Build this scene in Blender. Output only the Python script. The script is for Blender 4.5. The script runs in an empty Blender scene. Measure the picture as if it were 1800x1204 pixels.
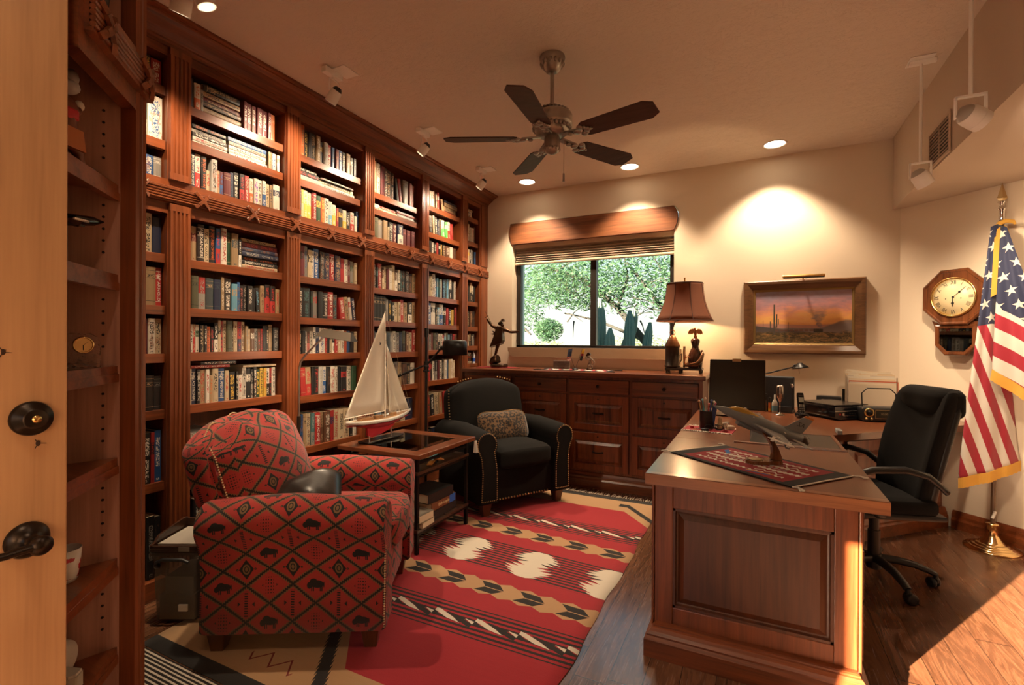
import bpy, bmesh, math, random, re
from mathutils import Vector, Matrix, Euler
from mathutils.geometry import tessellate_polygon
PI = math.pi
SC = bpy.context.scene
COL = SC.collection
R = math.radians

# ------------------------------------------------------------------ camera
cam_d = bpy.data.cameras.new('camera')
cam = bpy.data.objects.new('camera', cam_d); COL.objects.link(cam)
cam_d.sensor_width = 36.0
cam_d.lens = 858.6 / 1800 * 36.0
cam_d.clip_start = 0.02
_y, _p, _r = R(26.37), R(-0.138), R(0.279)
_F = Vector((-math.sin(_y), math.cos(_y), 0)); _R = Vector((math.cos(_y), math.sin(_y), 0)); _U = Vector((0, 0, 1))
_F2 = _F*math.cos(_p) + _U*math.sin(_p); _U2 = _U*math.cos(_p) - _F*math.sin(_p)
_R3 = _R*math.cos(_r) + _U2*math.sin(_r); _U3 = _U2*math.cos(_r) - _R*math.sin(_r)
m4 = Matrix((_R3, _U3, -_F2)).transposed().to_4x4()
m4.translation = (0, 0, 1.30)
cam.matrix_world = m4
SC.camera = cam

# ------------------------------------------------------------------ view, sky, sun
SC.view_settings.view_transform = 'Standard'
SC.view_settings.look = 'None'
SC.view_settings.gamma = 1.0
SC.view_settings.exposure = 0.12
SC.cycles.max_bounces = 8
SC.cycles.diffuse_bounces = 4
SC.cycles.glossy_bounces = 4
SC.cycles.transparent_max_bounces = 12
SC.cycles.sample_clamp_indirect = 6.0
SC.cycles.use_denoising = True

wd = bpy.data.worlds.new('sky'); SC.world = wd
wd.use_nodes = True
_n = wd.node_tree.nodes; _l = wd.node_tree.links
_bg = _n['Background']
_tc = _n.new('ShaderNodeTexCoord'); _sx = _n.new('ShaderNodeSeparateXYZ'); _cr = _n.new('ShaderNodeValToRGB')
_l.new(_tc.outputs['Generated'], _sx.inputs[0]); _l.new(_sx.outputs['Z'], _cr.inputs[0]); _l.new(_cr.outputs[0], _bg.inputs[0])
_cr.color_ramp.elements[0].position = 0.02; _cr.color_ramp.elements[0].color = (1.0, 0.90, 0.78, 1)
_cr.color_ramp.elements[1].position = 0.40; _cr.color_ramp.elements[1].color = (0.30, 0.70, 0.95, 1)
_bg.inputs[1].default_value = 1.45

def lamp(name, kind, loc, energy, color, **kw):
    d = bpy.data.lights.new(name, kind); d.energy = energy; d.color = color
    for k, v in kw.items():
        if k not in ('aim', 'parent'): setattr(d, k, v)
    o = bpy.data.objects.new(name, d); COL.objects.link(o)
    o.location = loc
    if 'aim' in kw:
        o.rotation_euler = (Vector(kw['aim']) - Vector(loc)).to_track_quat('-Z', 'Y').to_euler()
    if kw.get('parent'):
        o.parent = kw['parent']; o.matrix_parent_inverse = kw['parent'].matrix_world.inverted()
    return o
SUN_DIR = Vector((0.527*math.cos(R(16)), 0.85*math.cos(R(16)), -math.sin(R(16))))
_s = lamp('sun', 'SUN', (-6, -9, 6), 95.0, (1.0, 0.74, 0.50), angle=R(0.6))
_s.rotation_euler = SUN_DIR.to_track_quat('-Z', 'Y').to_euler()
WARM = (1.0, 0.75, 0.50)

# ------------------------------------------------------------------ mesh helper
class MB:
    def __init__(s):
        s.v = []; s.f = []; s.mi = []; s.sm = []; s.uv = []; s.T = Matrix(); s.cur = 0
    def add(s, vs, fs, mi=None, smooth=False, uvs=None):
        n = len(s.v); mi = s.cur if mi is None else mi
        s.v += [s.T @ Vector(p) for p in vs]
        for i, f in enumerate(fs):
            s.f.append([n + k for k in f]); s.mi.append(mi); s.sm.append(smooth)
            s.uv.append(uvs[i] if uvs else None)
        return s
    def box(s, x0, y0, z0, x1, y1, z1, mi=None):
        if x0 > x1: x0, x1 = x1, x0
        if y0 > y1: y0, y1 = y1, y0
        if z0 > z1: z0, z1 = z1, z0
        v = [(x, y, z) for z in (z0, z1) for y in (y0, y1) for x in (x0, x1)]
        f = [(0, 2, 3, 1), (4, 5, 7, 6), (0, 1, 5, 4), (2, 6, 7, 3), (0, 4, 6, 2), (1, 3, 7, 5)]
        return s.add(v, f, mi)
    def bar(s, a, b, w, h, mi=None):
        a = Vector(a); b = Vector(b); d = (b - a)
        up = Vector((0, 0, 1)) if abs(d.normalized().z) < .95 else Vector((0, 1, 0))
        x = d.cross(up).normalized()*w/2; y = x.cross(d).normalized()*h/2
        v = [a-x-y, a+x-y, a+x+y, a-x+y, b-x-y, b+x-y, b+x+y, b-x+y]
        return s.add(v, [(0, 3, 2, 1), (4, 5, 6, 7), (0, 1, 5, 4), (1, 2, 6, 5), (2, 3, 7, 6), (3, 0, 4, 7)][::1], mi)
    def tube(s, pts, r, n=8, mi=None, smooth=True, caps=True, flat=None):
        pts = [Vector(p) for p in pts]; m = len(pts)
        rr = r if isinstance(r, (list, tuple)) else [r]*m
        vs = []; ref = None
        for i, p in enumerate(pts):
            t = (pts[min(i+1, m-1)] - pts[max(i-1, 0)]).normalized()
            if ref is None:
                ref = Vector((0, 0, 1)) if abs(t.z) < .9 else Vector((1, 0, 0))
            a = t.cross(ref)
            if a.length < 1e-4: a = t.cross(Vector((0.3, 1, 0.2)))
            a.normalize(); b = a.cross(t).normalized(); ref = b
            fl = flat or 1.0
            vs += [p + a*(rr[i]*math.cos(2*PI*k/n)) + b*(rr[i]*fl*math.sin(2*PI*k/n)) for k in range(n)]
        fs = [(i*n+k, i*n+(k+1) % n, (i+1)*n+(k+1) % n, (i+1)*n+k) for i in range(m-1) for k in range(n)]
        s.add(vs, fs, mi, smooth)
        if caps:
            s.add(vs[:n], [list(range(n))[::-1]], mi); s.add(vs[-n:], [list(range(n))], mi)
        return s
    def cyl(s, a, b, r0, r1=None, n=20, mi=None, smooth=True):
        return s.tube([a, b], [r0, r0 if r1 is None else r1], n, mi, smooth)
    def lathe(s, prof, n=24, c=(0, 0, 0), mi=None, smooth=True, axis='z'):
        vs = []
        for r, z in prof:
            for k in range(n):
                a = 2*PI*k/n
                p = (r*math.cos(a), r*math.sin(a), z)
                if axis == 'x': p = (p[2], p[0], p[1])
                if axis == 'y': p = (p[1], p[2], p[0])
                vs.append((p[0]+c[0], p[1]+c[1], p[2]+c[2]))
        m = len(prof)
        fs = [(i*n+k, i*n+(k+1) % n, (i+1)*n+(k+1) % n, (i+1)*n+k) for i in range(m-1) for k in range(n)]
        s.add(vs, fs, mi, smooth)
        if prof[0][0] > 1e-5: s.add(vs[:n], [list(range(n))[::-1]], mi)
        if prof[-1][0] > 1e-5: s.add(vs[-n:], [list(range(n))], mi)
        return s
    def ball(s, c, r, nu=12, nv=8, mi=None):
        if not isinstance(r, (list, tuple)): r = (r, r, r)
        vs = []; 
        for j in range(nv+1):
            t = PI*j/nv
            for k in range(nu):
                a = 2*PI*k/nu
                vs.append((c[0]+r[0]*math.sin(t)*math.cos(a), c[1]+r[1]*math.sin(t)*math.sin(a), c[2]-r[2]*math.cos(t)))
        fs = [(j*nu+k, j*nu+(k+1) % nu, (j+1)*nu+(k+1) % nu, (j+1)*nu+k) for j in range(nv) for k in range(nu)]
        return s.add(vs, fs, mi, True)
    def prism(s, poly, a, b, axis='z', mi=None, smooth=False):
        """extrude a 2D polygon (list) from a to b along axis; poly axes are the two others in xyz order"""
        def P(p, h):
            if axis == 'z': return (p[0], p[1], h)
            if axis == 'y': return (p[0], h, p[1])
            return (h, p[0], p[1])
        n = len(poly)
        ar = sum(poly[i][0]*poly[(i+1) % n][1] - poly[(i+1) % n][0]*poly[i][1] for i in range(n))
        pl = list(poly)
        if (ar < 0) != (axis == 'y'): pl = pl[::-1]
        if a > b: a, b = b, a
        lo = [P(p, a) for p in pl]; hi = [P(p, b) for p in pl]
        fs = [(i, (i+1) % n, n+(i+1) % n, n+i) for i in range(n)]
        s.add(lo+hi, fs, mi, smooth)
        tri = tessellate_polygon([[Vector((p[0], p[1], 0)) for p in pl]])
        ref = 1 if axis != 'y' else -1
        for t in tri:
            q = [pl[k] for k in t]
            sg = (q[1][0]-q[0][0])*(q[2][1]-q[0][1]) - (q[2][0]-q[0][0])*(q[1][1]-q[0][1])
            t = t if sg*ref > 0 else t[::-1]
            s.add(hi, [t], mi); s.add(lo, [t[::-1]], mi)
        return s
    def loft(s, rings, mi=None, smooth=True, closed=True, caps=True, uvu=None, v0=0.0):
        """rings: list of equal-length point lists; uv = (running length between rings, arc length round the ring)"""
        m = len(rings); n = len(rings[0])
        vs = [p for r in rings for p in r]
        arc = [0.0]
        for k in range(n): arc.append(arc[-1] + (Vector(rings[0][(k+1) % n]) - Vector(rings[0][k])).length)
        run = [0.0]
        for i in range(m-1): run.append(run[-1] + (Vector(rings[i+1][0]) - Vector(rings[i][0])).length)
        if uvu: run = uvu
        fs = []; uvs = []
        for i in range(m-1):
            for k in range(n if closed else n-1):
                fs.append((i*n+k, i*n+(k+1) % n, (i+1)*n+(k+1) % n, (i+1)*n+k))
                uvs.append([(run[i], v0+arc[k]), (run[i], v0+arc[k+1]), (run[i+1], v0+arc[k+1]), (run[i+1], v0+arc[k])])
        s.add(vs, fs, mi, smooth, uvs)
        if caps:
            for ring, rev in ((rings[0], True), (rings[-1], False)):
                c = sum((Vector(p) for p in ring), Vector())/n
                ax = (Vector(ring[0])-c).normalized(); nn = Vector()
                for k in range(n): nn += (Vector(ring[k])-c).cross(Vector(ring[(k+1) % n])-c)
                nn.normalize()
                ux = Vector((0, 0, 1)).cross(nn)
                ux = ux.normalized() if ux.length > .1 else Vector((1, 0, 0))
                uy = nn.cross(ux)
                uvp = [((Vector(p)-c).dot(ux), (Vector(p)).dot(uy)) for p in ring]
                idx = list(range(n))
                if rev: idx = idx[::-1]
                s.add(ring, [idx], mi, False, [[uvp[k] for k in idx]])
        return s
    def rbox(s, c, h, r, n=10, fn=None, mi=None, uvo=(0, 0), uvs=1.0):
        """rounded, subdivided box: centre c, half sizes h, edge radius r, optional warp fn(local point)->point"""
        hx = Vector(h)
        for ax in range(3):
            for sg in (-1, 1):
                u, w = [(1, 2), (2, 0), (0, 1)][ax]
                vs = []; uv = []
                for j in range(n+1):
                    for i in range(n+1):
                        q = [0, 0, 0]
                        q[ax] = sg*hx[ax]; q[u] = (2*i/n-1)*hx[u]; q[w] = (2*j/n-1)*hx[w]
                        q = Vector(q)
                        inn = Vector([max(-(hx[k]-r), min(hx[k]-r, q[k])) for k in range(3)])
                        d = q-inn
                        p = inn + (d.normalized()*r if d.length > 1e-6 else d)
                        if ax == 2: uv.append((q[0]*uvs+uvo[0], q[1]*uvs+uvo[1]))
                        elif ax == 1: uv.append((q[0]*uvs+uvo[0], q[2]*uvs+uvo[1]))
                        else: uv.append((q[1]*uvs+uvo[0], q[2]*uvs+uvo[1]))
                        if fn: p = fn(p)
                        vs.append((p[0]+c[0], p[1]+c[1], p[2]+c[2]))
                fs = []; fu = []
                for j in range(n):
                    for i in range(n):
                        k = (j*(n+1)+i, j*(n+1)+i+1, (j+1)*(n+1)+i+1, (j+1)*(n+1)+i)
                        if sg < 0: k = k[::-1]
                        fs.append(k); fu.append([uv[t] for t in k])
                s.add(vs, fs, mi, True, fu)
        return s
    def text(s, body, size, mi=None, depth=0.0008, width=None, font_sx=1.0):
        """adds lettering in the local XY plane, centred on the origin, facing +Z"""
        cu = bpy.data.curves.new('t', 'FONT'); cu.body = body; cu.size = size
        cu.align_x = 'CENTER'; cu.align_y = 'CENTER'; cu.extrude = depth; cu.resolution_u = 2
        o = bpy.data.objects.new('t', cu); COL.objects.link(o)
        bpy.context.view_layer.update()
        dg = bpy.context.evaluated_depsgraph_get()
        me = o.evaluated_get(dg).to_mesh()
        sx = font_sx
        if width:
            xs = [v.co.x for v in me.vertices]; w = max(xs)-min(xs); sx = width/w if w > 0 else 1
        s.add([(v.co.x*sx, v.co.y, v.co.z) for v in me.vertices], [tuple(p.vertices) for p in me.polygons], mi)
        o.evaluated_get(dg).to_mesh_clear()
        bpy.data.objects.remove(o); bpy.data.curves.remove(cu)
        return s
    def build(s, name, mats, parent=None, bevel=0.0, seg=2, sub=0, world=False, solid=0.0, merge=False):
        me = bpy.data.meshes.new(name)
        off = Vector()
        if world and parent:
            q = parent
            while q: off += Vector(q.location); q = q.parent
        me.from_pydata([tuple(v-off) for v in s.v], [], s.f)
        if not isinstance(mats, (list, tuple)): mats = [mats]
        for m in mats: me.materials.append(m)
        me.polygons.foreach_set('material_index', s.mi)
        me.polygons.foreach_set('use_smooth', s.sm)
        if any(u for u in s.uv):
            ul = me.uv_layers.new(name='UVMap')
            k = 0
            for i, f in enumerate(s.f):
                u = s.uv[i]
                for j in range(len(f)):
                    ul.data[k].uv = u[j] if u else (-50.0, -50.0); k += 1
        me.validate()
        if merge:
            bm = bmesh.new(); bm.from_mesh(me); bmesh.ops.remove_doubles(bm, verts=bm.verts, dist=1e-5); bm.to_mesh(me); bm.free()
        me.update()
        o = bpy.data.objects.new(name, me); COL.objects.link(o)
        if parent: o.parent = parent
        if bevel:
            b = o.modifiers.new('bevel', 'BEVEL'); b.width = bevel; b.segments = seg; b.limit_method = 'ANGLE'; b.angle_limit = R(40)
        if solid:
            b = o.modifiers.new('thick', 'SOLIDIFY'); b.thickness = solid; b.offset = 0
        if sub:
            b = o.modifiers.new('sub', 'SUBSURF'); b.levels = sub; b.render_levels = sub
        return o

def thing(name, label, cat, loc=(0, 0, 0), rz=0.0, group=None):
    o = bpy.data.objects.new(name, None); COL.objects.link(o)
    o.location = loc; o.rotation_euler = (0, 0, rz); o.empty_display_size = 0.05
    return tag(o, label, cat, group)
def tag(o, label, cat, group=None):
    o['label'] = label; o['category'] = cat
    if group: o['group'] = group
    return o
def struct(o):
    o['kind'] = 'structure'; return o
def move(o, loc, rz=0.0):
    o.location = loc; o.rotation_euler = (0, 0, rz); return o
def skin(name, pts, edges, radii, mat, parent=None, sub=1):
    bm = bmesh.new(); lay = bm.verts.layers.skin.verify()
    vv = [bm.verts.new(p) for p in pts]
    for i, j in edges: bm.edges.new((vv[i], vv[j]))
    for i, r in enumerate(radii):
        vv[i][lay].radius = r if isinstance(r, tuple) else (r, r)
        vv[i][lay].use_root = (i == 0)
    me = bpy.data.meshes.new(name); bm.to_mesh(me); bm.free(); me.materials.append(mat)
    o = bpy.data.objects.new(name, me); COL.objects.link(o)
    md = o.modifiers.new('skin', 'SKIN'); md.use_smooth_shade = True
    md2 = o.modifiers.new('sub', 'SUBSURF'); md2.levels = sub; md2.render_levels = sub
    if parent: o.parent = parent
    return o
# ------------------------------------------------------------------ materials
class NT:
    """tiny expression layer over shader nodes"""
    def __init__(s, name):
        s.m = bpy.data.materials.new(name); s.m.use_nodes = True
        s.n = s.m.node_tree.nodes; s.l = s.m.node_tree.links
        s.b = s.n['Principled BSDF']
    def math(s, op, a, b=None, c=None):
        nd = s.n.new('ShaderNodeMath'); nd.operation = op
        for i, x in enumerate((a, b, c)):
            if x is None: continue
            if isinstance(x, V): s.l.new(x.o, nd.inputs[i])
            else: nd.inputs[i].default_value = x
        return V(s, nd.outputs[0])
    def coord(s, kind='Object', scale=(1, 1, 1), rot=(0, 0, 0), loc=(0, 0, 0)):
        tc = s.n.new('ShaderNodeTexCoord'); mp = s.n.new('ShaderNodeMapping')
        s.l.new(tc.outputs[kind], mp.inputs[0])
        mp.inputs['Scale'].default_value = scale; mp.inputs['Rotation'].default_value = rot; mp.inputs['Location'].default_value = loc
        return mp.outputs[0]
    def xyz(s, vec):
        sx = s.n.new('ShaderNodeSeparateXYZ'); s.l.new(vec, sx.inputs[0])
        return [V(s, sx.outputs[i]) for i in range(3)]
    def comb(s, x, y, z=0.0):
        cx = s.n.new('ShaderNodeCombineXYZ')
        for i, a in enumerate((x, y, z)):
            if isinstance(a, V): s.l.new(a.o, cx.inputs[i])
            else: cx.inputs[i].default_value = a
        return cx.outputs[0]
    def noise(s, vec, scale=5.0, detail=3.0, rough=0.55, out=0, dist=0.0):
        nd = s.n.new('ShaderNodeTexNoise')
        if vec is not None: s.l.new(vec, nd.inputs['Vector'])
        nd.inputs['Scale'].default_value = scale; nd.inputs['Detail'].default_value = detail
        nd.inputs['Roughness'].default_value = rough; nd.inputs['Distortion'].default_value = dist
        return V(s, nd.outputs[out])
    def vor(s, vec, scale, feature='F1'):
        nd = s.n.new('ShaderNodeTexVoronoi'); nd.feature = feature
        s.l.new(vec, nd.inputs['Vector']); nd.inputs['Scale'].default_value = scale
        return V(s, nd.outputs['Distance']), nd.outputs['Color']
    def ramp(s, f, stops, interp='LINEAR'):
        nd = s.n.new('ShaderNodeValToRGB'); s.l.new(f.o, nd.inputs[0]); cr = nd.color_ramp; cr.interpolation = interp
        while len(cr.elements) < len(stops): cr.elements.new(0.5)
        for e, (p, c) in zip(cr.elements, stops): e.position = p; e.color = (*c, 1)
        return nd.outputs[0]
    def mix(s, f, a, b, mode='MIX'):
        nd = s.n.new('ShaderNodeMix'); nd.data_type = 'RGBA'; nd.blend_type = mode
        def put(x, i):
            if isinstance(x, V): s.l.new(x.o, nd.inputs[i])
            elif hasattr(x, 'is_output'): s.l.new(x, nd.inputs[i])
            elif isinstance(x, (tuple, list)): nd.inputs[i].default_value = (*x[:3], 1)
            else: nd.inputs[i].default_value = x
        put(f, 0); put(a, 6); put(b, 7)
        return nd.outputs[2]
    def attr(s, name, typ='GEOMETRY'):
        nd = s.n.new('ShaderNodeAttribute'); nd.attribute_name = name; nd.attribute_type = typ
        return nd
    def rnd(s):
        nd = s.n.new('ShaderNodeObjectInfo'); return V(s, nd.outputs['Random'])
    def set(s, **kw):
        names = dict(color='Base Color', rough='Roughness', metal='Metallic', spec='Specular IOR Level', coat='Coat Weight',
                     coatr='Coat Roughness', emit='Emission Color', emits='Emission Strength', sheen='Sheen Weight', trans='Transmission Weight',
                     alpha='Alpha', ior='IOR', aniso='Anisotropic')
        for k, v in kw.items():
            i = s.b.inputs[names[k]]
            if isinstance(v, V): s.l.new(v.o, i)
            elif hasattr(v, 'is_output'): s.l.new(v, i)
            elif isinstance(v, (tuple, list)): i.default_value = (*v[:3], 1)
            else: i.default_value = v
        return s
    def bump(s, h, strength=0.3, dist=0.01):
        nd = s.n.new('ShaderNodeBump'); nd.inputs['Strength'].default_value = strength; nd.inputs['Distance'].default_value = dist
        s.l.new(h.o, nd.inputs['Height']); s.l.new(nd.outputs[0], s.b.inputs['Normal'])
        return s
class V:
    def __init__(s, nt, o): s.t = nt; s.o = o
    def __add__(s, b): return s.t.math('ADD', s, b)
    __radd__ = __add__
    def __sub__(s, b): return s.t.math('SUBTRACT', s, b)
    def __rsub__(s, b): return s.t.math('SUBTRACT', b, s)
    def __mul__(s, b): return s.t.math('MULTIPLY', s, b)
    __rmul__ = __mul__
    def __neg__(s): return s.t.math("MULTIPLY", s, -1.0)
    def __truediv__(s, b): return s.t.math('DIVIDE', s, b)
    def lt(s, b): return s.t.math('LESS_THAN', s, b)
    def gt(s, b): return s.t.math('GREATER_THAN', s, b)
    def floor(s): return s.t.math('FLOOR', s)
    def frac(s): return s.t.math('FRACT', s)
    def abs(s): return s.t.math('ABSOLUTE', s)
    def mod(s, b): return s.t.math('FLOORED_MODULO', s, b)
    def max(s, b): return s.t.math('MAXIMUM', s, b)
    def min(s, b): return s.t.math('MINIMUM', s, b)
    def sin(s): return s.t.math('SINE', s)
    def cos(s): return s.t.math('COSINE', s)
    def pow(s, b): return s.t.math('POWER', s, b)
    def clamp(s): return s.max(0.0).min(1.0)
    def between(s, a, b): return s.gt(a) * s.lt(b)

def plain(name, color, rough=0.5, metal=0.0, bump=0.0, bscale=200.0, **kw):
    t = NT(name).set(color=color, rough=rough, metal=metal, **kw)
    if bump:
        t.bump(t.noise(t.coord(), bscale, 2), bump, 0.002)
    return t.m
def wood(name, dark, light, axis='z', rough=0.34, fine=1.0, coat=0.25, vary=0.25, ribbon=0.0, grain=1.0):
    t = NT(name)
    st = {'x': (0.9, 14, 14), 'y': (14, 0.9, 14), 'z': (14, 14, 0.9)}[axis]
    c = t.coord('Object', tuple(k*fine for k in st))
    a = t.noise(c, 1.6, 5, .6, dist=.6)
    st2 = {'x': (6, 160, 160), 'y': (160, 6, 160), 'z': (160, 160, 6)}[axis]
    b = t.noise(t.coord('Object', st2), 1.0, 2, .5)
    f = (a*0.72 + b*0.28 - .5)*grain + .5
    if ribbon: f = f + (t.noise(t.coord('Object', tuple(k*2.2 for k in st)), 1.0, 1, .4)-.5)*ribbon
    f = f + (t.rnd()-.5)*vary*.4
    col = t.ramp(f, [(.28, dark), (.5, tuple((d*.45+l*.55) for d, l in zip(dark, light))), (.74, light)])
    t.set(color=col, rough=t.noise(c, 3, 2)*.16+(rough-.08), coat=coat, coatr=.18)
    if grain > .8: t.bump(b, .08, .001)
    return t.m
MAH_D, MAH_L = (.052, .0125, .004), (.27, .070, .020)
W_Z = wood('mahogany_upright', MAH_D, MAH_L, 'z')
W_Y = wood('mahogany_along_shelf', MAH_D, MAH_L, 'y')
W_X = wood('mahogany_along_counter', MAH_D, MAH_L, 'x')
W_RIB = wood('ribbon_mahogany_panel', (.05, .013, .005), (.26, .075, .026), 'z', ribbon=.5)
def polished(name, a, b, axis):
    t = NT(name); st = {'x': (.8, 9, 9), 'y': (9, .8, 9)}[axis]
    n = t.noise(t.coord('Object', st), 1.5, 3, .5); f = t.noise(t.coord('Object', tuple(k*9 for k in st)), 1.5, 1)
    t.set(color=t.mix((n*.75+f*.25-.2)*1.5, a, b), rough=.30, coat=.5, coatr=.16); return t.m
W_TOP = polished('polished_mahogany_top', (.085, .022, .008), (.19, .054, .018), 'x')
W_TOPY = polished('polished_mahogany_desk', (.115, .034, .013), (.205, .066, .026), 'y')
W_ALDER = wood('knotty_alder', (.36, .19, .09), (.56, .33, .165), 'z', rough=.42, fine=.55, coat=.1, vary=0)
W_RUST = wood('rough_sawn_beam', (.075, .022, .007), (.30, .105, .035), 'x', rough=.55, coat=0)
W_DARK = wood('dark_walnut', (.018, .007, .004), (.07, .026, .012), 'x', rough=.3)
W_PALEBACK = wood('peg_panel_mahogany', (.19, .085, .058), (.40, .20, .135), 'z', rough=.45, coat=.05)
BLACK = plain('black_plastic', (.012, .012, .013), .42)
BLACKM = plain('black_metal', (.014, .013, .013), .38, .6)
BLACKG = plain('gloss_black', (.006, .006, .007), .12)
WHITEP = plain('white_enamel', (.90, .88, .84), .35)
BRASS = plain('brass', (.78, .52, .20), .25, 1.0)
GOLDP = plain('polished_gold', (.85, .62, .30), .14, 1.0)
CHROME = plain('chrome', (.75, .74, .72), .12, 1.0)
STEEL = plain('brushed_pewter', (.42, .38, .34), .34, 1.0)
ANTIQ = plain('antique_pewter', (.37, .345, .315), .36, 1.0, bump=.3, bscale=120)
BRONZE = plain('dark_bronze', (.075, .040, .022), .30, .9, bump=.25, bscale=60)
ORB = plain('oil_rubbed_bronze', (.035, .026, .021), .33, .85)
PAPER = plain('page_block', (.66, .54, .38), .8, bump=.3, bscale=400)
WHITE = plain('white_paper', (.78, .74, .66), .7)
PEWCAN = plain('pewter_cup', (.50, .46, .42), .25, 1.0)
RED = plain('red_paint', (.42, .012, .022), .3)
def emis(name, col, st):
    t = NT(name).set(color=(0, 0, 0), emit=col, emits=st); return t.m
LAMP_ON = emis('lit_bulb', (1.0, .80, .55), 14.0)
def glass(name, tint=(1, 1, 1), gl=.08, rough=.0, mixv=None):
    t = NT(name); t.n.remove(t.b)
    tr = t.n.new('ShaderNodeBsdfTransparent'); tr.inputs[0].default_value = (*tint, 1)
    g = t.n.new('ShaderNodeBsdfGlossy'); g.inputs['Roughness'].default_value = rough; g.inputs['Color'].default_value = (.9, .95, .95, 1)
    lw = t.n.new('ShaderNodeFresnel'); lw.inputs['IOR'].default_value = 1.5
    mx = t.n.new('ShaderNodeMixShader')
    f = V(t, lw.outputs[0]) + (gl - .04) if mixv is None else None
    if f is not None: t.l.new(f.o, mx.inputs[0])
    else: mx.inputs[0].default_value = mixv
    t.l.new(tr.outputs[0], mx.inputs[1]); t.l.new(g.outputs[0], mx.inputs[2])
    t.l.new(mx.outputs[0], t.n['Material Output'].inputs[0])
    return t.m
GLASS = glass('window_glass', (.93, .99, .98), .05)
GLASST = glass('bevelled_table_glass', (.62, .72, .70), .10)
CLEARP = glass('clear_plastic', (.72, .70, .66), .10, .15)

def plaster(name, col, bump=.35, scale=7.0):
    t = NT(name)
    c = t.coord('Object')
    n1 = t.noise(c, scale, 6, .6, dist=1.2); n2 = t.noise(c, 1.3, 2)
    rd = t.noise(t.coord('Object', (1, 2.2, 1.5)), scale*2.2, 3, .5, dist=2.5)
    ridge = (rd-.5).abs()
    sk = (0.025-ridge).max(0.0)*12
    t.set(color=t.mix(n2*.35, col, tuple(k*.92 for k in col)), rough=.85)
    t.bump(n1 + sk*.5, bump, .006)
    return t.m
WALL = plaster('cream_plaster', (.72, .61, .47), .18)
CEIL = plaster('tan_ceiling_plaster', (.72, .63, .54), .95, 5.0)
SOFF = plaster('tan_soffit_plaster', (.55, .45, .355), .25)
STONE = plaster('tan_travertine', (.30, .19, .11), .25, 12)

def floor_mat():
    t = NT('oak_plank_floor')
    a = 45
    x, y, z = t.xyz(t.coord('Object'))
    pw = 0.125
    row = (x/pw).floor()
    off = (row*12.9898).sin()*43758.5
    off = off.frac()
    ly = y/1.4 + off
    pl = ly.floor()
    rn = ((row*7.13 + pl*3.71).sin()*9731.7).frac()
    ex = (x/pw).frac(); ey = ly.frac()
    seam = ex.lt(.02).max(ey.lt(.003))
    vec = t.comb(x*9.0 + rn*31.0, y*0.9 + rn*17.0, 0.0)
    g = t.noise(vec, 1.6, 5, .6, dist=1.6)
    rings = ((g*34.0).sin()*.5+.5)
    f = t.noise(t.comb(x*120.0, y*5.0), 1.0, 2)
    v = g*.45 + rings*.22 + f*.18 + rn*.22
    col = t.ramp(v, [(.2, (.040, .016, .008)), (.5, (.110, .047, .023)), (.85, (.20, .090, .045))])
    col = t.mix(seam, col, (.012, .006, .004))
    t.set(color=col, rough=f*.12+.20, coat=.35, coatr=.12)
    t.bump(f*.5+seam*-1.0, .12, .002)
    return t.m
FLOOR = floor_mat()

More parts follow.
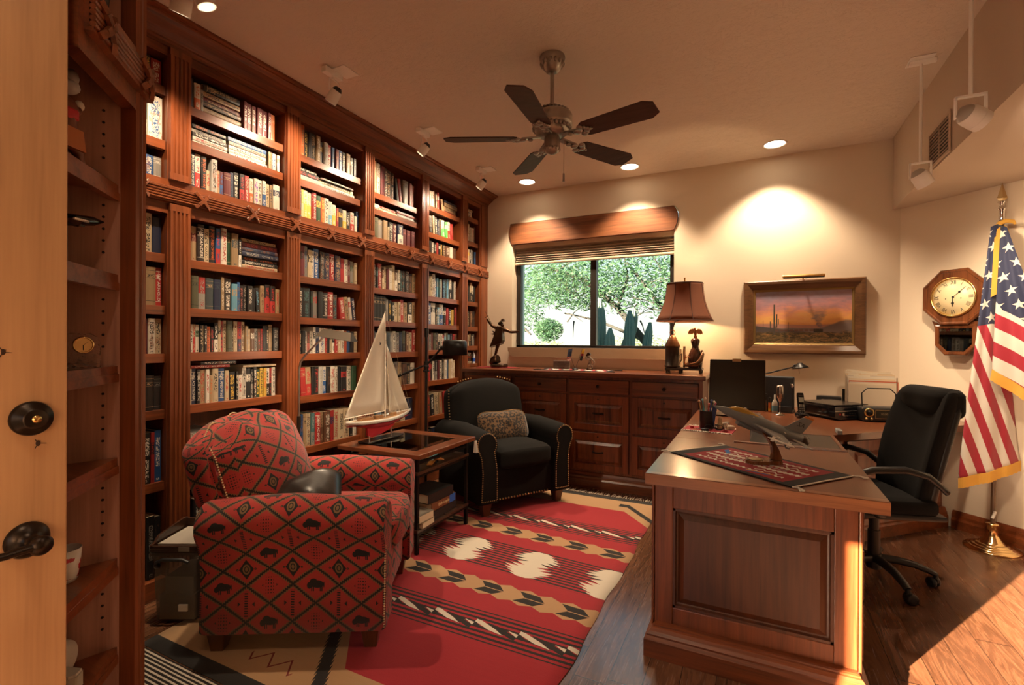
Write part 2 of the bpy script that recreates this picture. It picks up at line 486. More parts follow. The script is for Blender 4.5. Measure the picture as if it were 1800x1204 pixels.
# woven red upholstery: lattice of zigzag diamonds with bison, medallion and dot motifs
def bison_fabric():
    t = NT('bison_diamond_tapestry')
    u, v, _ = t.xyz(t.coord('UV'))
    w, h = .186, .132
    tooth = ((u/.0085).frac().gt(.5)-.5)*.028
    a = u/w + v/h + tooth*0.0; b = u/w - v/h
    fa, fb = a.floor(), b.floor()
    la, lb = a.frac()-.5, b.frac()-.5
    dx = (la+lb)*(w/2); dy = (la-lb)*(h/2)
    ea = (.5-la.abs()); eb = (.5-lb.abs())
    e = ea.min(eb) + tooth
    blk = e.lt(.040); tan = e.lt(.080)
    j = fa-fb; i = fa+fb
    even = j.mod(2.0).lt(.5)
    q = ((i/2.0).floor() + (j/2.0).floor()).mod(2.0).lt(.5)
    k4 = (j/2.0).floor().mod(2.0).lt(.5)
    def ell(cx, cy, rx, ry):
        px = (dx-cx)/rx; py = (dy-cy)/ry
        return (px*px+py*py).lt(1.0)
    def rect(cx, cy, rx, ry): return (dx-cx).abs().lt(rx)*(dy-cy).abs().lt(ry)
    bis = ell(.004, .002, .027, .0135).max(ell(-.010, .006, .017, .0155)).max(ell(-.027, -.004, .010, .0115))
    for cx in (-.017, -.010, .018, .024): bis = bis.max(rect(cx, -.014, .0024, .010))
    bis = bis.max(ell(.0315, .000, .0025, .011))
    med_o = (dx.abs()/.030+dy.abs()/.041).lt(1.0).max(ell(0, 0, .020, .026))
    med_t = ell(0, 0, .0155, .021); med_k = ell(0, 0, .0095, .0135); med_c = ell(0, 0, .006, .009)
    side = ell(-.036, 0, .0045, .0045).max(ell(.036, 0, .0045, .0045))
    sidec = ell(-.036, 0, .0018, .0018).max(ell(.036, 0, .0018, .0018))
    dots = ((dx/.011).frac().between(.25, .75))*((dy/.012).frac().between(.3, .75))*dx.abs().lt(.0165)*dy.abs().lt(.030)*((dx.abs()+dy.abs()*.4).gt(.006))
    vv = (dx.abs() - .030 - dy.abs()*-1.25 ).abs().lt(.0022)*dx.abs().between(.026, .048)*dy.abs().lt(.012)
    tri = ((dy/.009).frac().lt(.55))*((dx.abs()/.007)).lt(1.0)*dy.abs().lt(.046)
    arr = ((dx.abs()-.030).between(-.006, .004))*(dy.abs().lt((dx.abs()-.023)*.8))
    red = (.42, .034, .028); blkc = (.012, .011, .010); tanc = (.21, .115, .048)
    inside = e.gt(.07)
    m_b = bis*even*q
    m_d = (dots+vv).min(1.0)*even*(1-q)
    odd = 1-even
    m_t = (tri+arr).min(1.0)*odd*(1-k4)
    md = odd*k4
    col = t.mix(((m_b+m_d+m_t).min(1.0))*inside, red, blkc)
    col = t.mix((med_o.max(side)*md)*inside, col, blkc)
    col = t.mix((med_t.max(sidec)*md)*inside, col, tanc)
    col = t.mix(med_k*md, col, blkc); col = t.mix(med_c*md, col, tanc)
    col = t.mix(tan, col, tanc); col = t.mix(blk, col, blkc)
    n = t.noise(t.coord('UV', (1, 1, 1)), 900, 2)
    col = t.mix(n*.35, col, (.0, .0, .0))
    t.set(color=col, rough=.92, sheen=.15); t.bump(n, .25, .001)
    return t.m
BISON = bison_fabric()
def cloth(name, col, col2=None, sc=700, rough=.95, sheen=.1):
    t = NT(name); n = t.noise(t.coord(), sc, 2); n2 = t.noise(t.coord(), 6, 3)
    t.set(color=t.mix(n*.5+n2*.3, col, col2 or tuple(k*.5 for k in col)), rough=rough, sheen=sheen, spec=.2); t.bump(n, .3, .001)
    return t.m
BLKFAB = cloth('charcoal_linen', (.012, .0115, .011), (.005, .005, .005), sheen=0)
BLKPLUSH = cloth('black_plush', (.007, .006, .006), (.003, .003, .003), sheen=0)
LEATHER = NT('worn_black_leather'); LEATHER.set(color=LEATHER.mix(LEATHER.noise(LEATHER.coord(), 9, 3), (.010, .008, .007), (.030, .024, .019)), rough=.32).bump(LEATHER.noise(LEATHER.coord(), 160, 3), .3, .002); LEATHER = LEATHER.m
def leopard():
    t = NT('leopard_print'); c = t.coord()
    d, _ = t.vor(c, 60); n = t.noise(c, 40, 2)
    d = d + (n-.5)*.25
    ring = d.between(.20, .55)
    col = t.mix(ring, t.mix(d.lt(.22), (.12, .065, .027), (.045, .023, .011)), (.008, .006, .005))
    t.set(color=col, rough=.9, sheen=.2); return t.m
LEOP = leopard()

# the flat-woven rug: x runs across, y along its length
def rug_mat():
    t = NT('red_banded_kilim')
    x, y0, z = t.xyz(t.coord())
    RED_, TAN, BLK, WHT = (.35, .014, .024), (.42, .25, .125), (.014, .012, .011), (.62, .56, .46)
    y = y0 + (x-.35)*.06
    s = y; v = y.abs()
    n = t.noise(t.coord('Object', (3, 90, 1)), 1.0, 3)
    base = t.mix(n*.6, RED_, (.25, .009, .016))
    col = base
    def band(f, c, cc): return t.mix(f, cc, c)
    # outer lozenge stripes
    for cy in (.66, -.66):
        d = y0*1.0 - cy + (0.012 if cy > 0 else 0)
        st = ((d+.115)/.0306).frac().lt(.50)*d.abs().lt(.108)
        col = band(st, BLK, col)
        lz = ((x+.10)/.225).frac(); par = ((x+.10)/.225).floor().mod(1.0)
        sl = d + (lz-.5)*.03
        w_ = (.5-(lz-.5).abs())
        lz2 = ((x+.10+sl*3.2)/.225).frac(); w2 = (.25-((lz2/.5).frac()*.5-.25).abs())
        col = band(sl.abs().lt((w2*.30).min(.024)), BLK, col)
        col = band(sl.abs().lt((w2*.30).min(.022))*lz2.lt(.5), WHT, col)
    # tan / black arrow bands
    for cy in (.372, -.352):
        d = y - cy
        inb = d.abs().lt(.064)
        per = .235
        q = ((x + d.abs()*1.0)/per).frac()
        edge = ((d.abs()-.064)).abs()
        tri = ((x/(per*.5)).frac()-.5).abs()
        col = band(d.abs().lt(.052+tri*.05), TAN, col)
        col = band(d.abs().lt(.048)*q.lt(.48)*(d.abs().gt(.003)), BLK, col)
    # centre: stripes with stepped white diamonds
    st = ((s+.185)/.0285).frac().lt(.50)*v.lt(.172)
    col = band(st, BLK, col)
    cxn = ((x + .3275)/.455).frac()-.5
    step = (v/.0275).floor()*.0275
    saw = (v/.0275).frac()*.070
    wid = (.165 - (step/.085-.75).abs()*.085 - saw*.9)
    col = band((cxn.abs()*.455).lt(wid)*v.lt(.165), WHT, col)
    # ends: cream with dark diagonals, chamfered red field
    ch = (x.abs()-.62)*1.0
    lim = 1.125 - (ch.max(0.0))*1.15
    endm = y0.gt(lim)
    lft = (.06 - x).max(0.0).min(.35)
    limb = -1.160 + lft*1.2
    endb = y0.lt(limb)
    tn = t.mix(n*.4, TAN, (.33, .19, .09))
    col = band(endm, tn, col); col = band(endb, tn, col)
    jag = ((x/.02).frac()-.5)*.02
    dt = y0 - lim; col = band(dt.between(.10, .165)*(x.abs().gt(.55))*endm, BLK, col)
    db = limb - y0 + jag; dd = (y0 + 1.218 + x*1.4 + jag)
    col = band(dd.abs().lt(.045)*endb, BLK, col)
    zz = (((x/.11).frac()-.5).abs()*.14 + y0 + 1.22).abs().lt(.006)*endb*x.between(-.36, -.10)
    col = band(zz, (.16, .010, .012), col)
    col = band((y0.abs().gt(1.362)), BLK, col)
    col = band(((y0 + 1.02 - (x+.70)*.9).abs().lt(.09))*endb*x.lt(-.3), BLK, col)
    f = t.noise(t.coord('Object', (160, 500, 1)), 1.0, 2)
    t.set(color=col, rough=.95, sheen=.1); t.bump(f, .35, .002)
    return t.m
RUG = rug_mat()
# ------------------------------------------------------------------ room shell
H = 2.895; YB = 4.74
def wall_panel(name, outer, holes, a, b, axis, mat):
    """flat wall with openings, extruded from a to b along axis ('x' or 'y'); polygon in the other two axes"""
    def P(p, h): return (p[0], h, p[1]) if axis == 'y' else (h, p[0], p[1])
    mb = MB(); loops = [outer]+holes
    tri = tessellate_polygon([[Vector((p[0], p[1], 0)) for p in lp] for lp in loops])
    allp = [p for lp in loops for p in lp]
    for h, up in ((a, 1), (b, -1)):
        fs = []
        for t in tri:
            q = [allp[k] for k in t]
            sg = (q[1][0]-q[0][0])*(q[2][1]-q[0][1]) - (q[2][0]-q[0][0])*(q[1][1]-q[0][1])
            if (sg > 0) != ((up > 0) == (axis == 'y')): t = t[::-1]
            fs.append(t)
        mb.add([P(p, h) for p in allp], fs)
    for lp in loops:
        n = len(lp)
        mb.add([P(p, a) for p in lp]+[P(p, b) for p in lp], [(i, (i+1) % n, n+(i+1) % n, n+i) for i in range(n)])
    o = mb.build(name, mat); struct(o)
    bm = bmesh.new(); bm.from_mesh(o.data); bmesh.ops.remove_doubles(bm, verts=bm.verts, dist=1e-5); bmesh.ops.recalc_face_normals(bm, faces=bm.faces); bm.to_mesh(o.data); bm.free()
    return o

struct(MB().box(-3.0, -.45, -.1, 3.4, 4.74, 0).build('floor', FLOOR))
struct(MB().box(-3.0, -.45, H, 3.4, 4.74, H+.12).build('ceiling', CEIL))
# back wall with the window recess: rounded lobes at the top around the timber beam
lobL = [(-2.352, 2.345), (-2.372, 2.385), (-2.388, 2.43), (-2.392, 2.47), (-2.386, 2.52), (-2.375, 2.572)]
lobR = [(-.672, 2.572), (-.652, 2.55), (-.634, 2.505), (-.632, 2.46), (-.640, 2.41), (-.658, 2.37), (-.672, 2.345)]
hole = [(-2.352, 1.235)] + lobL + lobR + [(-.672, 1.235)]
wall_panel('wall_back', [(-3.0, 0), (1.013, 0), (1.013, H), (-3.0, H)], [hole], YB, YB+.22, 'y', WALL)
struct(MB().box(-3.12, -.45, 0, -3.0, YB+.2, H).build('wall_left', WALL))
wall_panel('wall_near', [(-3.0, 0), (3.4, 0), (3.4, H), (-3.0, H)], [[(-1.30, .01), (-.30, .01), (-.30, 1.45), (-1.30, 1.45)]], -.48, -.45, 'y', WALL)  # out-of-view opening, its height and width set to shape the sun beam
# angled corner wall and the right-hand wall
struct(MB().prism([(1.013, YB), (3.4, YB-2.387), (3.55, YB-2.3), (1.08, YB+.22)], 0, H, 'z').build('wall_corner', WALL))
struct(MB().box(3.4, -.45, 0, 3.52, YB-2.38, H).build('wall_right', WALL))
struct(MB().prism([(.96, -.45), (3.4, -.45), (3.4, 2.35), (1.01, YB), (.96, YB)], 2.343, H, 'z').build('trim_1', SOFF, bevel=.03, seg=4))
# unseen blockers added to shape the light: porch cover, side wall and house wing
PORCH = plain('outside_stucco', (.42, .33, .24), .9)
struct(MB().box(-4.5, -3.1, 2.42, 1.0, -.485, 2.55).build('trim_3', PORCH))
struct(MB().box(.9, -3.1, -.1, 1.0, -.485, 2.415).build('wall_porch', PORCH))
SLATE = plain('dark_slate_paving', (.055, .045, .038), .9)
struct(MB().box(-14, -6.3, -.2, 6, -.485, -.105).build('patio', SLATE))  # unseen dark ground, added to cut the fill from below the horizon
struct(MB().box(-14, -6.6, -.2, 6, -6.31, 1.78).build('wall_garden', PORCH))  # unseen wall, added to block low sky light
struct(MB().box(-12.0, 1.0, -.1, -3.13, YB+.2, 3.3).build('wall_outer', PORCH))  # unseen house mass, added to shade the garden
# base moulding along the angled wall
bbp = [(0, 0), (.022, 0), (.022, .06), (.016, .075), (.016, .095), (.010, .11), (.004, .122), (0, .125)]
mb = MB()
s2 = 2**-.5
def W45(t, n, z):  # t metres along the angled wall from the room corner, n metres out of it
    return (1.013 + t*s2 - n*s2, YB - t*s2 - n*s2, z)
mb.loft([[W45(.36, p[0], p[1]) for p in bbp], [W45(3.3, p[0], p[1]) for p in bbp]], smooth=False)
struct(mb.build('baseboard_right', W_X))

# ---- window: frame, glass, sill
wy = YB+.13
win = struct(bpy.data.objects.new('window_1', None)); COL.objects.link(win); win.location = (-1.5, wy, 1.235)
DKB = plain('dark_bronze_frame', (.030, .024, .020), .45, .4)
fr = MB()
fr.box(-2.345, wy-.03, 1.236, -2.295, wy+.03, 2.36).box(-.722, wy-.03, 1.236, -.674, wy+.03, 2.36)
fr.box(-2.345, wy-.03, 1.236, -.674, wy+.03, 1.262).box(-2.345, wy-.03, 2.32, -.674, wy+.03, 2.36)
fr.box(-1.505, wy-.035, 1.25, -1.445, wy+.035, 2.34)
fr.build('window_frame', DKB, win, bevel=.003, world=True)
MB().box(-2.30, wy-.004, 1.255, -1.49, wy+.004, 2.33).build('pane', GLASS, win, world=True)
MB().box(-1.46, wy+.008, 1.255, -.715, wy+.016, 2.33).build('pane', GLASS, win, world=True)
sl = MB().prism([(-2.375, 1.235), (-.60, 1.235), (-.60, 1.135), (-2.315, 1.135), (-2.345, 1.155), (-2.372, 1.20)], YB-.055, YB+.12, 'y')
struct(sl.build('window_sill', STONE, bevel=.006))

# ---- timber beam over the window and the pleated blind
bm_ = MB().prism([p for p in [(-2.35, 2.345), (-2.366, 2.385), (-2.380, 2.43), (-2.385, 2.47), (-2.379, 2.52), (-2.369, 2.566), (-.678, 2.566), (-.658, 2.545), (-.641, 2.505), (-.639, 2.46), (-.647, 2.41), (-.663, 2.37), (-.676, 2.345)]], YB-.012, YB+.043, 'y')
tag(bm_.build('timber_valance', W_RUST, bevel=.006), 'reddish rough-sawn timber beam with rounded ends set over the window', 'beam')
BLIND = NT('pleated_shade'); BLIND.set(color=(.46, .38, .28), rough=.9); BLIND = BLIND.m
RAIL = plain('shade_rail', (.66, .54, .38), .5)
bl = thing('window_blind', 'beige pleated blind drawn a little way down the window', 'blind', (-1.5, YB+.075, 2.13))
pz = [2.352, 2.302, 2.268, 2.238, 2.212, 2.19, 2.168]
prof = []
for i, z in enumerate(pz[1:]):
    prof += [(YB+.052, z+.006), (YB+.052, z-.004), (YB+.088, z-(.5 if i == 5 else .5)*.028)]
sec = [(YB+.06, 2.305)]
for i in range(1, len(pz)):
    z0, z1 = pz[i], (pz[i+1] if i+1 < len(pz) else 2.150)
    sec += [(YB+.050, z0), (YB+.086, (z0+z1)/2+.006)]
sec.append((YB+.055, 2.150))
mbp = MB(); ring = [[(x, p[0], p[1]) for p in sec] for x in (-2.338, -.682)]
mbp.loft(ring, smooth=False, closed=False, caps=False)
mbp.build('pleats', BLIND, bl, world=True, solid=.002)
MB().box(-2.342, YB+.045, 2.305, -.678, YB+.10, 2.352).build('head_rail', RAIL, bl, world=True)
MB().box(-2.342, YB+.045, 2.128, -.678, YB+.09, 2.152).build('bottom_rail', RAIL, bl, bevel=.006, world=True)

# ---- air grille on the soffit
vt = thing('air_grille', 'cream slatted air grille on the side of the dropped ceiling', 'vent', (.958, 3.78, 2.345+.03))
GRL = plain('grille_paint', (.46, .34, .24), .5)
g = MB(); x0 = .957
y0, y1, z0, z1 = 3.47, 3.80, 2.37, 2.56
g.box(x0-.008, y0-.02, z0-.02, x0, y1+.02, z0).box(x0-.008, y0-.02, z1, x0, y1+.02, z1+.02).box(x0-.008, y0-.02, z0, x0, y0, z1).box(x0-.008, y1, z0, x0, y1+.02, z1)
g.box(x0-.006, (y0+y1)/2-.006, z0, x0, (y0+y1)/2+.006, z1)
g.build('grille_frame', GRL, vt, bevel=.002, world=True)
MB().box(x0-.0015, y0, z0, x0+.001, y1, z1).build('duct_opening', plain('duct_dark', (.01, .007, .005), .9), vt, world=True)
for k in range(9):
    zz = z0+.012+k*.0205
    MB().bar((x0-.004, y0, zz), (x0-.004, y1, zz), .011, .002).build('slat', GRL, vt, world=True)

# ---- door with its bronze hardware, standing open at the left
dr = struct(bpy.data.objects.new('door_1', None)); COL.objects.link(dr); dr.location = (-1.3025, .50, 0)
MB().box(-1.325, -.42, .012, -1.28, .50, 2.10).build('door_leaf', W_ALDER, dr, bevel=.003, world=True)
KNOT = plain('dark_knot', (.035, .015, .008), .6)
kn = MB()
for (yy, zz, rr) in ((.4535, 1.092, .0075), (.4025, 1.275, .007)):
    kn.ball((-1.2797, yy, zz), (.0010, rr*.55, rr*.8), 10, 6)
    for a in range(4): kn.bar((-1.2795, yy, zz), (-1.2795, yy+(.004+.003*a)*math.cos(a*1.9+.4), zz+.011*math.sin(a*1.9+.4)), .0016, .0012)
kn.build('knot', KNOT, dr, world=True)
db = MB()
dy, dz = .443, 1.143
db.lathe([(.034, 0), (.034, .004), (.031, .010), (.024, .013), (.021, .022), (.017, .024), (0, .024)], 32, (-1.28, dy, dz), axis='x')
b_ = db.build('deadbolt', ORB, dr, world=True)
MB().lathe([(.0075, 0), (.0075, .003), (0, .003)], 20, (-1.257, dy, dz), axis='x').box(-1.2535, dy-.001, dz-.005, -1.2525, dy+.001, dz+.004, 0).build('key_cylinder', BRASS, b_, world=True)
lv = MB(); ly, lz = .437, .905
lv.lathe([(.035, 0), (.035, .004), (.031, .011), (.022, .017), (.014, .02), (.013, .048), (.017, .052), (.019, .062), (.014, .070), (0, .072)], 32, (-1.28, ly, lz), axis='x')
lv.tube([(-1.222, ly, lz), (-1.220, ly-.022, lz+.001), (-1.222, ly-.05, lz-.002), (-1.222, ly-.09, lz+.002), (-1.224, ly-.12, lz+.003)], [.0125, .0105, .0095, .0095, .008], 12, flat=.75)
lv.build('lever_handle', ORB, dr, world=True)
# ------------------------------------------------------------------ the built-in bookcase
XF = -2.666
case = thing('bookcase', 'full-height mahogany built-in bookcase with fluted pilasters along the left wall', 'bookcase', (-2.83, 2.80, 0))
def part(mb, name, mat, par=None, bevel=.0, **k): return mb.build(name, mat, par or case, bevel=bevel, world=True, **k)
PIL = [1.495, 2.185, 2.875, 3.585, 4.258]
BAY = {'A': (.862, 1.440), 'B': (1.550, 2.130), 'C': (2.240, 2.820), 'D': (2.932, 3.530), 'E': (3.640, 4.203), 'F': (4.318, 4.575)}
part(MB().box(-2.998, .80, .0, -2.975, 4.738, 2.88), 'back_panel', W_Z)
for y0, y1 in [(.80, .862)] + [(p-.055, p+.055) for p in PIL] + [(4.578, 4.738)]:
    y0 = min(y0, y1)
    part(MB().box(-2.974, y0, .10, XF, y1, 2.80), 'partition', W_Z)
part(MB().box(-2.974, .80, 0, XF, 4.738, .099), 'plinth', W_Y, bevel=.004)
part(MB().box(-2.974, .80, 2.735, XF+.001, 4.738, 2.80), 'top_rail', W_Y)
part(MB().box(-2.974, .80, 1.94, XF+.001, 4.738, 2.113), 'middle_rail', W_Y)
# crown moulding
cx = XF
crown = [(cx, 2.78), (cx+.012, 2.78), (cx+.012, 2.795), (cx+.022, 2.802), (cx+.022, 2.81), (cx+.034, 2.818), (cx+.055, 2.832), (cx+.085, 2.856), (cx+.108, 2.868), (cx+.118, 2.870), (cx+.118, 2.876), (cx+.139, 2.880), (cx+.139, H-.001), (cx, H-.001)]
part(MB().prism(crown, .80, 4.738, 'y'), 'crown_moulding', W_Y)
# reeded frieze with crossed ribbons
def reeds(z0, z1, x0, n):
    pl = [(x0-.03, z0), (x0, z0), (x0+.012, z0+.004), (x0+.012, z0+.010)]
    w = (z1-z0-.02)/n
    for k in range(n):
        for a in range(0, 6):
            t = a/5*PI
            pl.append((x0+.014+.010*math.sin(t), z0+.010+w*(k+.5-.5*math.cos(t))))
    pl += [(x0+.012, z1-.010), (x0+.012, z1-.004), (x0, z1), (x0-.03, z1)]
    return pl
part(MB().prism(reeds(1.993, 2.079, XF+.004, 5), .80, 4.738, 'y'), 'reeded_frieze', W_Y)
for k in range(-2, 11):
    y = 1.60+.295*k
    if y > 4.70: break
    r = MB(); x = XF+.030
    for sg in (-1, 1):
        pts = [(x-.002, y-sg*.036, 1.996), (x+.006, y-sg*.022, 2.012), (x+.008, y, 2.036), (x+.006, y+sg*.022, 2.06), (x-.002, y+sg*.036, 2.077)]
        for a, b in zip(pts[:-1], pts[1:]): r.bar(a, b, .010, .018)
    part(r, 'crossed_ribbon', W_Y, bevel=.002)
# fluted pilasters
def flute_poly(yc, w=.105, x0=XF, d=.020, n=4):
    pl = [(x0-.002, yc-w/2), (x0+d, yc-w/2+.003)]
    for k in range(n):
        c = yc + (k-(n-1)/2)*.0205
        pl += [(x0+d, c-.0062), (x0+d-.006, c-.003), (x0+d-.006, c+.003), (x0+d, c+.0062)]
    pl += [(x0+d, yc+w/2-.003), (x0-.002, yc+w/2)]
    return pl
def pil(yc, z0, z1):
    m = MB()
    m.prism([(p[0], p[1]) for p in flute_poly(yc)], z0+.035, z1-.035, 'z')
    m.box(XF-.002, yc-.0525, z0, XF+.020, yc+.0525, z0+.035).box(XF-.002, yc-.0525, z1-.035, XF+.020, yc+.0525, z1)
    part(m, 'pilaster', W_Z)
for p in PIL:
    pil(p, 2.114, 2.778); pil(p, .10, 1.990)
part(MB().box(XF, 4.60, .10, XF+.012, 4.738, 1.99).box(XF, 4.60, 2.114, XF+.012, 4.738, 2.778), 'end_stile', W_Z, bevel=.003)
# shelves, top surface heights for each bay
SH = {'A': [2.582, 2.309, 1.735, 1.472, 1.229, .945, .582], 'B': [2.538, 2.359, 1.726, 1.468, 1.232, .953, .600], 'C': [2.527, 2.364, 1.725, 1.453, 1.211, .928, .584],
      'D': [2.472, 2.343, 1.719, 1.460, 1.205, .923, .614], 'E': [2.549, 2.302, 1.714, 1.456, 1.244-.03, .93, .60], 'F': [2.605, 2.350, 1.716, 1.451, 1.250, 1.061]}
for bay, zs in SH.items():
    y0, y1 = BAY[bay]
    for z in zs:
        part(MB().box(-2.973, y0+.001, z-.022, XF-.045, y1-.001, z).box(XF-.0449, y0+.001, z-.046, XF-.016, y1-.001, z), 'shelf', W_Y, bevel=.0015)

# ------------------------------------------------------------------ angled corner shelves beside the door
cor = thing('corner_shelves', 'dark mahogany angled corner shelves standing between the door and the bookcase', 'bookcase', (-1.55, .55, 0))
def cp(mb, name, mat, **k): return mb.build(name, mat, cor, world=True, **k)
Kx, Ky = -1.590, .797
def fp(t, n):   # t along the face away from the far post, n out of the face
    return (Kx + t*s2 + n*s2, Ky - t*s2 + n*s2)
S0 = Vector(fp(.060, -.036)); pd = Vector((-.289, -.957))
S1 = S0 + pd*.36
post = [fp(0, 0), fp(0, -.036), fp(.060, -.036), fp(.060, 0), fp(.052, .006), fp(.046, 0), fp(.036, 0), fp(.032, .005), fp(.026, .005), fp(.022, 0), fp(.016, 0), fp(.008, .007)]
for z0, z1 in ((.0, 1.992), (2.08, H-.002)):
    cp(MB().prism(post, z0, z1, 'z'), 'post', W_Z)
nrm = Vector((.957, -.289))
cp(MB().prism([tuple(S0), tuple(S1), tuple(S1-nrm*.02), tuple(S0-nrm*.02)], 0, H-.002, 'z'), 'side_panel', W_PALEBACK)
e = Vector(fp(.380, -.036)); e2 = e + Vector((0, -.30))
cp(MB().prism([tuple(S1), tuple(e2), tuple(e2+Vector((0, -.02))), tuple(S1+Vector((0, -.02)))], 0, H-.002, 'z'), 'back_panel', W_PALEBACK)
cp(MB().prism([tuple(e), tuple(e2), tuple(e2+Vector((.016, 0))), tuple(e+Vector((.016, 0)))], 0, H-.002, 'z'), 'side_panel', W_PALEBACK)
for z in (2.115, 1.724, 1.478, 1.227, .974, .696, .45, .12):
    f0 = S0 + Vector((s2, -s2))*.004; f1 = Vector(fp(.376, -.042))
    nn = Vector((s2, s2))
    m = MB().prism([tuple(S0+pd*.004), tuple(S1-pd*.004), tuple(e2+Vector((-.003, .004))), tuple(f1)], z-.022, z, 'z')
    m.prism([tuple(f0), tuple(f1), tuple(f1-nn*.02), tuple(f0-nn*.02)], z-.044, z-.0221, 'z')
    cp(m, 'shelf', W_X)
cp(MB().prism([fp(.06, 0), fp(.37, 0), fp(.37, -.036), fp(.06, -.036)], 1.94, 2.113, 'z'), 'rail', W_X)
fz = MB()
for k in range(5):
    zc = 1.993+.010+.0132*(k+.5)
    fz.tube([(*fp(-.006, .016), zc), (*fp(.345, .016), zc)], .0068, 8)
fz.prism([fp(-.012, .018), fp(.345, .018), fp(.345, 0), fp(-.012, 0)], 1.993, 2.003, 'z'); fz.prism([fp(-.012, .018), fp(.345, .018), fp(.345, 0), fp(-.012, 0)], 2.069, 2.079, 'z')
fz.prism([fp(-.006, .010), fp(.345, .010), fp(.345, 0), fp(-.006, 0)], 2.0, 2.07, 'z')
cp(fz, 'reeded_frieze', W_X)
for t in (.045, .285):
    r = MB()
    for sg in (-1, 1):
        pts = [(*fp(t-sg*.036, .020), 1.996), (*fp(t-sg*.02, .028), 2.014), (*fp(t, .030), 2.036), (*fp(t+sg*.02, .028), 2.058), (*fp(t+sg*.036, .020), 2.077)]
        for a, b in zip(pts[:-1], pts[1:]): r.bar(a, b, .010, .016)
    cp(r, 'crossed_ribbon', W_X)
PINH = plain('pin_hole', (.008, .004, .003), .9); q = S0 + pd*.036 + nrm*.0006
for k in range(72):
    z = .16+.032*k
    if z > 2.56 or min(abs(z-w) for w in (2.115, 2.03, 1.98, 1.724, 1.478, 1.227, .974, .696, .45)) < .045: continue
    cp(MB().tube([(q.x, q.y, z), (q.x+nrm.x*.0006, q.y+nrm.y*.0006, z)], .0036, 8), 'pin_hole', PINH)
# ------------------------------------------------------------------ books
def book_mat():
    t = NT('book_covers')
    cov = t.attr('cov'); txt = t.attr('txt'); lay = t.attr('lay')
    u, v, _ = t.xyz(t.coord('UV'))
    L, seed, hh = t.xyz(lay.outputs['Color'])
    tt = V(t, lay.outputs['Alpha'])
    ins = u.gt(-.5)
    U = u*tt; Vv = v*hh
    n = t.noise(t.comb(U*210.0+seed*37.0, Vv*150.0+seed*91.0, seed*13.0), 1.0, 1, .5)
    n2 = t.noise(t.comb(U*60.0+seed*7.0, Vv*26.0+seed*19.0, seed*3.0), 1.0, 3, .6)
    let = n.gt(.505)
    cu = (u-.5).abs()
    sd = (seed*7.31).frac(); s2_ = (seed*3.77).frac()
    a0 = sd*.16+.16; a1 = a0+.34+s2_*.16
    title = v.between(.30, .86)*cu.lt(.25)
    two = (v.between(.12, .48)*cu.lt(.22)).max(v.between(.56, .90)*cu.lt(.30))
    l0 = L.lt(.5); l1 = L.between(.5, 1.5); l2 = L.between(1.5, 2.5); l3 = L.between(2.5, 3.5); l4 = L.gt(3.5)
    pub = v.between(.035, .085)*cu.lt(.2)*let
    m = (l0*title*let).max(l1*two*let)
    lab = v.between(.56, .80)*cu.lt(.48)
    m = m.max(l2*(lab*(1-let*(cu.lt(.3)))))
    m = m.max(l3*(v.lt(a0+.22)*(1-(let*v.between(.05, .30)*cu.lt(.25)))).max(l3*v.between(.5, .9)*cu.lt(.25)*let))
    lines = (v.between(.10, .112)).max(v.between(.90, .912)).max(v.between(.70, .708)).max(v.between(.80, .808)).max(v.between(.72, .79)*cu.lt(.3)*let)
    m = m.max(l4*lines)
    m = (m + pub*(1-l4)).min(1.0)*ins
    col = t.mix(m, cov.outputs['Color'], txt.outputs['Color'])
    pic = n2.between(.56, .64)*ins*(sd.gt(.6))*l1
    col = t.mix(pic*.6, col, (.25, .10, .05))
    col = t.mix((n2-.35)*.30*ins, col, (.02, .015, .01))
    t.set(color=col, rough=.48, coat=.12, coatr=.3)
    return t.m
BOOK = book_mat()
CC = {'k': (.014, .013, .013), 'w': (.66, .60, .50), 'c': (.52, .41, .26), 't': (.36, .24, .125), 'r': (.38, .025, .022), 'd': (.13, .014, .020), 'b': (.022, .085, .24),
      'n': (.014, .022, .060), 'T': (.06, .15, .155), 'g': (.018, .070, .030), 'G': (.24, .22, .19), 's': (.42, .40, .36), 'y': (.62, .40, .06), 'o': (.52, .11, .025),
      'l': (.13, .33, .45), 'p': (.20, .035, .33), 'm': (.115, .050, .025), 'e': (.085, .082, .045), 'S': (.045, .062, .070), 'P': (.34, .09, .075), 'v': (.10, .42, .10), 'D': (.028, .018, .014), 'L': (.30, .27, .22)}
CN = {'k': 'black', 'w': 'white', 'c': 'cream', 't': 'tan', 'r': 'red', 'd': 'maroon', 'b': 'blue', 'n': 'navy', 'T': 'teal', 'g': 'green', 'G': 'grey', 's': 'silver', 'y': 'yellow',
      'o': 'orange', 'l': 'light blue', 'p': 'purple', 'm': 'brown', 'e': 'olive', 'S': 'slate', 'P': 'faded red', 'v': 'bright green', 'D': 'dark brown', 'L': 'pale grey'}
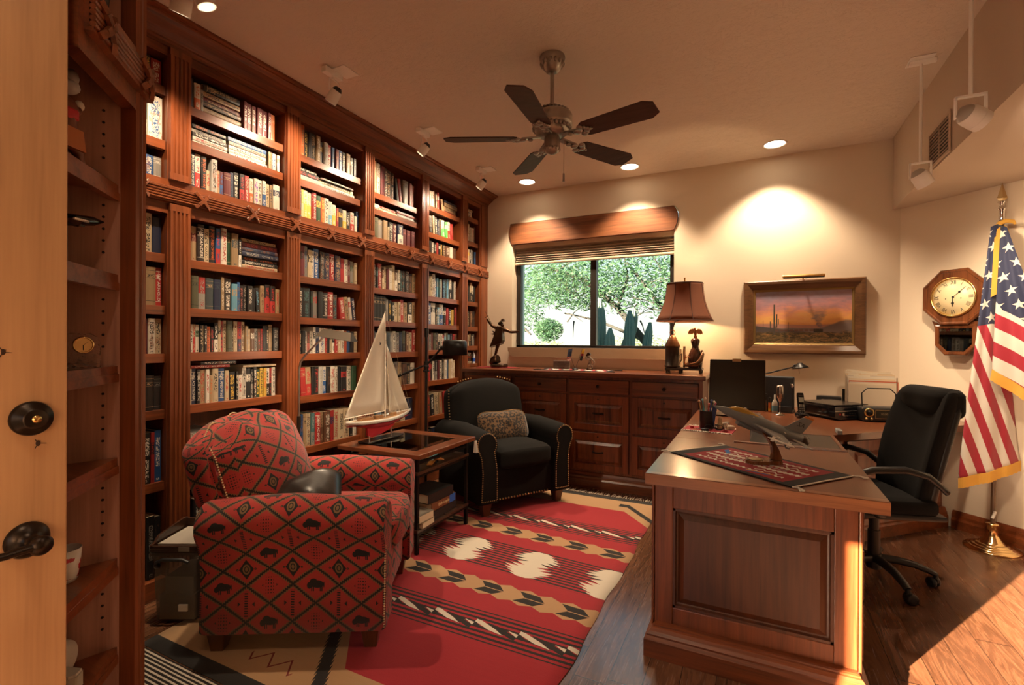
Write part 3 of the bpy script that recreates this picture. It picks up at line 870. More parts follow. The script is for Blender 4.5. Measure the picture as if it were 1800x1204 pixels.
class BA:
    def __init__(s): s.v = []; s.f = []; s.uv = []; s.cov = []; s.txt = []; s.lay = []; s.mi = []
    def face(s, pts, cov, txt, lay, uv=None, mi=0):
        n = len(s.v); s.v += pts; s.f.append(list(range(n, n+len(pts)))); s.mi.append(mi)
        s.uv.append(uv or [(-1, -1)]*len(pts)); s.cov.append(cov); s.txt.append(txt); s.lay.append(lay)
    def box(s, M, a, b, cov, mi=0):
        x0, y0, z0 = a; x1, y1, z1 = b
        v = [M @ Vector((x, y, z)) for z in (z0, z1) for y in (y0, y1) for x in (x0, x1)]
        for f in [(0, 2, 3, 1), (4, 5, 7, 6), (0, 1, 5, 4), (2, 6, 7, 3), (0, 4, 6, 2), (1, 3, 7, 5)]:
            s.face([v[i] for i in f], cov, cov, (0, 0, 0, 0), None, mi)
    def book(s, M, t, h, d, ck, tk, layout, seed, title=None):
        cov, txt = (*CC[ck], 1), (*CC[tk], 1)
        j = .85+.3*((seed*5.13) % 1)
        j *= .82; cov = (cov[0]*j, cov[1]*j, cov[2]*j, 1)
        lay = (layout, seed, h, t)
        ys = [-t/2, -t*.42, -t*.2, t*.2, t*.42, t/2]; bul = min(.006, t*.14)
        xs = [-bul, -bul*.45, -.0004, -.0004, -bul*.45, -bul]
        for k in range(5):
            p = [(xs[k], ys[k], 0), (xs[k+1], ys[k+1], 0), (xs[k+1], ys[k+1], h), (xs[k], ys[k], h)]
            u0, u1 = ys[k]/t+.5, ys[k+1]/t+.5
            s.face([M @ Vector(q) for q in p], cov, txt, lay, [(u0, .0001), (u1, .0001), (u1, 1), (u0, 1)])
        b = .0022
        s.box(M, (-d, -t/2, 0), (-bul, -t/2+b, h), cov); s.box(M, (-d, t/2-b, 0), (-bul, t/2, h), cov)
        s.box(M, (-bul-.002, -t/2+b, 0), (-bul, t/2-b, h), cov)
        pg = .004 if seed > .4 else .0005
        s.box(M, (-d+.004, -t/2+b, pg), (-bul-.002, t/2-b, h-pg), (*CC['c'], 1), 1)
        if title:
            body, col, z0, z1, flat = title
            mb = MB()
            a = body.replace('_', ' ')
            if flat:   # title runs across a lying book: along its height, letters up the thickness
                mb.text(a, t*.62, depth=.0003, width=(z1-z0)*h)
                # letters: along -z when standing == +y when lying ; keep same local frame as standing
            else:
                mb.text(a, t*.62, depth=.0003, width=(z1-z0)*h)
            zc = (z0+z1)/2*h
            for f in mb.f:
                s.face([M @ Vector((.0006+mb.v[i].z, mb.v[i].y, zc-mb.v[i].x)) for i in f], (*CC[col], 1), (*CC[col], 1), (0, 0, 0, 0))
    def build(s, name):
        me = bpy.data.meshes.new(name); me.from_pydata([tuple(p) for p in s.v], [], s.f)
        me.materials.append(BOOK); me.materials.append(PAPER)
        me.polygons.foreach_set('material_index', s.mi)
        ul = me.uv_layers.new(name='UVMap'); ul.data.foreach_set('uv', [c for f in s.uv for q in f for c in q])
        for nm, dat in (('cov', s.cov), ('txt', s.txt), ('lay', s.lay)):
            at = me.attributes.new(nm, 'FLOAT_COLOR', 'FACE'); at.data.foreach_set('color', [c for q in dat for c in q])
        o = bpy.data.objects.new(name, me); COL.objects.link(o); return o
STUFF = BA(); NB = [0]
random.seed(11)
ORD = ['first', 'second', 'third', 'fourth', 'fifth', 'sixth', 'seventh', 'eighth', 'ninth', 'tenth', 'eleventh', 'twelfth', 'thirteenth', 'fourteenth', 'fifteenth', 'sixteenth', 'seventeenth', 'eighteenth', 'nineteenth', 'twentieth',
       'twenty-first', 'twenty-second', 'twenty-third', 'twenty-fourth', 'twenty-fifth', 'twenty-sixth', 'twenty-seventh', 'twenty-eighth', 'twenty-ninth', 'thirtieth', 'thirty-first', 'thirty-second']
BAYN = {'A': 'leftmost bay', 'B': 'behind red armchair', 'C': 'behind slim lamp'}
TOK = re.compile(r'^(\w)(\w)(\d+)(?:@([\d.]+))?(?:L(-?\d+))?(?:#(\d))?(?:=(.+))?$')
def emit(bay, M_loc, rot, t, h, d, ck, tk, lay, title, label, group):
    seed = random.random()
    if bay in 'ABC' and NB[0] < 300:
        NB[0] += 1
        a = BA(); a.book(Matrix(), t, h, d, ck, tk, lay, seed, title)
        o = a.build('book'); o.location = M_loc; o.rotation_euler = rot
        tag(o, label, 'book', group)
    else:
        STUFF.book(Matrix.Translation(M_loc) @ Euler(rot).to_matrix().to_4x4(), t, h, d, ck, tk, lay, seed, title)
def shelf_row(bay, z, clear, rowname, spec, y0=None, y1=None, a=.86):
    b0, b1 = BAY[bay]; y0 = b0 if y0 is None else y0; y1 = b1 if y1 is None else y1
    toks = spec.split(); 
    def wid(k):
        if k[0] == '_': return float(k[1:])
        if k[0] == '[': return float(k[1:k.index(':')])
        return float(TOK.match(k).group(3))
    tot = sum(wid(k) for k in toks); run = 0
    span = (y1-y0-.006)
    f = lambda q: y0+.003+span*((q/tot)*(a+(1-a)*q/tot))
    n = 0; ns = 0; nstk = sum(1 for k in toks if k[0] == '[')
    for k in toks:
        w = wid(k); ya, yb = f(run), f(run+w); run += w
        if k[0] == '_': continue
        if k[0] == '[':
            ns += 1; items = k[k.index(':')+1:-1].split(','); zz = z+.0006; nz = len(items)
            for q, it in enumerate(items):
                g = TOK.match(it); th = float(g.group(3))/100*clear; h = (yb-ya)*random.uniform(.93, .995)
                if g.group(4): h = (yb-ya)*float(g.group(4))
                ti = None
                if g.group(7): ti = (g.group(7), g.group(2), .12, .88, True)
                xj = XF-.028-random.uniform(0, .02)
                pos = 'topmost' if q == nz-1 else ('lowest' if q == 0 else ORD[q]+' up')
                sk = 'flat stack' if nstk == 1 else ('left flat stack' if ns == 1 else ('right flat stack' if ns == nstk else 'middle flat stack'))
                lb = '%s book lying flat, %s in %s, %s, %s' % (CN[g.group(1)], pos, sk, rowname, BAYN.get(bay, ''))
                M = Vector((xj, ya+.001, zz+th/2))
                # lying: local z (height) -> +y reversed so that titles read left to right
                emit(bay, Vector((xj, ya+.001+h, zz+th/2)), (PI/2, 0, 0), th, h, .21, g.group(1), g.group(2), int(g.group(6) or random.choice((0, 1, 1))) if not ti else 9, ti, lb, 'books on the bookcase shelves')
                zz += th+.0005
            continue
        g = TOK.match(k); ck, tk = g.group(1), g.group(2)
        hf = float(g.group(4) or random.uniform(.74, .86)); h = hf*clear; t = (yb-ya)*.965
        lean = float(g.group(5) or 0)
        lay = int(g.group(6)) if g.group(6) else random.choice((0, 0, 1, 1, 1, 2, 3))
        ti = None
        if g.group(7): ti = (g.group(7), tk, .12, .90, False); lay = 9
        n += 1
        lb = '%s book, %s lettering, %s upright from left, %s, %s' % (CN[ck], CN[tk], ORD[min(n-1, 31)], rowname, BAYN.get(bay, ''))
        xj = XF-.026-random.uniform(0, .014)
        rx = -R(lean); yc = (ya+yb)/2
        zz = z + .0006 + (abs(math.sin(rx))*t/2 if lean else 0)
        if lean: t *= math.cos(rx)*.92
        emit(bay, Vector((xj, yc, zz)), (rx, 0, 0), t, h, .17, ck, tk, lay, ti, lb, 'books on the bookcase shelves')
ROWN = ['top shelf', 'second shelf', 'third shelf', 'fourth shelf', 'fifth shelf', 'sixth shelf', 'seventh shelf', 'eighth shelf', 'ninth shelf']
def levels(bay):
    zs = SH[bay]; up = [z for z in zs if z > 2.113]; lo = [z for z in zs if z < 1.99]
    tops = up+[2.1135]; out = []; ceil = 2.735
    for z in tops: out.append((z, ceil-z)); ceil = z-.047
    ceil = 1.94
    for z in lo+([.1] if bay != 'F' else []): out.append((z, ceil-z)); ceil = z-.047
    return out
ROWS = {}
ROWS['A'] = ['_40 ky30@.85#1 rw34@.83#1', '_20 Tw40@.84#3 wb46@.93#1', '_20 bw34@.72=LORD bw34@.70 Gw28@.72#4', '_30 wk24@.93 ck34@.94#1 nk34@.88#4', '_30 kw22@.9 tk34@.88#4 rw18@.88=HAP_ARNOLD',
             '_20 dk20@.88#4 dk24@.88#4 wk24@.90#1 ck22@.90#1', '_20 kt26@.74#4 kt26@.74#4 kG20@.72#4', '_10 wr20@.8 on20@.78#0 kw26@.80 rk12@.8 bw24@.82', '_10 kc30@.72 kc26@.72 kG30@.72 kk20@.7']
ROWS['B'] = [
 'ek50@.90#1 nk22@.80 kk18@.82 _5 wo92@.72#3 Lk38@.62 [550:yk6,tm14,Dt14,dt14,tk14,kc20@.9=AYN_RAND__ATLAS_SHRUGGED] dw50@.85#0 dw75@.85#0 wk6@.8 dw62@.85#0 dw84@.85#0 dw76@.85#0 dw40@.85#0 ot72@.86#4 _75',
 '_4 bw56@.90#1 _4 [390:wk10,wr17=BRAD_TAYLOR,Dw17,wn16=BRAD_TAYLOR,ko16] _8 [440:wr13,wr15,wk17=POLITICAL,Lm17,bc20=VINCE_FLYNN] to42@.80#1 bw12@.82 wb34@.80#1 mk14@.8 wt32@.80 _14',
 'kT26@.99 tk12@.55 nw58@.97=BRAD_THOR_BLACK_LIST wr64@.96#3 ko56@.95=BRAD_THOR cr46@.60#0 sk68@.95#1 tr32@.68 db38@.68#3 dt78@.70#4 nS38@.76 kw62@.80 kr56@.80#3 rw52@.80#1 wo46@.76#3 wp56@.80#1 wk48@.80#1 wb42@.82 ck40@.76 tn34@.76 wn78@.80#2 _12',
 'wL60@.99#4 td68@.86#2 Dw82@.93=ALEXANDER ck62@.86#1 ko74@.96=FORTUNES_OF_WAR br60@.93#3 wr66@.96=MAYDAY gt56@.88#4 tS82@.88#2 kw34@.76 _12 [450:cr10=DICTIONARY_OF_WARS,kw11=MILITARY_HISTORY,ko11,nL13,nS12,dr15,tk9] _20',
 'Tk55@.80#4 ek85@.83#4 rG85@.82#3 St90@.81#4 nS82@.80#4 tw36@.88 Dw90@.86#1 lt66@.74#2 bT32@.80 kP42@.72 kG42@.75 kw62@.73 kk34@.68 _18 kl44@.70L-4 tm52@.78 kr66@.82#3 kr60@.80#3 tr46@.72 _16',
 'TG24@.79 kw26@.79 wk30@.80 cr26@.80 wg36@.79 kc26@.78 ck20@.78 kw30@.77 om44@.75 kr34@.73 kw40@.86#3 ck32@.94 rk28@.92 ck36@.94#1 ek56@.94#4 kw14@.7 cm44@.93 rn44@.92#3 cm38@.92 tG30@.80 ct26@.70 mw40@.72#2 Gk40@.72#1 mr34@.72 rk22@.72 kk48@.82 kc24@.80 tk40@.86#4 kG68@.78 _14',
 'cw60@.82#1 nw62@.82=WALLACE_STEGNER kw34@.80=CUSTER tr64@.79#1 wr40@.79#0 to34@.64#0 ck70@.80#0 bw76@.80=HOPE_AND_WAR cr44@.74#0 ky78@.70#1 kc28@.70 wr48@.61#0 wk48@.80=SOS kw52@.76#2 kG26@.74 kw36@.80 gy42@.72=NAM yk38@.76=TANKS yo38@.75#0 wk46@.74#3 rk24@.75 wk44@.76=DOG_DAYS _48',
 '[250:wb14,mw20,wk18,Gw14] _20 [260:kb12,wm16,lw20] wb50@.72 bw48@.70#1 wk52@.68 nw40@.72', '_40 kw40 Dk44 ww38 ck52 kk60 nk40 Gk60 kw44 kk44']
ROWS['C'] = [
 'bp34@.95#1 _6 ot42@.98#0 ky38@.86 kk32@.86 kt42@.87#1 tw40@.86#1 ky34@.72#2 sG42@.76#1 rw36@.75#1 bk32@.72 dr36@.71 bw36@.72#1 kc34@.72 tk40@.72#1 kw32@.64 kG26@.66 _36',
 '[230:sc30@.99,kr28@.95,kw18@.9] _4 [340:sk22@.95,ck24=DESERT,kG12@.9] _30',
 'cy12@.9 bw38@.96=WORLD yc22@.93#3 wy38@.94#3 wy44@.92#3 rw38@.96=MARINES gy42@.90#2 oy36@.88#1 wk40@.90#1 wl38@.84#3 wy38@.78#3 ry22@.70 ky38@.71#2 wy38@.70#3 kw30@.66 wr38@.70#3 ww22@.60 nb26@.80',
 'cr42@.96 dk46@.95#2 Gb30@.95 ck40@.86#2 wm20@.86 bw58@.94#1 kG48@.88#1 nt52@.88#1 rw50@.88=LIKELY nt58@.86#1 rd38@.81 wk36@.80 dG26@.80 Gg32@.77 ck26@.74#4 _24',
 'Tw24@.88 kw36@.86#1 _4 kT72@.88#1 kg22@.80 Gr52@.82#2 kk40@.82 kw46@.80=THE_BUNKER rw50@.84=BERLIN kT42@.78#1 _30 rw50@.70L-8 tk40@.74L-8 wr28@.74L-8 nw30@.72L-8 _24',
 'lb22@.80 kc40@.78 kk30@.78 wm22@.76 mP26@.75 wk26@.78 wk24@.92 nG34@.92 wb56@.90#1 rk20@.90 kk26@.88 ck30@.88 kw22@.86 rw22@.84 cw26@.84 wk30@.84 or34@.82#1 bk28@.82 kk34@.80 ck30@.80#4 _20',
 'wr28@.82 _22 rt56@.80L-2#4 tr60@.80L-2#3 kk30@.80 kr34@.80=NIMITZ sG38@.80 wb42@.79#3 km32@.78 wr44@.79#1 wk28@.78 kk38@.77 kr58@.76#2 wg46@.77#1 gk46@.77#4 _24',
 'bw28@.74 kk24 bn30@.74 tk30@.74#4 ck42@.73#1 TG36@.73#3 rw48@.73=JOHN_ADAMS tm38@.72#3 mw58@.72#1 rn32@.73 cr46@.73=LAST_STAND ck54@.72 ck54@.72 kc36@.70 wk32@.70 _16',
 '_30 wk50@.5 kw40@.4 wm60@.35 _60 wk50@.4 mk60@.5 wG80@.4 _80']
ROWS['D'] = [
 'rk30@.88#1 cw38@.97#4 wm32@.93 dk34@.90#1 kw22@.87 kc48@.86#1 kw26@.84 _30 kk26@.74L-9 rk30@.76L-9 Gk54@.80#4 Pr26@.76#4 Pr30@.74#4 _20',
 '[90:wk26,wk18,wG14] [140:cw24L0,rw30@.95] [170:Gs26,Gk12,rk16,nk14]',
 'pw34@.94#1 ek42@.92#4 Gt44@.92#4 tG36@.90#4 ck16@.66 kw38@.90#1 dw36@.92#1 nw50@.92#3 dP36@.80#4 dP36@.80#4 dP34@.80#4 _20',
 'kT16 kT18 kG18 kT16 rw34@.90=TERRORIST mc18 ck20 dk20 wG24 ct26@.94 mw22 wk20 kT22 kT26 kG30 km26 tk26 _10',
 'kt26@.93#4 kt26@.93#4 kt26@.93#4 kt26@.93#4 kt26@.93#4 GL18 ky28 kw20 ck26 ck24 rw24@.9 tk30 kw32 tk22 _14',
 'wk20 km22 GS30 nk22 kr22 ck18 Sk34 GL24 wk28 Gk26 nS24 ek26 mc22 ck26 rw28@.92 _8',
 'wk30 kr22 dw26 ck22 kw20 nG28 Gm24 tk22 mk26 kt22 wG26 _10', 'wr30@.6 _20 lb40@.6 kk40 Gw50@.62 _10 wk40@.66 ck30@.7 nk60@.7 _20', '_30 kw40 ck40 Gw40 mk60']
ROWS['E'] = [
 '_12 wm14L-3 kc16L-3 cw18L-3 wk18L-3 cr16L-3 mc18L-3 rw14L-3 _22 tm22@.6L-14 [110:dk12,tk20,tk20,nk10] _10',
 '_20 nk26L-5 Gk26L-5 ck18L-5 kw22L-5 nG22L-5 ek18L-5 wv30L-5#3 vw22L-5 wr24L-5#3 rP26L-5 _30',
 'yk22 kw20 kk24 Gw22 kw20 rk18 kw18 yk16 kc20 _6 mw40@.8 ww30@.84 mk24@.8 _14',
 'cw20 ct22 ck22 wk28@.94 bw18 lG14 TG16 wG16 nl20 kT20 lb16 wk18 kk22 wk16 _16',
 'wb26@.92#3 bw30@.92#1 wk38@.94 kc14 lw18 wb32@.92#3 kw22 rk20 kw22 yt20 dr18 _8',
 'ck22 kr20 Gk22 dm20 ek24 kG18 wk20 wk18 rw16 Gl18 ek18 lG20 nG20 rk18 mk16 _8',
 'lw22 Tk20 rd20 kr20 wk22 kG22 dk18 wk26 kw16 wG24 bT16 ct20 wt22 cw20 _20', '_16 mr30@.7L-4 kw24@.7L-4 ck30@.72L-4 tr26@.72L-4 rk22@.74L-4 _64', '_20 kk40 nw40 mk40 _100']
ROWS['F'] = ['[100:ck26,wk22,ck18] _40', 'ek18 wk22 cw20 kc14 wt22 wr20 mk16 _16', 'bn26 wk16 cy16 kw20 sk20 kk16 bk14 _10', 'rk14 kk24 wk20 kk24 ck26@.9 wk18 kk16 _12', 'kk26 ck18 kt22 mt26 kk24 _16', 'kr18 kk18 ck24 tk22 kw20 Gk20 _14', '[90:ck16,kr14,Gk12,ok14,kw10,wl14] _40']
for bay in 'ABCDEF':
    for i, ((z, cl), spec) in enumerate(zip(levels(bay), ROWS[bay])):
        if bay == 'A': shelf_row(bay, z, cl, ROWN[i], spec, 1.285, 1.438)
        else: shelf_row(bay, z, cl, ROWN[i], spec)
BAY['Z'] = BAY['A']; SH['Z'] = SH['A']; ROWS['Z'] = ROWS['E']
for i, ((z, cl), spec) in enumerate(zip(levels('A'), ROWS['Z'])):
    shelf_row('Z', z, cl, ROWN[i], ' '.join(k for k in spec.split() if k[0] not in '_[' and 'L' not in k[2:]) or 'kw30 ck30 rk30 nk30 tk30', .875, 1.275)
st = STUFF.build('books'); st['kind'] = 'stuff'
tag(st, 'rows of assorted books filling the far bays of the bookcase', 'books')
GLUEB = plain('glue_bottle', (.55, .57, .62), .4)
gb = thing('glue_bottle', 'small white bottle with a blue label beside flat books in the last bay', 'bottle', (XF-.05, 4.545, 1.0616))
MB().lathe([(.018, 0), (.018, .085), (.014, .1), (.006, .11), (.006, .128), (.0, .13)], 14).build('bottle_body', GLUEB, gb)
MB().lathe([(.0186, .02), (.0186, .06)], 14).build('label_band', plain('blue_label', (.02, .08, .4), .5), gb)
# flat books lying on top of the upright rows behind the red armchair
for (y, z, h, t, ck, tk, lab, rl) in ((1.70, 1.1445, .215, .016, 'r', 'w', 'thin red paperback lying flat on upright books behind the red armchair', 0), (1.745, 1.1615, .20, .019, 'k', 'w', 'black paperback lying flat on a red one behind the red armchair', 0),
                                     (2.0, 1.138, .22, .012, 'c', 't', 'thin cream book lying flat on upright books beside the black paperback', 0)):
    a = BA(); a.book(Matrix(), t, h, .16, ck, tk, 1, .37)
    o = a.build('book'); o.location = (XF-.03, y+h/2-.015, z+t/2); o.rotation_euler = (PI/2, 0, 0)
    tag(o, lab, 'book', 'books on the bookcase shelves')
# ------------------------------------------------------------------ raised-panel cabinet fronts (local frame: x right, y out of the front is -y, z up)
def raised(mb, x0, z0, x1, z1, y, st=.05, t=.02, rail=None):
    """frame-and-raised-panel front whose face is at y (outwards = -y)"""
    rl = rail or st
    mb.box(x0, y, z0, x0+st, y+t, z1).box(x1-st, y, z0, x1, y+t, z1)
    mb.box(x0+st, y, z0, x1-st, y+t, z0+rl).box(x0+st, y, z1-rl, x1-st, y+t, z1)
    return panel(mb, x0+st, z0+rl, x1-st, z1-rl, y+.002)
def panel(mb, x0, z0, x1, z1, y, mi=None):
    g, f = .010, .034
    r = [[(x0-.004, y+.004, z0-.004), (x1+.004, y+.004, z0-.004), (x1+.004, y+.004, z1+.004), (x0-.004, y+.004, z1+.004)]]
    for (o, d) in ((0, .003), (g*.4, .011), (g, .012), (f, .0), (f+.004, .0)):
        r.append([(x0+o, y+d, z0+o), (x1-o, y+d, z0+o), (x1-o, y+d, z1-o), (x0+o, y+d, z1-o)])
    for a, b in zip(r[:-1], r[1:]):
        mb.add(a+b, [(i, (i+1) % 4, 4+(i+1) % 4, 4+i) for i in range(4)], mi)
    mb.add(r[-1], [(0, 1, 2, 3)], mi)
    return mb
def knob(par, x, y, z, T, r=.015):
    m = MB(); m.T = T
    m.lathe([(.008, 0), (.006, -.008), (.007, -.014), (r, -.018), (r*.95, -.026), (r*.5, -.031), (0, -.032)][::1], 16, (x, y, z), axis='y')
    return m.build('knob', ORB, par)
def binpull(par, x, y, z, T, w=.085):
    m = MB(); m.T = T
    m.tube([(x-w/2, y, z), (x-w/2+.006, y-.018, z+.002), (x-w/4, y-.026, z), (x, y-.028, z), (x+w/4, y-.026, z), (x+w/2-.006, y-.018, z+.002), (x+w/2, y, z)], [.006, .007, .007, .0075, .007, .007, .006], 10)
    for s in (-1, 1): m.cyl((x+s*w/2, y+.001, z), (x+s*w/2, y-.004, z), .010, n=12)
    return m.build('pull', ORB, par)
def lockp(par, x, y, z, T):
    m = MB(); m.T = T
    m.cyl((x, y+.001, z), (x, y-.003, z), .0075, n=14)
    return m.build('lock', ORB, par)
I4 = Matrix()

# ------------------------------------------------------------------ credenza under the window
cred = thing('credenza', 'long mahogany credenza with rows of drawers under the window', 'cabinet', (-1.5, 4.46, 0))
CY = 4.225
def cb(mb, name, mat, par=None, **k): return mb.build(name, mat, par or cred, world=True, **k)
cb(MB().box(-2.63, CY+.022, .08, -.37, 4.735, .988), 'carcass', W_Z)
cb(MB().box(-2.643, 4.185, .99, -.345, 4.738, 1.028), 'top', W_TOP, bevel=.006)
cb(MB().prism([(4.19, 0), (4.19, .07), (4.198, .085), (4.198, .10), (4.207, .112), (4.215, .13), (4.222, .135), (4.25, .135), (4.25, 0)], -2.63, -.36, 'x'), 'plinth', W_X)
cols = [(-2.62, -2.095), (-2.06, -1.532), (-1.510, -.962), (-.940, -.400)]
fr = MB()
for x0, x1 in ((-2.63, -2.62), (-2.095, -2.06), (-1.532, -1.510), (-.962, -.940), (-.400, -.37)): fr.box(x0, CY+.004, .10, x1, CY+.03, .985)
for z0, z1 in ((.965, .988), (.826, .838), (.494, .510), (.12, .155)):
    for x0, x1 in cols: fr.box(x0, CY+.004, z0, x1, CY+.03, z1)
cb(fr, 'face_frame', W_Z)
T0 = Matrix.Translation(-Vector(cred.location))
for ci, (x0, x1) in enumerate(cols):
    m = MB(); m.box(x0+.003, CY-.012, .841, x1-.003, CY+.02, .962)
    d = cb(m, 'drawer', W_X, bevel=.004)
    knob(d, (x0+x1)/2, CY-.012, .905, T0)
    for z0, z1 in ((.513, .823), (.158, .491)):
        m = MB(); m.cur = 0
        st = .055
        m.box(x0+.003, CY-.012, z0, x0+st, CY+.008, z1).box(x1-st, CY-.012, z0, x1-.003, CY+.008, z1)
        m.box(x0+st, CY-.012, z0, x1-st, CY+.008, z0+st).box(x0+st, CY-.012, z1-.075, x1-st, CY+.008, z1)
        d = cb(m, 'drawer', W_Z, bevel=.002)
        cb(panel(MB(), x0+st, z0+st, x1-st, z1-.075, CY-.010), 'raised_panel', W_RIB, d)
        binpull(d, (x0+x1)/2, CY-.010, (z0+z1)/2-.005, T0)
        lockp(d, (x0+x1)/2, CY-.012, z1-.034, T0)

# ------------------------------------------------------------------ the peninsula desk
desk = thing('desk', 'large mahogany pedestal desk with a panelled end in the foreground', 'desk', (-.02, 2.75, 0))
def dk(mb, name, mat, par=None, **k): return mb.build(name, mat, par or desk, world=True, **k)
DY = 2.120
dk(MB().box(-.372, DY+.022, .02, .345, 3.36, .712), 'pedestal', W_Z)
e = MB()
x0, x1, z0, z1 = -.385, .352, .098, .712
e.box(x0, DY, z0, x0+.010, DY+.022, z1).box(x1-.010, DY, z0, x1, DY+.022, z1)
e.box(x0+.012, DY+.003, z0, x0+.085, DY+.022, z1).box(x1-.085, DY+.003, z0, x1-.012, DY+.022, z1)
e.box(x0+.085, DY+.003, z0, x1-.085, DY+.022, z0+.095).box(x0+.085, DY+.003, z1-.105, x1-.085, DY+.022, z1)
ep = dk(e, 'end_panel', W_Z, bevel=.003)
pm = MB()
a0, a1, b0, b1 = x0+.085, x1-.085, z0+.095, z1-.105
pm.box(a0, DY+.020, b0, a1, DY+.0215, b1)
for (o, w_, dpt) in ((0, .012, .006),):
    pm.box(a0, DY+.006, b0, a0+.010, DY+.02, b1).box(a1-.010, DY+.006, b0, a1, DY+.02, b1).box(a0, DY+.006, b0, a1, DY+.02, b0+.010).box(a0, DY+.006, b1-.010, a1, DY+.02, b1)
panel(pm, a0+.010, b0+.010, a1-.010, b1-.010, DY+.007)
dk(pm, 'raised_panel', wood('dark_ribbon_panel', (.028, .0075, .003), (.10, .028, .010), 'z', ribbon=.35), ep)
base = [(0, 0), (0, .070), (.006, .078), (.010, .083), (.010, .090), (.020, .100), (.028, .112), (.034, .115), (.034, .121), (.041, .124), (.06, .124), (.06, 0)]
bl_ = MB()
off = lambda o: [(-.405+o, DY-.062+o), (.378-o, DY-.062+o), (.378-o, 3.36), (-.405+o, 3.36)]
bl_.loft([[(*q, p[1]) for q in off(p[0])] for p in base[:-1]], smooth=False, caps=True)
dk(bl_, 'plinth', W_X)
# left side: panelled; right side: drawers
sp = MB(); sp.T = Matrix.Translation((-.372, 0, 0)) @ Matrix.Rotation(-PI/2, 4, 'Z')
for a, b in ((-2.72, -2.14), (-3.34, -2.76)): raised(sp, a, .13, b, .70, -.012, .07)
dk(sp, 'side_panel', W_Z)
Td = Matrix.Translation((.345, 0, 0)) @ Matrix.Rotation(PI/2, 4, 'Z')
for z0_, z1_ in ((.56, .69), (.36, .545), (.14, .345)):
    m = MB(); m.T = Td; m.box(2.16, -.018, z0_, 2.62, 0, z1_)
    d = dk(m, 'drawer', W_Y, bevel=.004)
    knob(d, 2.39, -.018, (z0_+z1_)/2, Matrix.Translation(-Vector(desk.location)) @ Td)
tp = MB(); tp.prism([(-.400, 2.050), (.418, 2.050), (.418, 3.405), (-.400, 3.405)], .714, .752, 'z')
tp.box(-.400, 2.050, .7525, .418, 2.905, .760).box(-.400, 2.906, .7525, -.02, 3.404, .760).box(-.02, 3.37, .7525, .418, 3.404, .760).box(.400, 2.906, .7525, .418, 3.37, .760)
top = dk(tp, 'top', W_TOPY, bevel=.0015)
dk(MB().box(-.398, 2.052, .7602, .416, 2.086, .7606).box(-.400, 2.0495, .716, .418, 2.0500, .758), 'edge_band', wood('edge_band', (.15, .05, .018), (.36, .13, .05), 'x', rough=.3, coat=.4), top)
dk(MB().box(-.018, 2.93, .7526, .399, 3.369, .7576), 'dark_writing_panel', plain('smoked_panel', (.05, .045, .04), .24, spec=.6), top)
dk(MB().prism([(2.895, .7602), (2.898, .766), (2.915, .768), (2.928, .764), (2.930, .7602)], -.095, .417, 'x'), 'raised_lip', W_TOP, top)

# ------------------------------------------------------------------ corner counter along the back wall
ctr = thing('corner_counter', 'mahogany desk-height corner counter with angled front and panel doors', 'counter', (.75, 4.3, 0))
def ct(mb, name, mat, par=None, **k): return mb.build(name, mat, par or ctr, world=True, **k)
cp_ = [(-.400, 3.408), (.424, 3.408), (1.377, 4.361), (1.008, 4.735), (-.338, 4.735), (-.338, 4.18), (-.400, 4.18)]
ct(MB().prism(cp_, .716, .758, 'z'), 'top', W_TOPY, bevel=.004)
bp = [(.500, 3.810+.01), (1.212, 4.522+.01), (1.0, 4.73), (.30, 4.73), (.30, 3.85)]
ct(MB().prism(bp, .10, .714, 'z'), 'cabinet_body', W_Z)
ct(MB().box(-.335, 4.66, .02, .30, 4.70, .714), 'modesty_panel', W_Z)
# frame along the angled front: origin at the left end of the front
Tc = Matrix.Translation((.500, 3.800, 0)) @ Matrix.Rotation(PI/4, 4, 'Z')
def tcb(fn, name, mat, par=None, **k):
    m = MB(); m.T = Tc; fn(m); return ct(m, name, mat, par, **k)
L = 1.006
tcb(lambda m: m.box(0, -.002, .10, .045, .02, .712).box(.470, -.002, .10, .530, .02, .712).box(L-.045, -.002, .10, L, .02, .712).box(0, -.002, .66, L, .02, .712), 'face_frame', W_Z)
for a, b in ((.048, .468), (.532, L-.047)):
    m = MB(); m.T = Tc; raised(m, a, .15, b, .655, -.020, .065)
    d = ct(m, 'cabinet_door', W_Z)
    knob(d, b-.03 if a < .3 else a+.03, -.020, .52, Matrix.Translation(-Vector(ctr.location)) @ Tc, .012)
m = MB(); m.T = Tc
m.prism([(-.020-p[0]*.9+.0, p[1]) for p in [(0, .135), (.004, .13), (.012, .112), (.018, .10), (.018, .088), (.026, .076), (.026, .0), (-.03, 0), (-.03, .135)]], -.0, L, 'x')
ct(m, 'base_moulding', W_X)

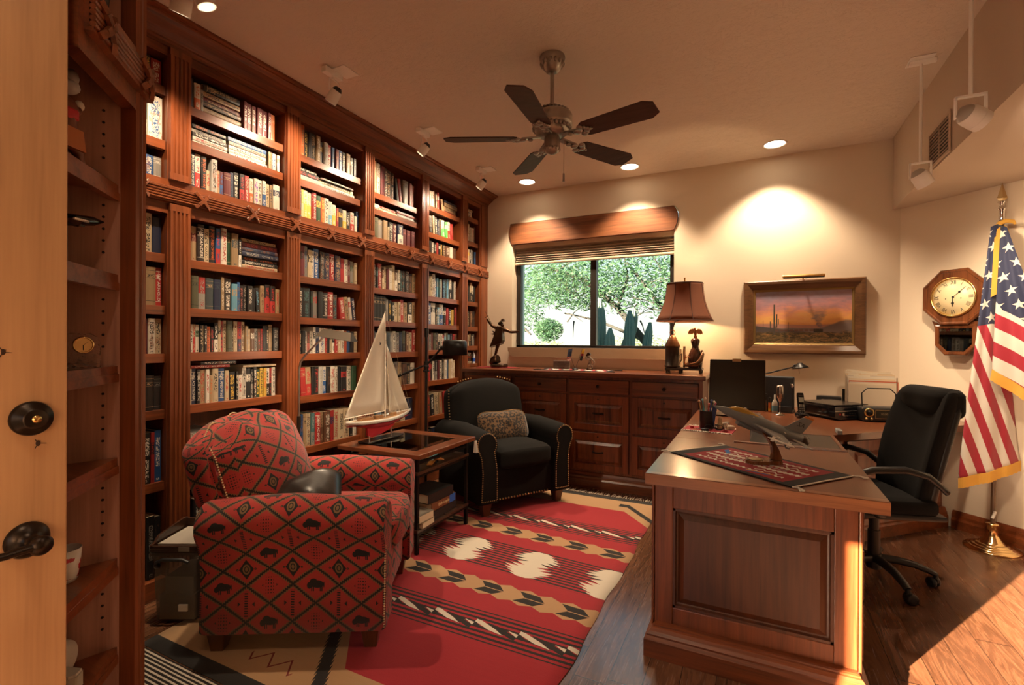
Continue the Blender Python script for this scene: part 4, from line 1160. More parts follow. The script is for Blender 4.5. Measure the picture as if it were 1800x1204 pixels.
# ------------------------------------------------------------------ track spotlights over the bookcase
def aim_mat(loc, d):
    q = Vector(d).normalized().to_track_quat('-Z', 'Y')
    return Matrix.Translation(loc) @ q.to_matrix().to_4x4()
def spot_head(par, piv, target, on=False, r=.034, energy=0, size=70, sink=None):
    """little white gimbal head hanging in a yoke; piv = centre of the head (in world), child of par"""
    T = Matrix.Translation(-Vector(par.location)) @ aim_mat(piv, Vector(target)-Vector(piv))
    m = MB(); m.T = T
    m.lathe([(r, -.055), (r, .005), (r*.98, .010), (r*.9, .022)], 20)
    m.lathe([(r*1.03, -.030), (r*1.03, -.026)], 20); m.lathe([(r*.93, -.055), (r*.85, -.035), (.002, -.034)], 20)
    h = m.build('spot_head', WHITEP, par)
    m = MB(); m.T = T
    m.lathe([(r*.88, .020), (r*.72, .034), (r*.5, .044), (0, .046)], 16)
    m.build('heat_sink', sink or BLACK, h)
    m = MB(); m.T = T
    m.lathe([(0, -.0525), (r*.80, -.0520), (r*.80, -.0500), (0, -.0495)], 16)
    m.build('bulb', LAMP_ON if on else emis('spot_bulb', (1.0, .78, .5), 6.0), h)
    return h
def track(y, x, tgt, energy, name='track_spotlight', label='', on=False):
    t = thing(name, label, 'spotlight', (x, y, H), 0, 'ceiling spotlights along the bookcase')
    m = MB(); m.box(.005, -.005, -.007, .105, .115, -.0005); m.build('canopy', WHITEP, t, bevel=.002)
    m = MB(); m.box(-.022, -.055, -.040, .016, .075, -.006); m.build('adaptor', WHITEP, t, bevel=.003)
    piv = Vector((x-.002, y+.03, H-.135)); m = MB()
    m.tube([(-.004, .015, -.040), (-.004, .015, -.050), (-.004, -.008, -.055), (-.004, -.008, -.125)], .0045, 8)
    m.tube([(-.004, .015, -.050), (-.004, .055, -.055), (-.004, .068, -.075), (-.004, .045, -.105)], .0045, 8)
    m.build('yoke', WHITEP, t)
    spot_head(t, piv, tgt, on)
    d = (Vector(tgt)-piv).normalized()
    lamp('spot_beam', 'SPOT', piv+d*.062, energy, WARM, aim=tgt, spot_size=R(118), spot_blend=.8, shadow_soft_size=.02)
    return t
SPW = 60
track(2.10, -2.235, (-2.70, 2.05, 2.12), SPW, label='white ceiling spotlight nearest the camera, over the third bookcase bay')
track(2.995, -2.245, (-2.70, 2.80, 2.12), SPW, label='white ceiling spotlight in the middle of the row, left of the fan')
track(3.90, -2.262, (-2.70, 3.75, 2.12), SPW, label='white ceiling spotlight farthest along the row, by the crown corner')
def bare(piv, tgt, lab, on, energy):
    t = thing('ceiling_spotlight', lab, 'spotlight', (piv[0], piv[1], H))
    m = MB(); m.tube([(0, 0, -.003), (0, 0, piv[2]-H+.03)], .006, 8); m.lathe([(.035, -.0005), (.035, -.012), (.006, -.016)], 16); m.build('stem', WHITEP, t)
    spot_head(t, Vector(piv), tgt, on, .040)
    d = (Vector(tgt)-Vector(piv)).normalized()
    lamp('spot_beam', 'SPOT', Vector(piv)+d*.07, energy, WARM, aim=tgt, spot_size=R(88), spot_blend=.8, shadow_soft_size=.025)
bare((-2.235, 1.265, 2.775), (-2.70, 1.35, 1.9), 'white spotlight cut by the top edge, aimed at the bookcase', False, SPW)
bare((-2.150, 1.300, 2.800), (-1.80, 1.95, .60), 'lit spotlight at the top edge glaring toward the camera', True, 95)
# two spotlights on long stems beside the dropped ceiling
def stem_spot(x, y, zb, tgt, lab, plate, en=95, ss=115):
    t = thing('stem_spotlight', lab, 'spotlight', (x, y, H), 0, 'stem spotlights by the dropped ceiling')
    if True:
        m = MB(); m.box(-.06, -.03, -.006, .055, .085, -.0005); m.build('canopy', WHITEP, t, bevel=.002)
        m = MB(); m.box(-.055, .01, -.026, .07, .038, -.006); m.build('adaptor', WHITEP, t, bevel=.003)
    m = MB(); m.tube([(0, .024, -.02), (0, .024, zb-H+.085)], .0075, 10); m.build('stem', WHITEP, t)
    piv = Vector((x, y+.024, zb)); m = MB()
    for sg in (-1, 1):
        m.box(sg*.047-.003, .014, zb-H-.005, sg*.047+.003, .034, zb-H+.08)
    m.box(-.050, .014, zb-H+.076, .050, .034, zb-H+.084)
    m.build('yoke', WHITEP, t)
    spot_head(t, piv, tgt, False, .043, sink=plain('grey_sink', (.42, .40, .37), .4))
    d = (Vector(tgt)-piv).normalized()
    lamp('spot_beam', 'SPOT', piv+d*.075, en, WARM, aim=tgt, spot_size=R(ss), spot_blend=.8, shadow_soft_size=.03)
stem_spot(.833, 3.46, 2.235, (1.37, 3.75, 1.43), 'white spotlight on a long stem, the lower one beside the air grille', True)
stem_spot(.782, 2.58, 2.225, (2.05, 3.25, 1.55), 'white spotlight on a long stem, farther right and nearer the camera', False)

stem_spot(.76, 1.66, 2.225, (-2.25, 2.65, 1.05), 'white spotlight on a long stem, nearest the viewer and aimed at the sailboat', False, 110, 44)  # out-of-view lamp, added to brighten the sails
# ------------------------------------------------------------------ recessed ceiling lights
def can(x, y, lab, e=185, kind='recessed_light', sz=105):
    t = thing(kind, lab, 'ceiling light', (x, y, H), 0, 'recessed ceiling lights')
    MB().lathe([(.086, -.0005), (.090, -.004), (.084, -.007), (.074, -.003), (.074, -.0012), (.086, -.0005)], 36).build('trim_ring', WHITEP, t)
    MB().lathe([(0, -.0022), (.074, -.0022), (.074, -.0012), (0, -.0012)], 32).build('lens', LAMP_ON, t)
    lamp('can_beam', 'SPOT', (x, y, H-.012), e, WARM, aim=(x, y+.0001, 0), spot_size=R(sz), spot_blend=.55, shadow_soft_size=.06)
can(.14, 4.452, 'lit recessed ceiling light above the painting')
can(-1.023, 4.458, 'lit recessed ceiling light over the window, half behind a fan blade')
can(-2.041, 4.440, 'lit recessed ceiling light in the far left corner of the ceiling')
# ------------------------------------------------------------------ rugs
rug = MB(); nx, ny = 24, 40
vs = []; random.seed(5)
for j in range(ny+1):
    for i in range(nx+1):
        x = -.845+1.69*i/nx; y = -1.43+2.86*j/ny
        ed = .006*math.sin(y*7.0)+.004*math.sin(y*17+1)
        vs.append((x+(ed if i in (0, nx) else 0), y, .0028+.0006*math.sin(x*5+y*3)))
rug.add(vs, [(j*(nx+1)+i, j*(nx+1)+i+1, (j+1)*(nx+1)+i+1, (j+1)*(nx+1)+i) for j in range(ny) for i in range(nx)], 0, True)
rt = thing('area_rug', 'large red woven rug with black stripes, white stepped diamonds and tan bands', 'rug', (-1.50, 2.595, 0))
rug.build('rug_weave', RUG, rt, solid=.003)
fr_ = MB()
for k in range(150):
    x = -.835+1.67*k/149+random.uniform(-.003, .003); a = random.uniform(-.5, .5)
    fr_.tube([(x, 1.428, .008), (x+.012*a, 1.455, .007), (x+.045*a, 1.455+random.uniform(.03, .06), .005)], .0026, 5)
f_ = fr_.build('fringe', plain('fringe_cotton', (.78, .70, .56), .9), rt); f_['kind'] = 'stuff'
def runner():
    t = NT('striped_runner_weave'); x, y, z = t.xyz(t.coord())
    n = t.noise(t.coord('Object', (2, 30, 1)), 1, 2)
    f = ((y/.0165) + n*.5).frac()
    t.set(color=t.mix(f.lt(.42), (.012, .008, .007), (.52, .46, .38)), rough=.95).bump(t.noise(t.coord('Object', (300, 300, 1)), 1, 2), .3, .002)
    return t.m
tag(move(MB().box(-.75, -.24, .0005, .75, .24, .0045).build('striped_runner', runner()), (-1.90, .918, 0)), 'small dark runner with thin cream stripes at the lower left corner', 'rug')

# ------------------------------------------------------------------ club armchairs
def nails(pts, step, r, mb):
    d = 0.0
    for a, b in zip(pts[:-1], pts[1:]):
        a = Vector(a); b = Vector(b); L_ = (b-a).length
        while d < L_:
            mb.ball(a+(b-a)*(d/L_), r, 6, 4); d += step
        d -= L_
    return mb
def keyhole(yc, sgn, z0, z1, r, w):
    """closed outline (y,z) of a rolled arm seen from the front: straight post under a scroll leaning outwards"""
    pl = []; cz = z1-r
    for a in range(-38, 219, 12):
        t = R(a); pl.append((yc + sgn*.025 - sgn*r*math.cos(t), cz + r*math.sin(t)))
    inner, outer = pl[0], pl[-1]
    yo, yi = yc + sgn*w*.5, yc - sgn*w*.5
    pl += [(yo+sgn*.012, cz-r*.85), (yo, cz-r*1.3), (yo-sgn*.01, (z0+cz)/2), (yo, z0), (yi, z0), (yi, (z0+cz)/2)]
    return pl
def armchair(name, label, loc, rz, fab, W, D, arm_h, seat_h, back_h, puff, nail_fn, legmat, lean=14, extra=None):
    t = thing(name, label, 'armchair', loc, rz)
    hw = W/2; r = .092
    xb, xf = -D/2, D/2
    # seat frame
    m = MB(); zb = .095
    m.rbox((0, 0, (zb+seat_h-.09)/2), (D/2-.05, hw-.12, (seat_h-.09-zb)/2), .02, 8, uvo=(.1, .3))
    m.build('seat_frame', fab, t)
    # arms
    for sgn in (1, -1):
        m = MB()
        prof = keyhole(sgn*(hw-.105), sgn, zb, arm_h, r, .15)
        if sgn < 0: prof = prof[::-1]
        xs = [xb+.04, xb+.06, xb+.25, 0, xf-.25, xf-.05, xf-.022, xf-.012]
        sc = [.97, 1, 1, 1, 1, 1, .985, .95]
        cy_ = sgn*(hw-.105); cz_ = arm_h-.3
        rings = []
        for x, k in zip(xs, sc):
            sag = -.012*math.cos((x-xb)/D*PI*2)
            rings.append([(x, cy_+(p[0]-cy_)*k, (cz_+(p[1]-cz_)*k) + (sag if p[1] > .3 else 0)) for p in prof])
        m.loft(rings, smooth=True)
        m.build('arm', fab, t, merge=False)
    # seat cushion, front edge crowned
    m = MB()
    def seatw(p):
        q = Vector(p); k = 1-(q.y/(hw-.2))**2
        q.z += (.035*max(0, 1-(q.x/(D/2))**2)*max(0, k) if q.z > 0 else 0)
        if q.x > .1: q.x += .035*max(0, k)
        return q
    m.rbox((.055, 0, seat_h-.065), (D/2-.07, hw-.19, .075), .05, 12, seatw, uvo=(.05, .02))
    m.build('seat_cushion', fab, t)
    # back
    m = MB(); ba = R(lean); bh = back_h-seat_h+.10
    def backw(p):
        q = Vector(p); tz = (q.z/(bh/2)+1)/2; ty = q.y/(hw-.13)
        bul = puff*(1-ty*ty)*math.sin(PI*min(1, max(0, tz*.92+.06)))
        if q.x > 0: q.x += bul
        q.y *= 1 - .10*max(0, tz-.55)**1.5*2
        top = max(0, tz-.75)*4
        q.z -= top*(.075*abs(ty)**2.2) 
        if name == 'patterned_armchair' and q.x > -.02:
            q.z += top*.012*math.cos(ty*9); q.x -= top*.015*(1-math.cos(ty*9))
        x = q.x*math.cos(ba) - q.z*math.sin(ba); z = q.z*math.cos(ba)+q.x*math.sin(ba)
        return Vector((x, q.y, z))
    bc = (xb+(.105 if nail_fn is red_trim else .150), 0, seat_h-.10+bh/2)
    m.rbox(bc, (.10, hw-.095, bh/2), .075, 16, backw, uvo=(.03, .11))
    back = m.build('backrest', fab, t)
    # outer back shell, leaning with the back and running down to the seat frame
    m = MB()
    def shellw(p):
        q = Vector(p); tz = ((q.z-.0)/(bh/2)+1)/2; ty = q.y/(hw-.10)
        q.y *= 1 - .10*max(0, tz-.55)**1.5*2
        q.z -= max(0, tz-.75)*4*(.075*abs(ty)**2.2)
        zr = q.z if q.z > -bh/2 else -bh/2 + (q.z+bh/2)
        x = q.x*math.cos(ba) - max(q.z, -bh/2+.05)*math.sin(ba); z = q.z*math.cos(ba) + q.x*math.sin(ba)
        return Vector((x, q.y, z))
    m.rbox((bc[0]-.075, 0, bc[2]-.015), (.062, hw-.080, bh/2+.005), .045, 14, shellw, uvo=(.2, .2))
    m.rbox((xb+.055, 0, .27), (.035, hw-.10, .17), .03, 6, None, uvo=(.2, .2))
    m.build('outer_back', fab, t)
    for sx, sy in ((1, 1), (1, -1), (-1, 1), (-1, -1)):
        m = MB(); x, y = sx*(D/2-.085), sy*(hw-.105)
        m.loft([[(x+a*w, y+b*w, z) for a, b in ((-1, -1), (1, -1), (1, 1), (-1, 1))] for z, w in ((.0, .026), (.098, .040))], smooth=False)
        m.build('leg', legmat, t, bevel=.004)
    nail_fn(t, locals())
    return t
LEGM = wood('walnut_leg', (.05, .018, .007), (.15, .055, .022), 'z')
NAILB = plain('antique_brass_nail', (.62, .40, .17), .3, 1.0)
NAILC = plain('braided_gimp', (.62, .47, .26), .6)
def red_trim(t, g):
    hw, D, seat_h, back_h = g['hw'], g['D'], g['seat_h'], g['back_h']
    m = MB()
    for sgn in (1, -1):
        pts = []
        for k in range(11):
            tz = .30+.63*k/10
            z = seat_h-.10+g['bh']*tz; q = (tz-.5)*g['bh']
            x = g['bc'][0]-.012 - q*math.sin(g['ba'])
            yk = (hw-.092)*(1-.10*max(0, tz-.55)**1.5*2)
            pts.append((x+.022, sgn*(yk+.006), g['bc'][2]+q*math.cos(g['ba'])-(max(0, tz-.75)*4*.07)))
        nails(pts, .011, .0042, m)
    top = []
    for k in range(25):
        ty = -1+2*k/24
        q = g['bh']/2-.02-.05*abs(ty)**2.2 + .012*math.cos(ty*9)
        top.append((g['bc'][0]-.03-q*math.sin(g['ba'])-.02, ty*(hw-.15), g['bc'][2]+q*math.cos(g['ba'])+.012))
    nails(top, .011, .0042, m)
    o = m.build('gimp_trim', NAILC, t); o['kind'] = 'stuff'
    m = MB()
    for sgn in (1, -1):
        y = sgn*(hw-.035)
        nails([(D/2-.018, y, .11), (D/2-.014, y, .45)], .0105, .0040, m)
    o = m.build('gimp_trim', NAILC, t); o['kind'] = 'stuff'
red_chair = armchair('patterned_armchair', 'plump red armchair woven with black bison and diamond zigzags', (-1.895, 1.735, .005), R(29.4), BISON, .86, .80, .64, .475, .95, .095, red_trim, LEGM, 18)
def black_trim(t, g):
    hw, D, W = g['hw'], g['D'], g['W']; m = MB(); xf = D/2
    for sgn in (1, -1):
        pl = keyhole(sgn*(hw-.105), sgn, .105, g['arm_h'], g['r'], .15)
        c = (sum(p[0] for p in pl)/len(pl), .38)
        ring = [(xf-.010, c[0]+(p[0]-c[0])*.86, c[1]+(p[1]-c[1])*.93) for p in pl]
        nails(ring+[ring[0]], .0155, .0050, m)
    nails([(D/2-.045, -(hw-.21), .112), (D/2-.045, hw-.21, .112)], .026, .0078, m)
    for sgn in (1, -1):
        pts = []
        for k in range(9):
            tz = .32+.60*k/8; q = (tz-.5)*g['bh']
            yk = (hw-.090)*(1-.10*max(0, tz-.55)**1.5*2)
            pts.append((g['bc'][0]-.01-q*math.sin(g['ba']), sgn*(yk+.004), g['bc'][2]+q*math.cos(g['ba'])-max(0, tz-.75)*4*.06))
        nails(pts, .024, .0068, m)
        top = []
        for k in range(9):
            ty = sgn*(.90-.52*k/8); q = g['bh']/2-.05*abs(ty)**2.2
            top.append((g['bc'][0]+.01-q*math.sin(g['ba']), ty*(hw-.15), g['bc'][2]+q*math.cos(g['ba'])+.018))
        nails(top, .026, .0065, m)
    o = m.build('nailhead_trim', NAILB, t); o['kind'] = 'stuff'
blk_chair = armchair('recliner_armchair', 'charcoal armchair edged with brass nailheads in front of the credenza', (-1.885, 3.615, .005), R(-31), BLKFAB, .88, .80, .64, .47, .97, .05, black_trim, LEGM, 12)
# cushions
def cushion(name, label, mat, loc, rot, hx, hy, th, trim=None, sag=0.0):
    t = thing(name, label, 'cushion', loc); t.rotation_euler = rot
    m = MB(); nu, nr = 40, 9
    def sq(c): return math.copysign(abs(c)**.52, c)
    def wf(p):
        q = Vector(p); return Vector((q.x, q.y*(1-.10*(1-abs(q.x)/hx)), q.z))
    for sg in (1, -1):
        vs = []
        for j in range(nr+1):
            r = j/nr
            for k in range(nu):
                a = 2*PI*k/nu; ca, sa = sq(math.cos(a)), sq(math.sin(a))
                cr = 1+.045*(abs(ca*sa))**2
                z = sg*th*max(0.0, 1-r**2.6)**.62*(1-.35*abs(ca*r)**3) + .008*math.sin(ca*r*7+sg)*math.sin(sa*r*6)*(1-r)
                vs.append((hx*r*ca*cr, hy*r*sa*cr*(1-.10*(1-abs(ca*r))), z))
        fs = [(j*nu+k, j*nu+(k+1) % nu, (j+1)*nu+(k+1) % nu, (j+1)*nu+k) for j in range(nr) for k in range(nu)]
        m.add(vs, [f if sg < 0 else f[::-1] for f in fs], 0, True)
    m.build('cushion_cover', mat, t, merge=True)
    if trim:
        m = MB()
        e = [Vector((hx*sq(math.cos(a))*(1+.045*(sq(math.cos(a))*sq(math.sin(a)))**2), hy*sq(math.sin(a))*(1+.045*(sq(math.cos(a))*sq(math.sin(a)))**2)*(1-.10*(1-abs(sq(math.cos(a)))))+.003, 0)) for a in [R(22+136*k/24) for k in range(25)]]; nails([tuple(v) for v in e], .011, .0045, m)
        o = m.build('gimp_edge', trim, t); o['kind'] = 'stuff'
    return t
cushion('leopard_cushion', 'leopard-print lumbar cushion with gold edging on the charcoal armchair', LEOP, (-1.850, 3.585, .60), (R(68), 0, R(59)), .235, .135, .055, NAILB)
cushion('leather_pillow', 'worn black leather bolster pillow lying on the red armchair', LEATHER, (-1.865, 1.575, .550), (R(30), R(-22), R(33)), .20, .15, .11)

# ------------------------------------------------------------------ side table with glass top and shelves
tb = thing('side_table', 'mahogany and iron side table with a glass top and two lower shelves', 'table', (-2.10, 2.675, .005))
IRON = plain('black_iron', (.015, .013, .012), .4, .7)
def tp_(mb, name, mat, par=None, **k): return mb.build(name, mat, par or tb, world=True, **k)
X0, X1, Y0, Y1 = -2.43, -1.775, 2.345, 3.005
m = MB()
for (a, b, c, d) in ((X0, Y0, X1, Y0+.095), (X0, Y1-.095, X1, Y1), (X0, Y0+.095, X0+.095, Y1-.095), (X1-.095, Y0+.095, X1, Y1-.095)): m.box(a, b, .592, c, d, .620)
tp_(m, 'top_frame', W_TOP, bevel=.004)
m = MB(); g0 = .093
m.loft([[(X0+g0, Y0+g0, .600), (X1-g0, Y0+g0, .600), (X1-g0, Y1-g0, .600), (X0+g0, Y1-g0, .600)], [(X0+g0, Y0+g0, .612), (X1-g0, Y0+g0, .612), (X1-g0, Y1-g0, .612), (X0+g0, Y1-g0, .612)],
        [(X0+g0+.02, Y0+g0+.02, .617), (X1-g0-.02, Y0+g0+.02, .617), (X1-g0-.02, Y1-g0-.02, .617), (X0+g0+.02, Y1-g0-.02, .617)]], smooth=False)
tp_(m, 'glass_top', GLASST)
for x in (X0+.05, X1-.05):
    for y in (Y0+.05, Y1-.05):
        tp_(MB().box(x-.011, y-.011, .005, x+.011, y+.011, .591), 'leg', IRON, bevel=.002)
m = MB()
for z in (.565, .485, .135):
    for x in (X0+.05, X1-.05): tp_(MB().box(x-.008, Y0+.06, z-.016, x+.008, Y1-.06, z), 'rail', IRON)
    for y in (Y0+.05, Y1-.05): tp_(MB().box(X0+.06, y-.008, z-.016, X1-.06, y+.008, z), 'rail', IRON)
tp_(MB().box(X0+.035, Y0+.035, .486, X1-.035, Y1-.035, .506), 'middle_shelf', W_DARK, bevel=.003)
tp_(MB().box(X0+.035, Y0+.035, .136, X1-.035, Y1-.035, .156), 'lower_shelf', W_DARK, bevel=.003)
# books lying on the lower shelf, each with covers and a page block
def lying_book(name, label, c, sx, sy, th, rz, col, spine=None, face='x', soft=False, grp='books on the side table shelf'):
    t = thing(name, label, 'book', c, rz, grp)
    cm = plain('cover_'+name, col, .45) if not isinstance(col, bpy.types.Material) else col
    b = .003
    m = MB().box(-sx/2, -sy/2, 0, sx/2, sy/2, b).box(-sx/2, -sy/2, th-b, sx/2, sy/2, th)
    if not soft: m.box(sx/2-b, -sy/2, 0, sx/2, sy/2, th)
    m.build('cover', cm, t, bevel=.001)
    MB().box(-sx/2+.005, -sy/2+.005, b, sx/2-(.0 if soft else b), sy/2-.005, th-b).build('pages', PAPER, t)
    if spine: spine(t, sx, sy, th)
    return t
zt = .1565
lying_book('book', 'thick black book at the foot of the right stack on the table shelf', (-1.935, 2.70, zt), .21, .29, .055, R(2), (.012, .011, .011))
def ethio(t, sx, sy, th):
    m = MB(); m.T = Matrix.Translation((sx/2+.0003, 0, th/2)) @ Matrix(((0, 0, 1), (1, 0, 0), (0, 1, 0))).to_4x4()
    m.text('Ethiopia', .028, width=.13); m.build('title', plain('gilt_title', (.65, .50, .28), .5), t)
    MB().box(sx/2-.001, sy/2-.075, .0005, sx/2+.0006, sy/2-.004, th-.0005).build('blue_panel', plain('bright_blue', (.015, .10, .42), .4), t)
lying_book('book', 'brown book with a blue spine panel, middle of the right stack on the table shelf', (-1.930, 2.69, zt+.0555), .20, .285, .052, R(1), (.16, .055, .022), ethio)
lying_book('book', 'plain black hardback book topmost of the right stack on the table shelf', (-1.935, 2.665, zt+.108), .205, .27, .062, R(-2), (.010, .010, .010))
lying_book('book', 'tan paperback lowest in the middle stack on the table shelf', (-1.90, 2.475, zt), .20, .135, .035, R(3), (.30, .22, .13), soft=True)
lying_book('book', 'thick grey paperback on the middle stack of the table shelf', (-1.905, 2.47, zt+.0355), .20, .145, .045, R(-2), (.24, .21, .17), soft=True)
lying_book('book', 'white paperback lowest in the front stack on the table shelf', (-2.075, 2.42, zt), .20, .11, .038, R(0), (.55, .52, .46), soft=True)
lying_book('book', 'white hardback in the middle of the front stack on the table shelf', (-2.07, 2.425, zt+.0385), .20, .115, .040, R(4), (.50, .48, .44), soft=True)
lying_book('book', 'dark blue book topmost of the front stack on the table shelf', (-2.075, 2.425, zt+.079), .19, .115, .035, R(-3), (.025, .045, .09), soft=True)
bt = thing('small_bottle', 'small dark bottle with a gold cap behind the books on the table shelf', 'bottle', (-2.22, 2.72, zt))
MB().lathe([(0, 0), (.026, 0), (.028, .01), (.028, .11), (.02, .14), (.011, .155), (.011, .185)], 16).build('bottle_glass', plain('dark_bottle', (.012, .008, .006), .1), bt)
MB().lathe([(.0125, .178), (.0125, .196), (0, .197)], 14).build('cap', BRASS, bt)
# a little model aeroplane and a scrap of cloth on the middle shelf
ap = thing('model_biplane', 'tiny model aeroplane with orange and pale blue wings on the table middle shelf', 'model plane', (-1.88, 2.63, .5065), R(25))
OR = plain('orange_wing', (.42, .15, .03), .4); LB = plain('pale_blue_wing', (.25, .45, .52), .4)
MB().tube([(.075, 0, .020), (.05, 0, .024), (0, 0, .024), (-.09, 0, .030)], [.005, .011, .010, .004], 10).build('fuselage', OR, ap)
MB().box(-.015, -.12, .012, .02, .12, .016).build('lower_wing', OR, ap); MB().box(-.01, -.12, .042, .025, .12, .046).build('upper_wing', LB, ap)
MB().box(-.095, -.04, .030, -.072, .04, .033).box(-.095, -.002, .03, -.075, .002, .055).build('tail', LB, ap)
MB().cyl((.03, .02, .006), (.03, .025, .006), .006, n=10).cyl((.03, -.025, .006), (.03, -.02, .006), .006, n=10).cyl((-.09, 0, .0), (-.09, 0, .03), .002).build('wheels', BLACK, ap)
cl = thing('folded_cloth', 'crumpled white scrap of paper at the front edge of the table shelf', 'paper', (-1.985, 2.405, .5065))
def crump(p): return Vector((p[0], p[1], p[2]*(1+.5*math.sin(p[0]*90)*math.cos(p[1]*70))))
MB().rbox((0, 0, .022), (.035, .025, .020), .01, 8, crump).build('paper_fold', WHITE, cl)
# white tags hanging by the table corner
hg = thing('hanging_tag', 'pair of white cards hanging at the far right corner of the side table', 'card', (-1.79, 3.018, .50))
for k, y in enumerate((.0, .012)): MB().prism([(-.012, 0), (.016+k*.006, .0), (.008, .085), (-.004, .085)], y, y+.0025, 'y').build('card', WHITE, hg)

# ------------------------------------------------------------------ model sailing yacht
bo = thing('model_sailboat', 'model sailing yacht with white sails and red keel on the glass-topped table', 'model ship', (-2.30, 2.61, .6205), R(90))
HULLW = plain('hull_white', (.68, .66, .60), .3); DECK = wood('yacht_deck', (.25, .12, .05), (.50, .29, .13), 'x', fine=3)
SAIL = NT('sailcloth'); SAIL.set(color=(.86, .82, .73), rough=.9)
_sl = SAIL.n.new('ShaderNodeBsdfTranslucent'); _sl.inputs[0].default_value = (.86, .80, .68, 1)
_sm = SAIL.n.new('ShaderNodeMixShader'); _sm.inputs[0].default_value = .4
SAIL.l.new(SAIL.b.outputs[0], _sm.inputs[1]); SAIL.l.new(_sl.outputs[0], _sm.inputs[2]); SAIL.l.new(_sm.outputs[0], SAIL.n['Material Output'].inputs[0]); SAIL = SAIL.m
SPAR = plain('varnished_spar', (.75, .70, .60), .4); ROPE = plain('rigging', (.45, .36, .25), .8)
st_ = [(-.32, .004, .150, .166), (-.27, .024, .135, .162), (-.20, .045, .112, .158), (-.10, .062, .092, .154), (0, .068, .085, .152), (.10, .060, .092, .154), (.20, .040, .112, .160), (.28, .016, .138, .168), (.325, .002, .160, .174)]
def hullring(x, w, zk, zd, lo=0.0, hi=1.0):
    pts = []
    for k in range(13):
        a = -PI/2 + PI*k/12
        y = w*math.sin(a); z = zd - (zd-zk)*(math.cos(a)**.8 if math.cos(a) > 0 else 0)
        pts.append((x, y, z))
    return pts
full = [hullring(*q) for q in st_]
zw = .128
up = MB(); up.loft([[(p[0], p[1], max(p[2], zw-.0+.01*abs(p[0]))) for p in r] for r in full], closed=False, caps=False)
h_ = up.build('hull', HULLW, bo, solid=.002)
lo_ = MB(); lo_.loft([[(p[0], p[1]*.985, min(p[2], zw+.01*abs(p[0]))) for p in r] for r in full], closed=False, caps=False)
lo_.prism([(-.14, .12), (.16, .12), (.12, .075), (.02, .045), (-.09, .032), (-.13, .045)], -.008, .008, 'y')
lo_.build('keel', RED, bo)
m = MB(); ys = [(q[0], q[1]*.95, q[3]-.004) for q in st_]
m.add([(x, -w, z) for x, w, z in ys]+[(x, w, z) for x, w, z in ys], [(i, i+1, len(ys)+i+1, len(ys)+i) for i in range(len(ys)-1)])
m.box(-.20, -.02, .15, -.09, .02, .168).box(-.05, -.022, .15, .0, .022, .170).box(.1, -.015, .152, .15, .015, .172)
m.build('deck', DECK, bo)
MB().tube([(.045, 0, .150), (.045, 0, .55), (.040, 0, .886)], [.0055, .0045, .0022], 8).build('mast', SPAR, bo)
MB().tube([(.045, 0, .192), (-.335, .0, .186)], .004, 8).build('boom', SPAR, bo)
def sail(a, b, c, belly, name):
    n = 10; vs = []; idx = {}
    a, b, c = Vector(a), Vector(b), Vector(c)
    m = MB()
    for i in range(n+1):
        for j in range(n+1-i):
            u, v = i/n, j/n; w = 1-u-v
            p = a*w+b*u+c*v
            k = max(0.0, 27*u*v*w)**.7
            wr = .004*math.sin(18*(u-v))*k
            idx[i, j] = len(vs); vs.append((p.x, p.y+belly*k+wr, p.z))
    fs = []
    for i in range(n):
        for j in range(n-i):
            fs.append((idx[i, j], idx[i+1, j], idx[i, j+1]))
            if i+j < n-1: fs.append((idx[i+1, j], idx[i+1, j+1], idx[i, j+1]))
    m.add(vs, fs, 0, True); return m.build(name, SAIL, bo, solid=.0015)
ms = sail((.036, 0, .198), (-.328, 0, .194), (.036, 0, .875), .028, 'mainsail')
sail((.085, .0, .185), (.305, 0, .178), (.055, 0, .66), .022, 'jib'); sail((.06, .004, .20), (.20, 0, .180), (.05, .004, .52), .016, 'staysail')
m = MB(); m.T = Matrix.Translation((-.02, -.012, .66)) @ Matrix.Rotation(PI/2, 4, 'X')
m.text('5', .028); m.text('k', .02); m.build('sail_number', BLACK, ms)
rg = MB()
for a, b in (((.040, 0, .886), (.325, 0, .174)), ((.040, 0, .886), (-.322, 0, .168)), ((.045, .0, .66), (.31, 0, .174)), ((.042, 0, .80), (.03, .062, .154)), ((.042, 0, .80), (.03, -.062, .154)), ((.045, 0, .6), (.06, .06, .154)), ((.045, 0, .6), (.06, -.06, .154))):
    rg.tube([a, b], .0009, 4)
for k in range(9):
    x = -.27+.065*k
    w = .02+.045*math.cos((x)/.33*PI/2)
    for s in (-1, 1): rg.tube([(x, s*w*.95, .155), (x, s*w*.95, .185)], .0009, 4)
for s in (-1, 1): rg.tube([(-.27+.065*k, s*(.02+.045*math.cos((-.27+.065*k)/.33*PI/2))*.95, .185) for k in range(9)], .0008, 4)
rg.tube([(-.2, 0, .19), (-.22, .01, .155)], .001, 4).tube([(-.1, 0, .19), (-.12, .01, .155)], .001, 4)
rg.build('rigging', ROPE, bo)
cr = MB().box(-.17, -.045, 0, .19, .045, .014)
cr.build('stand', plain('ebony_stand', (.02, .012, .009), .25), bo, bevel=.004)
MB().cyl((-.11, 0, .012), (-.11, 0, .052), .006).cyl((.11, 0, .012), (.11, 0, .098), .006).build('support_posts', CHROME, bo)

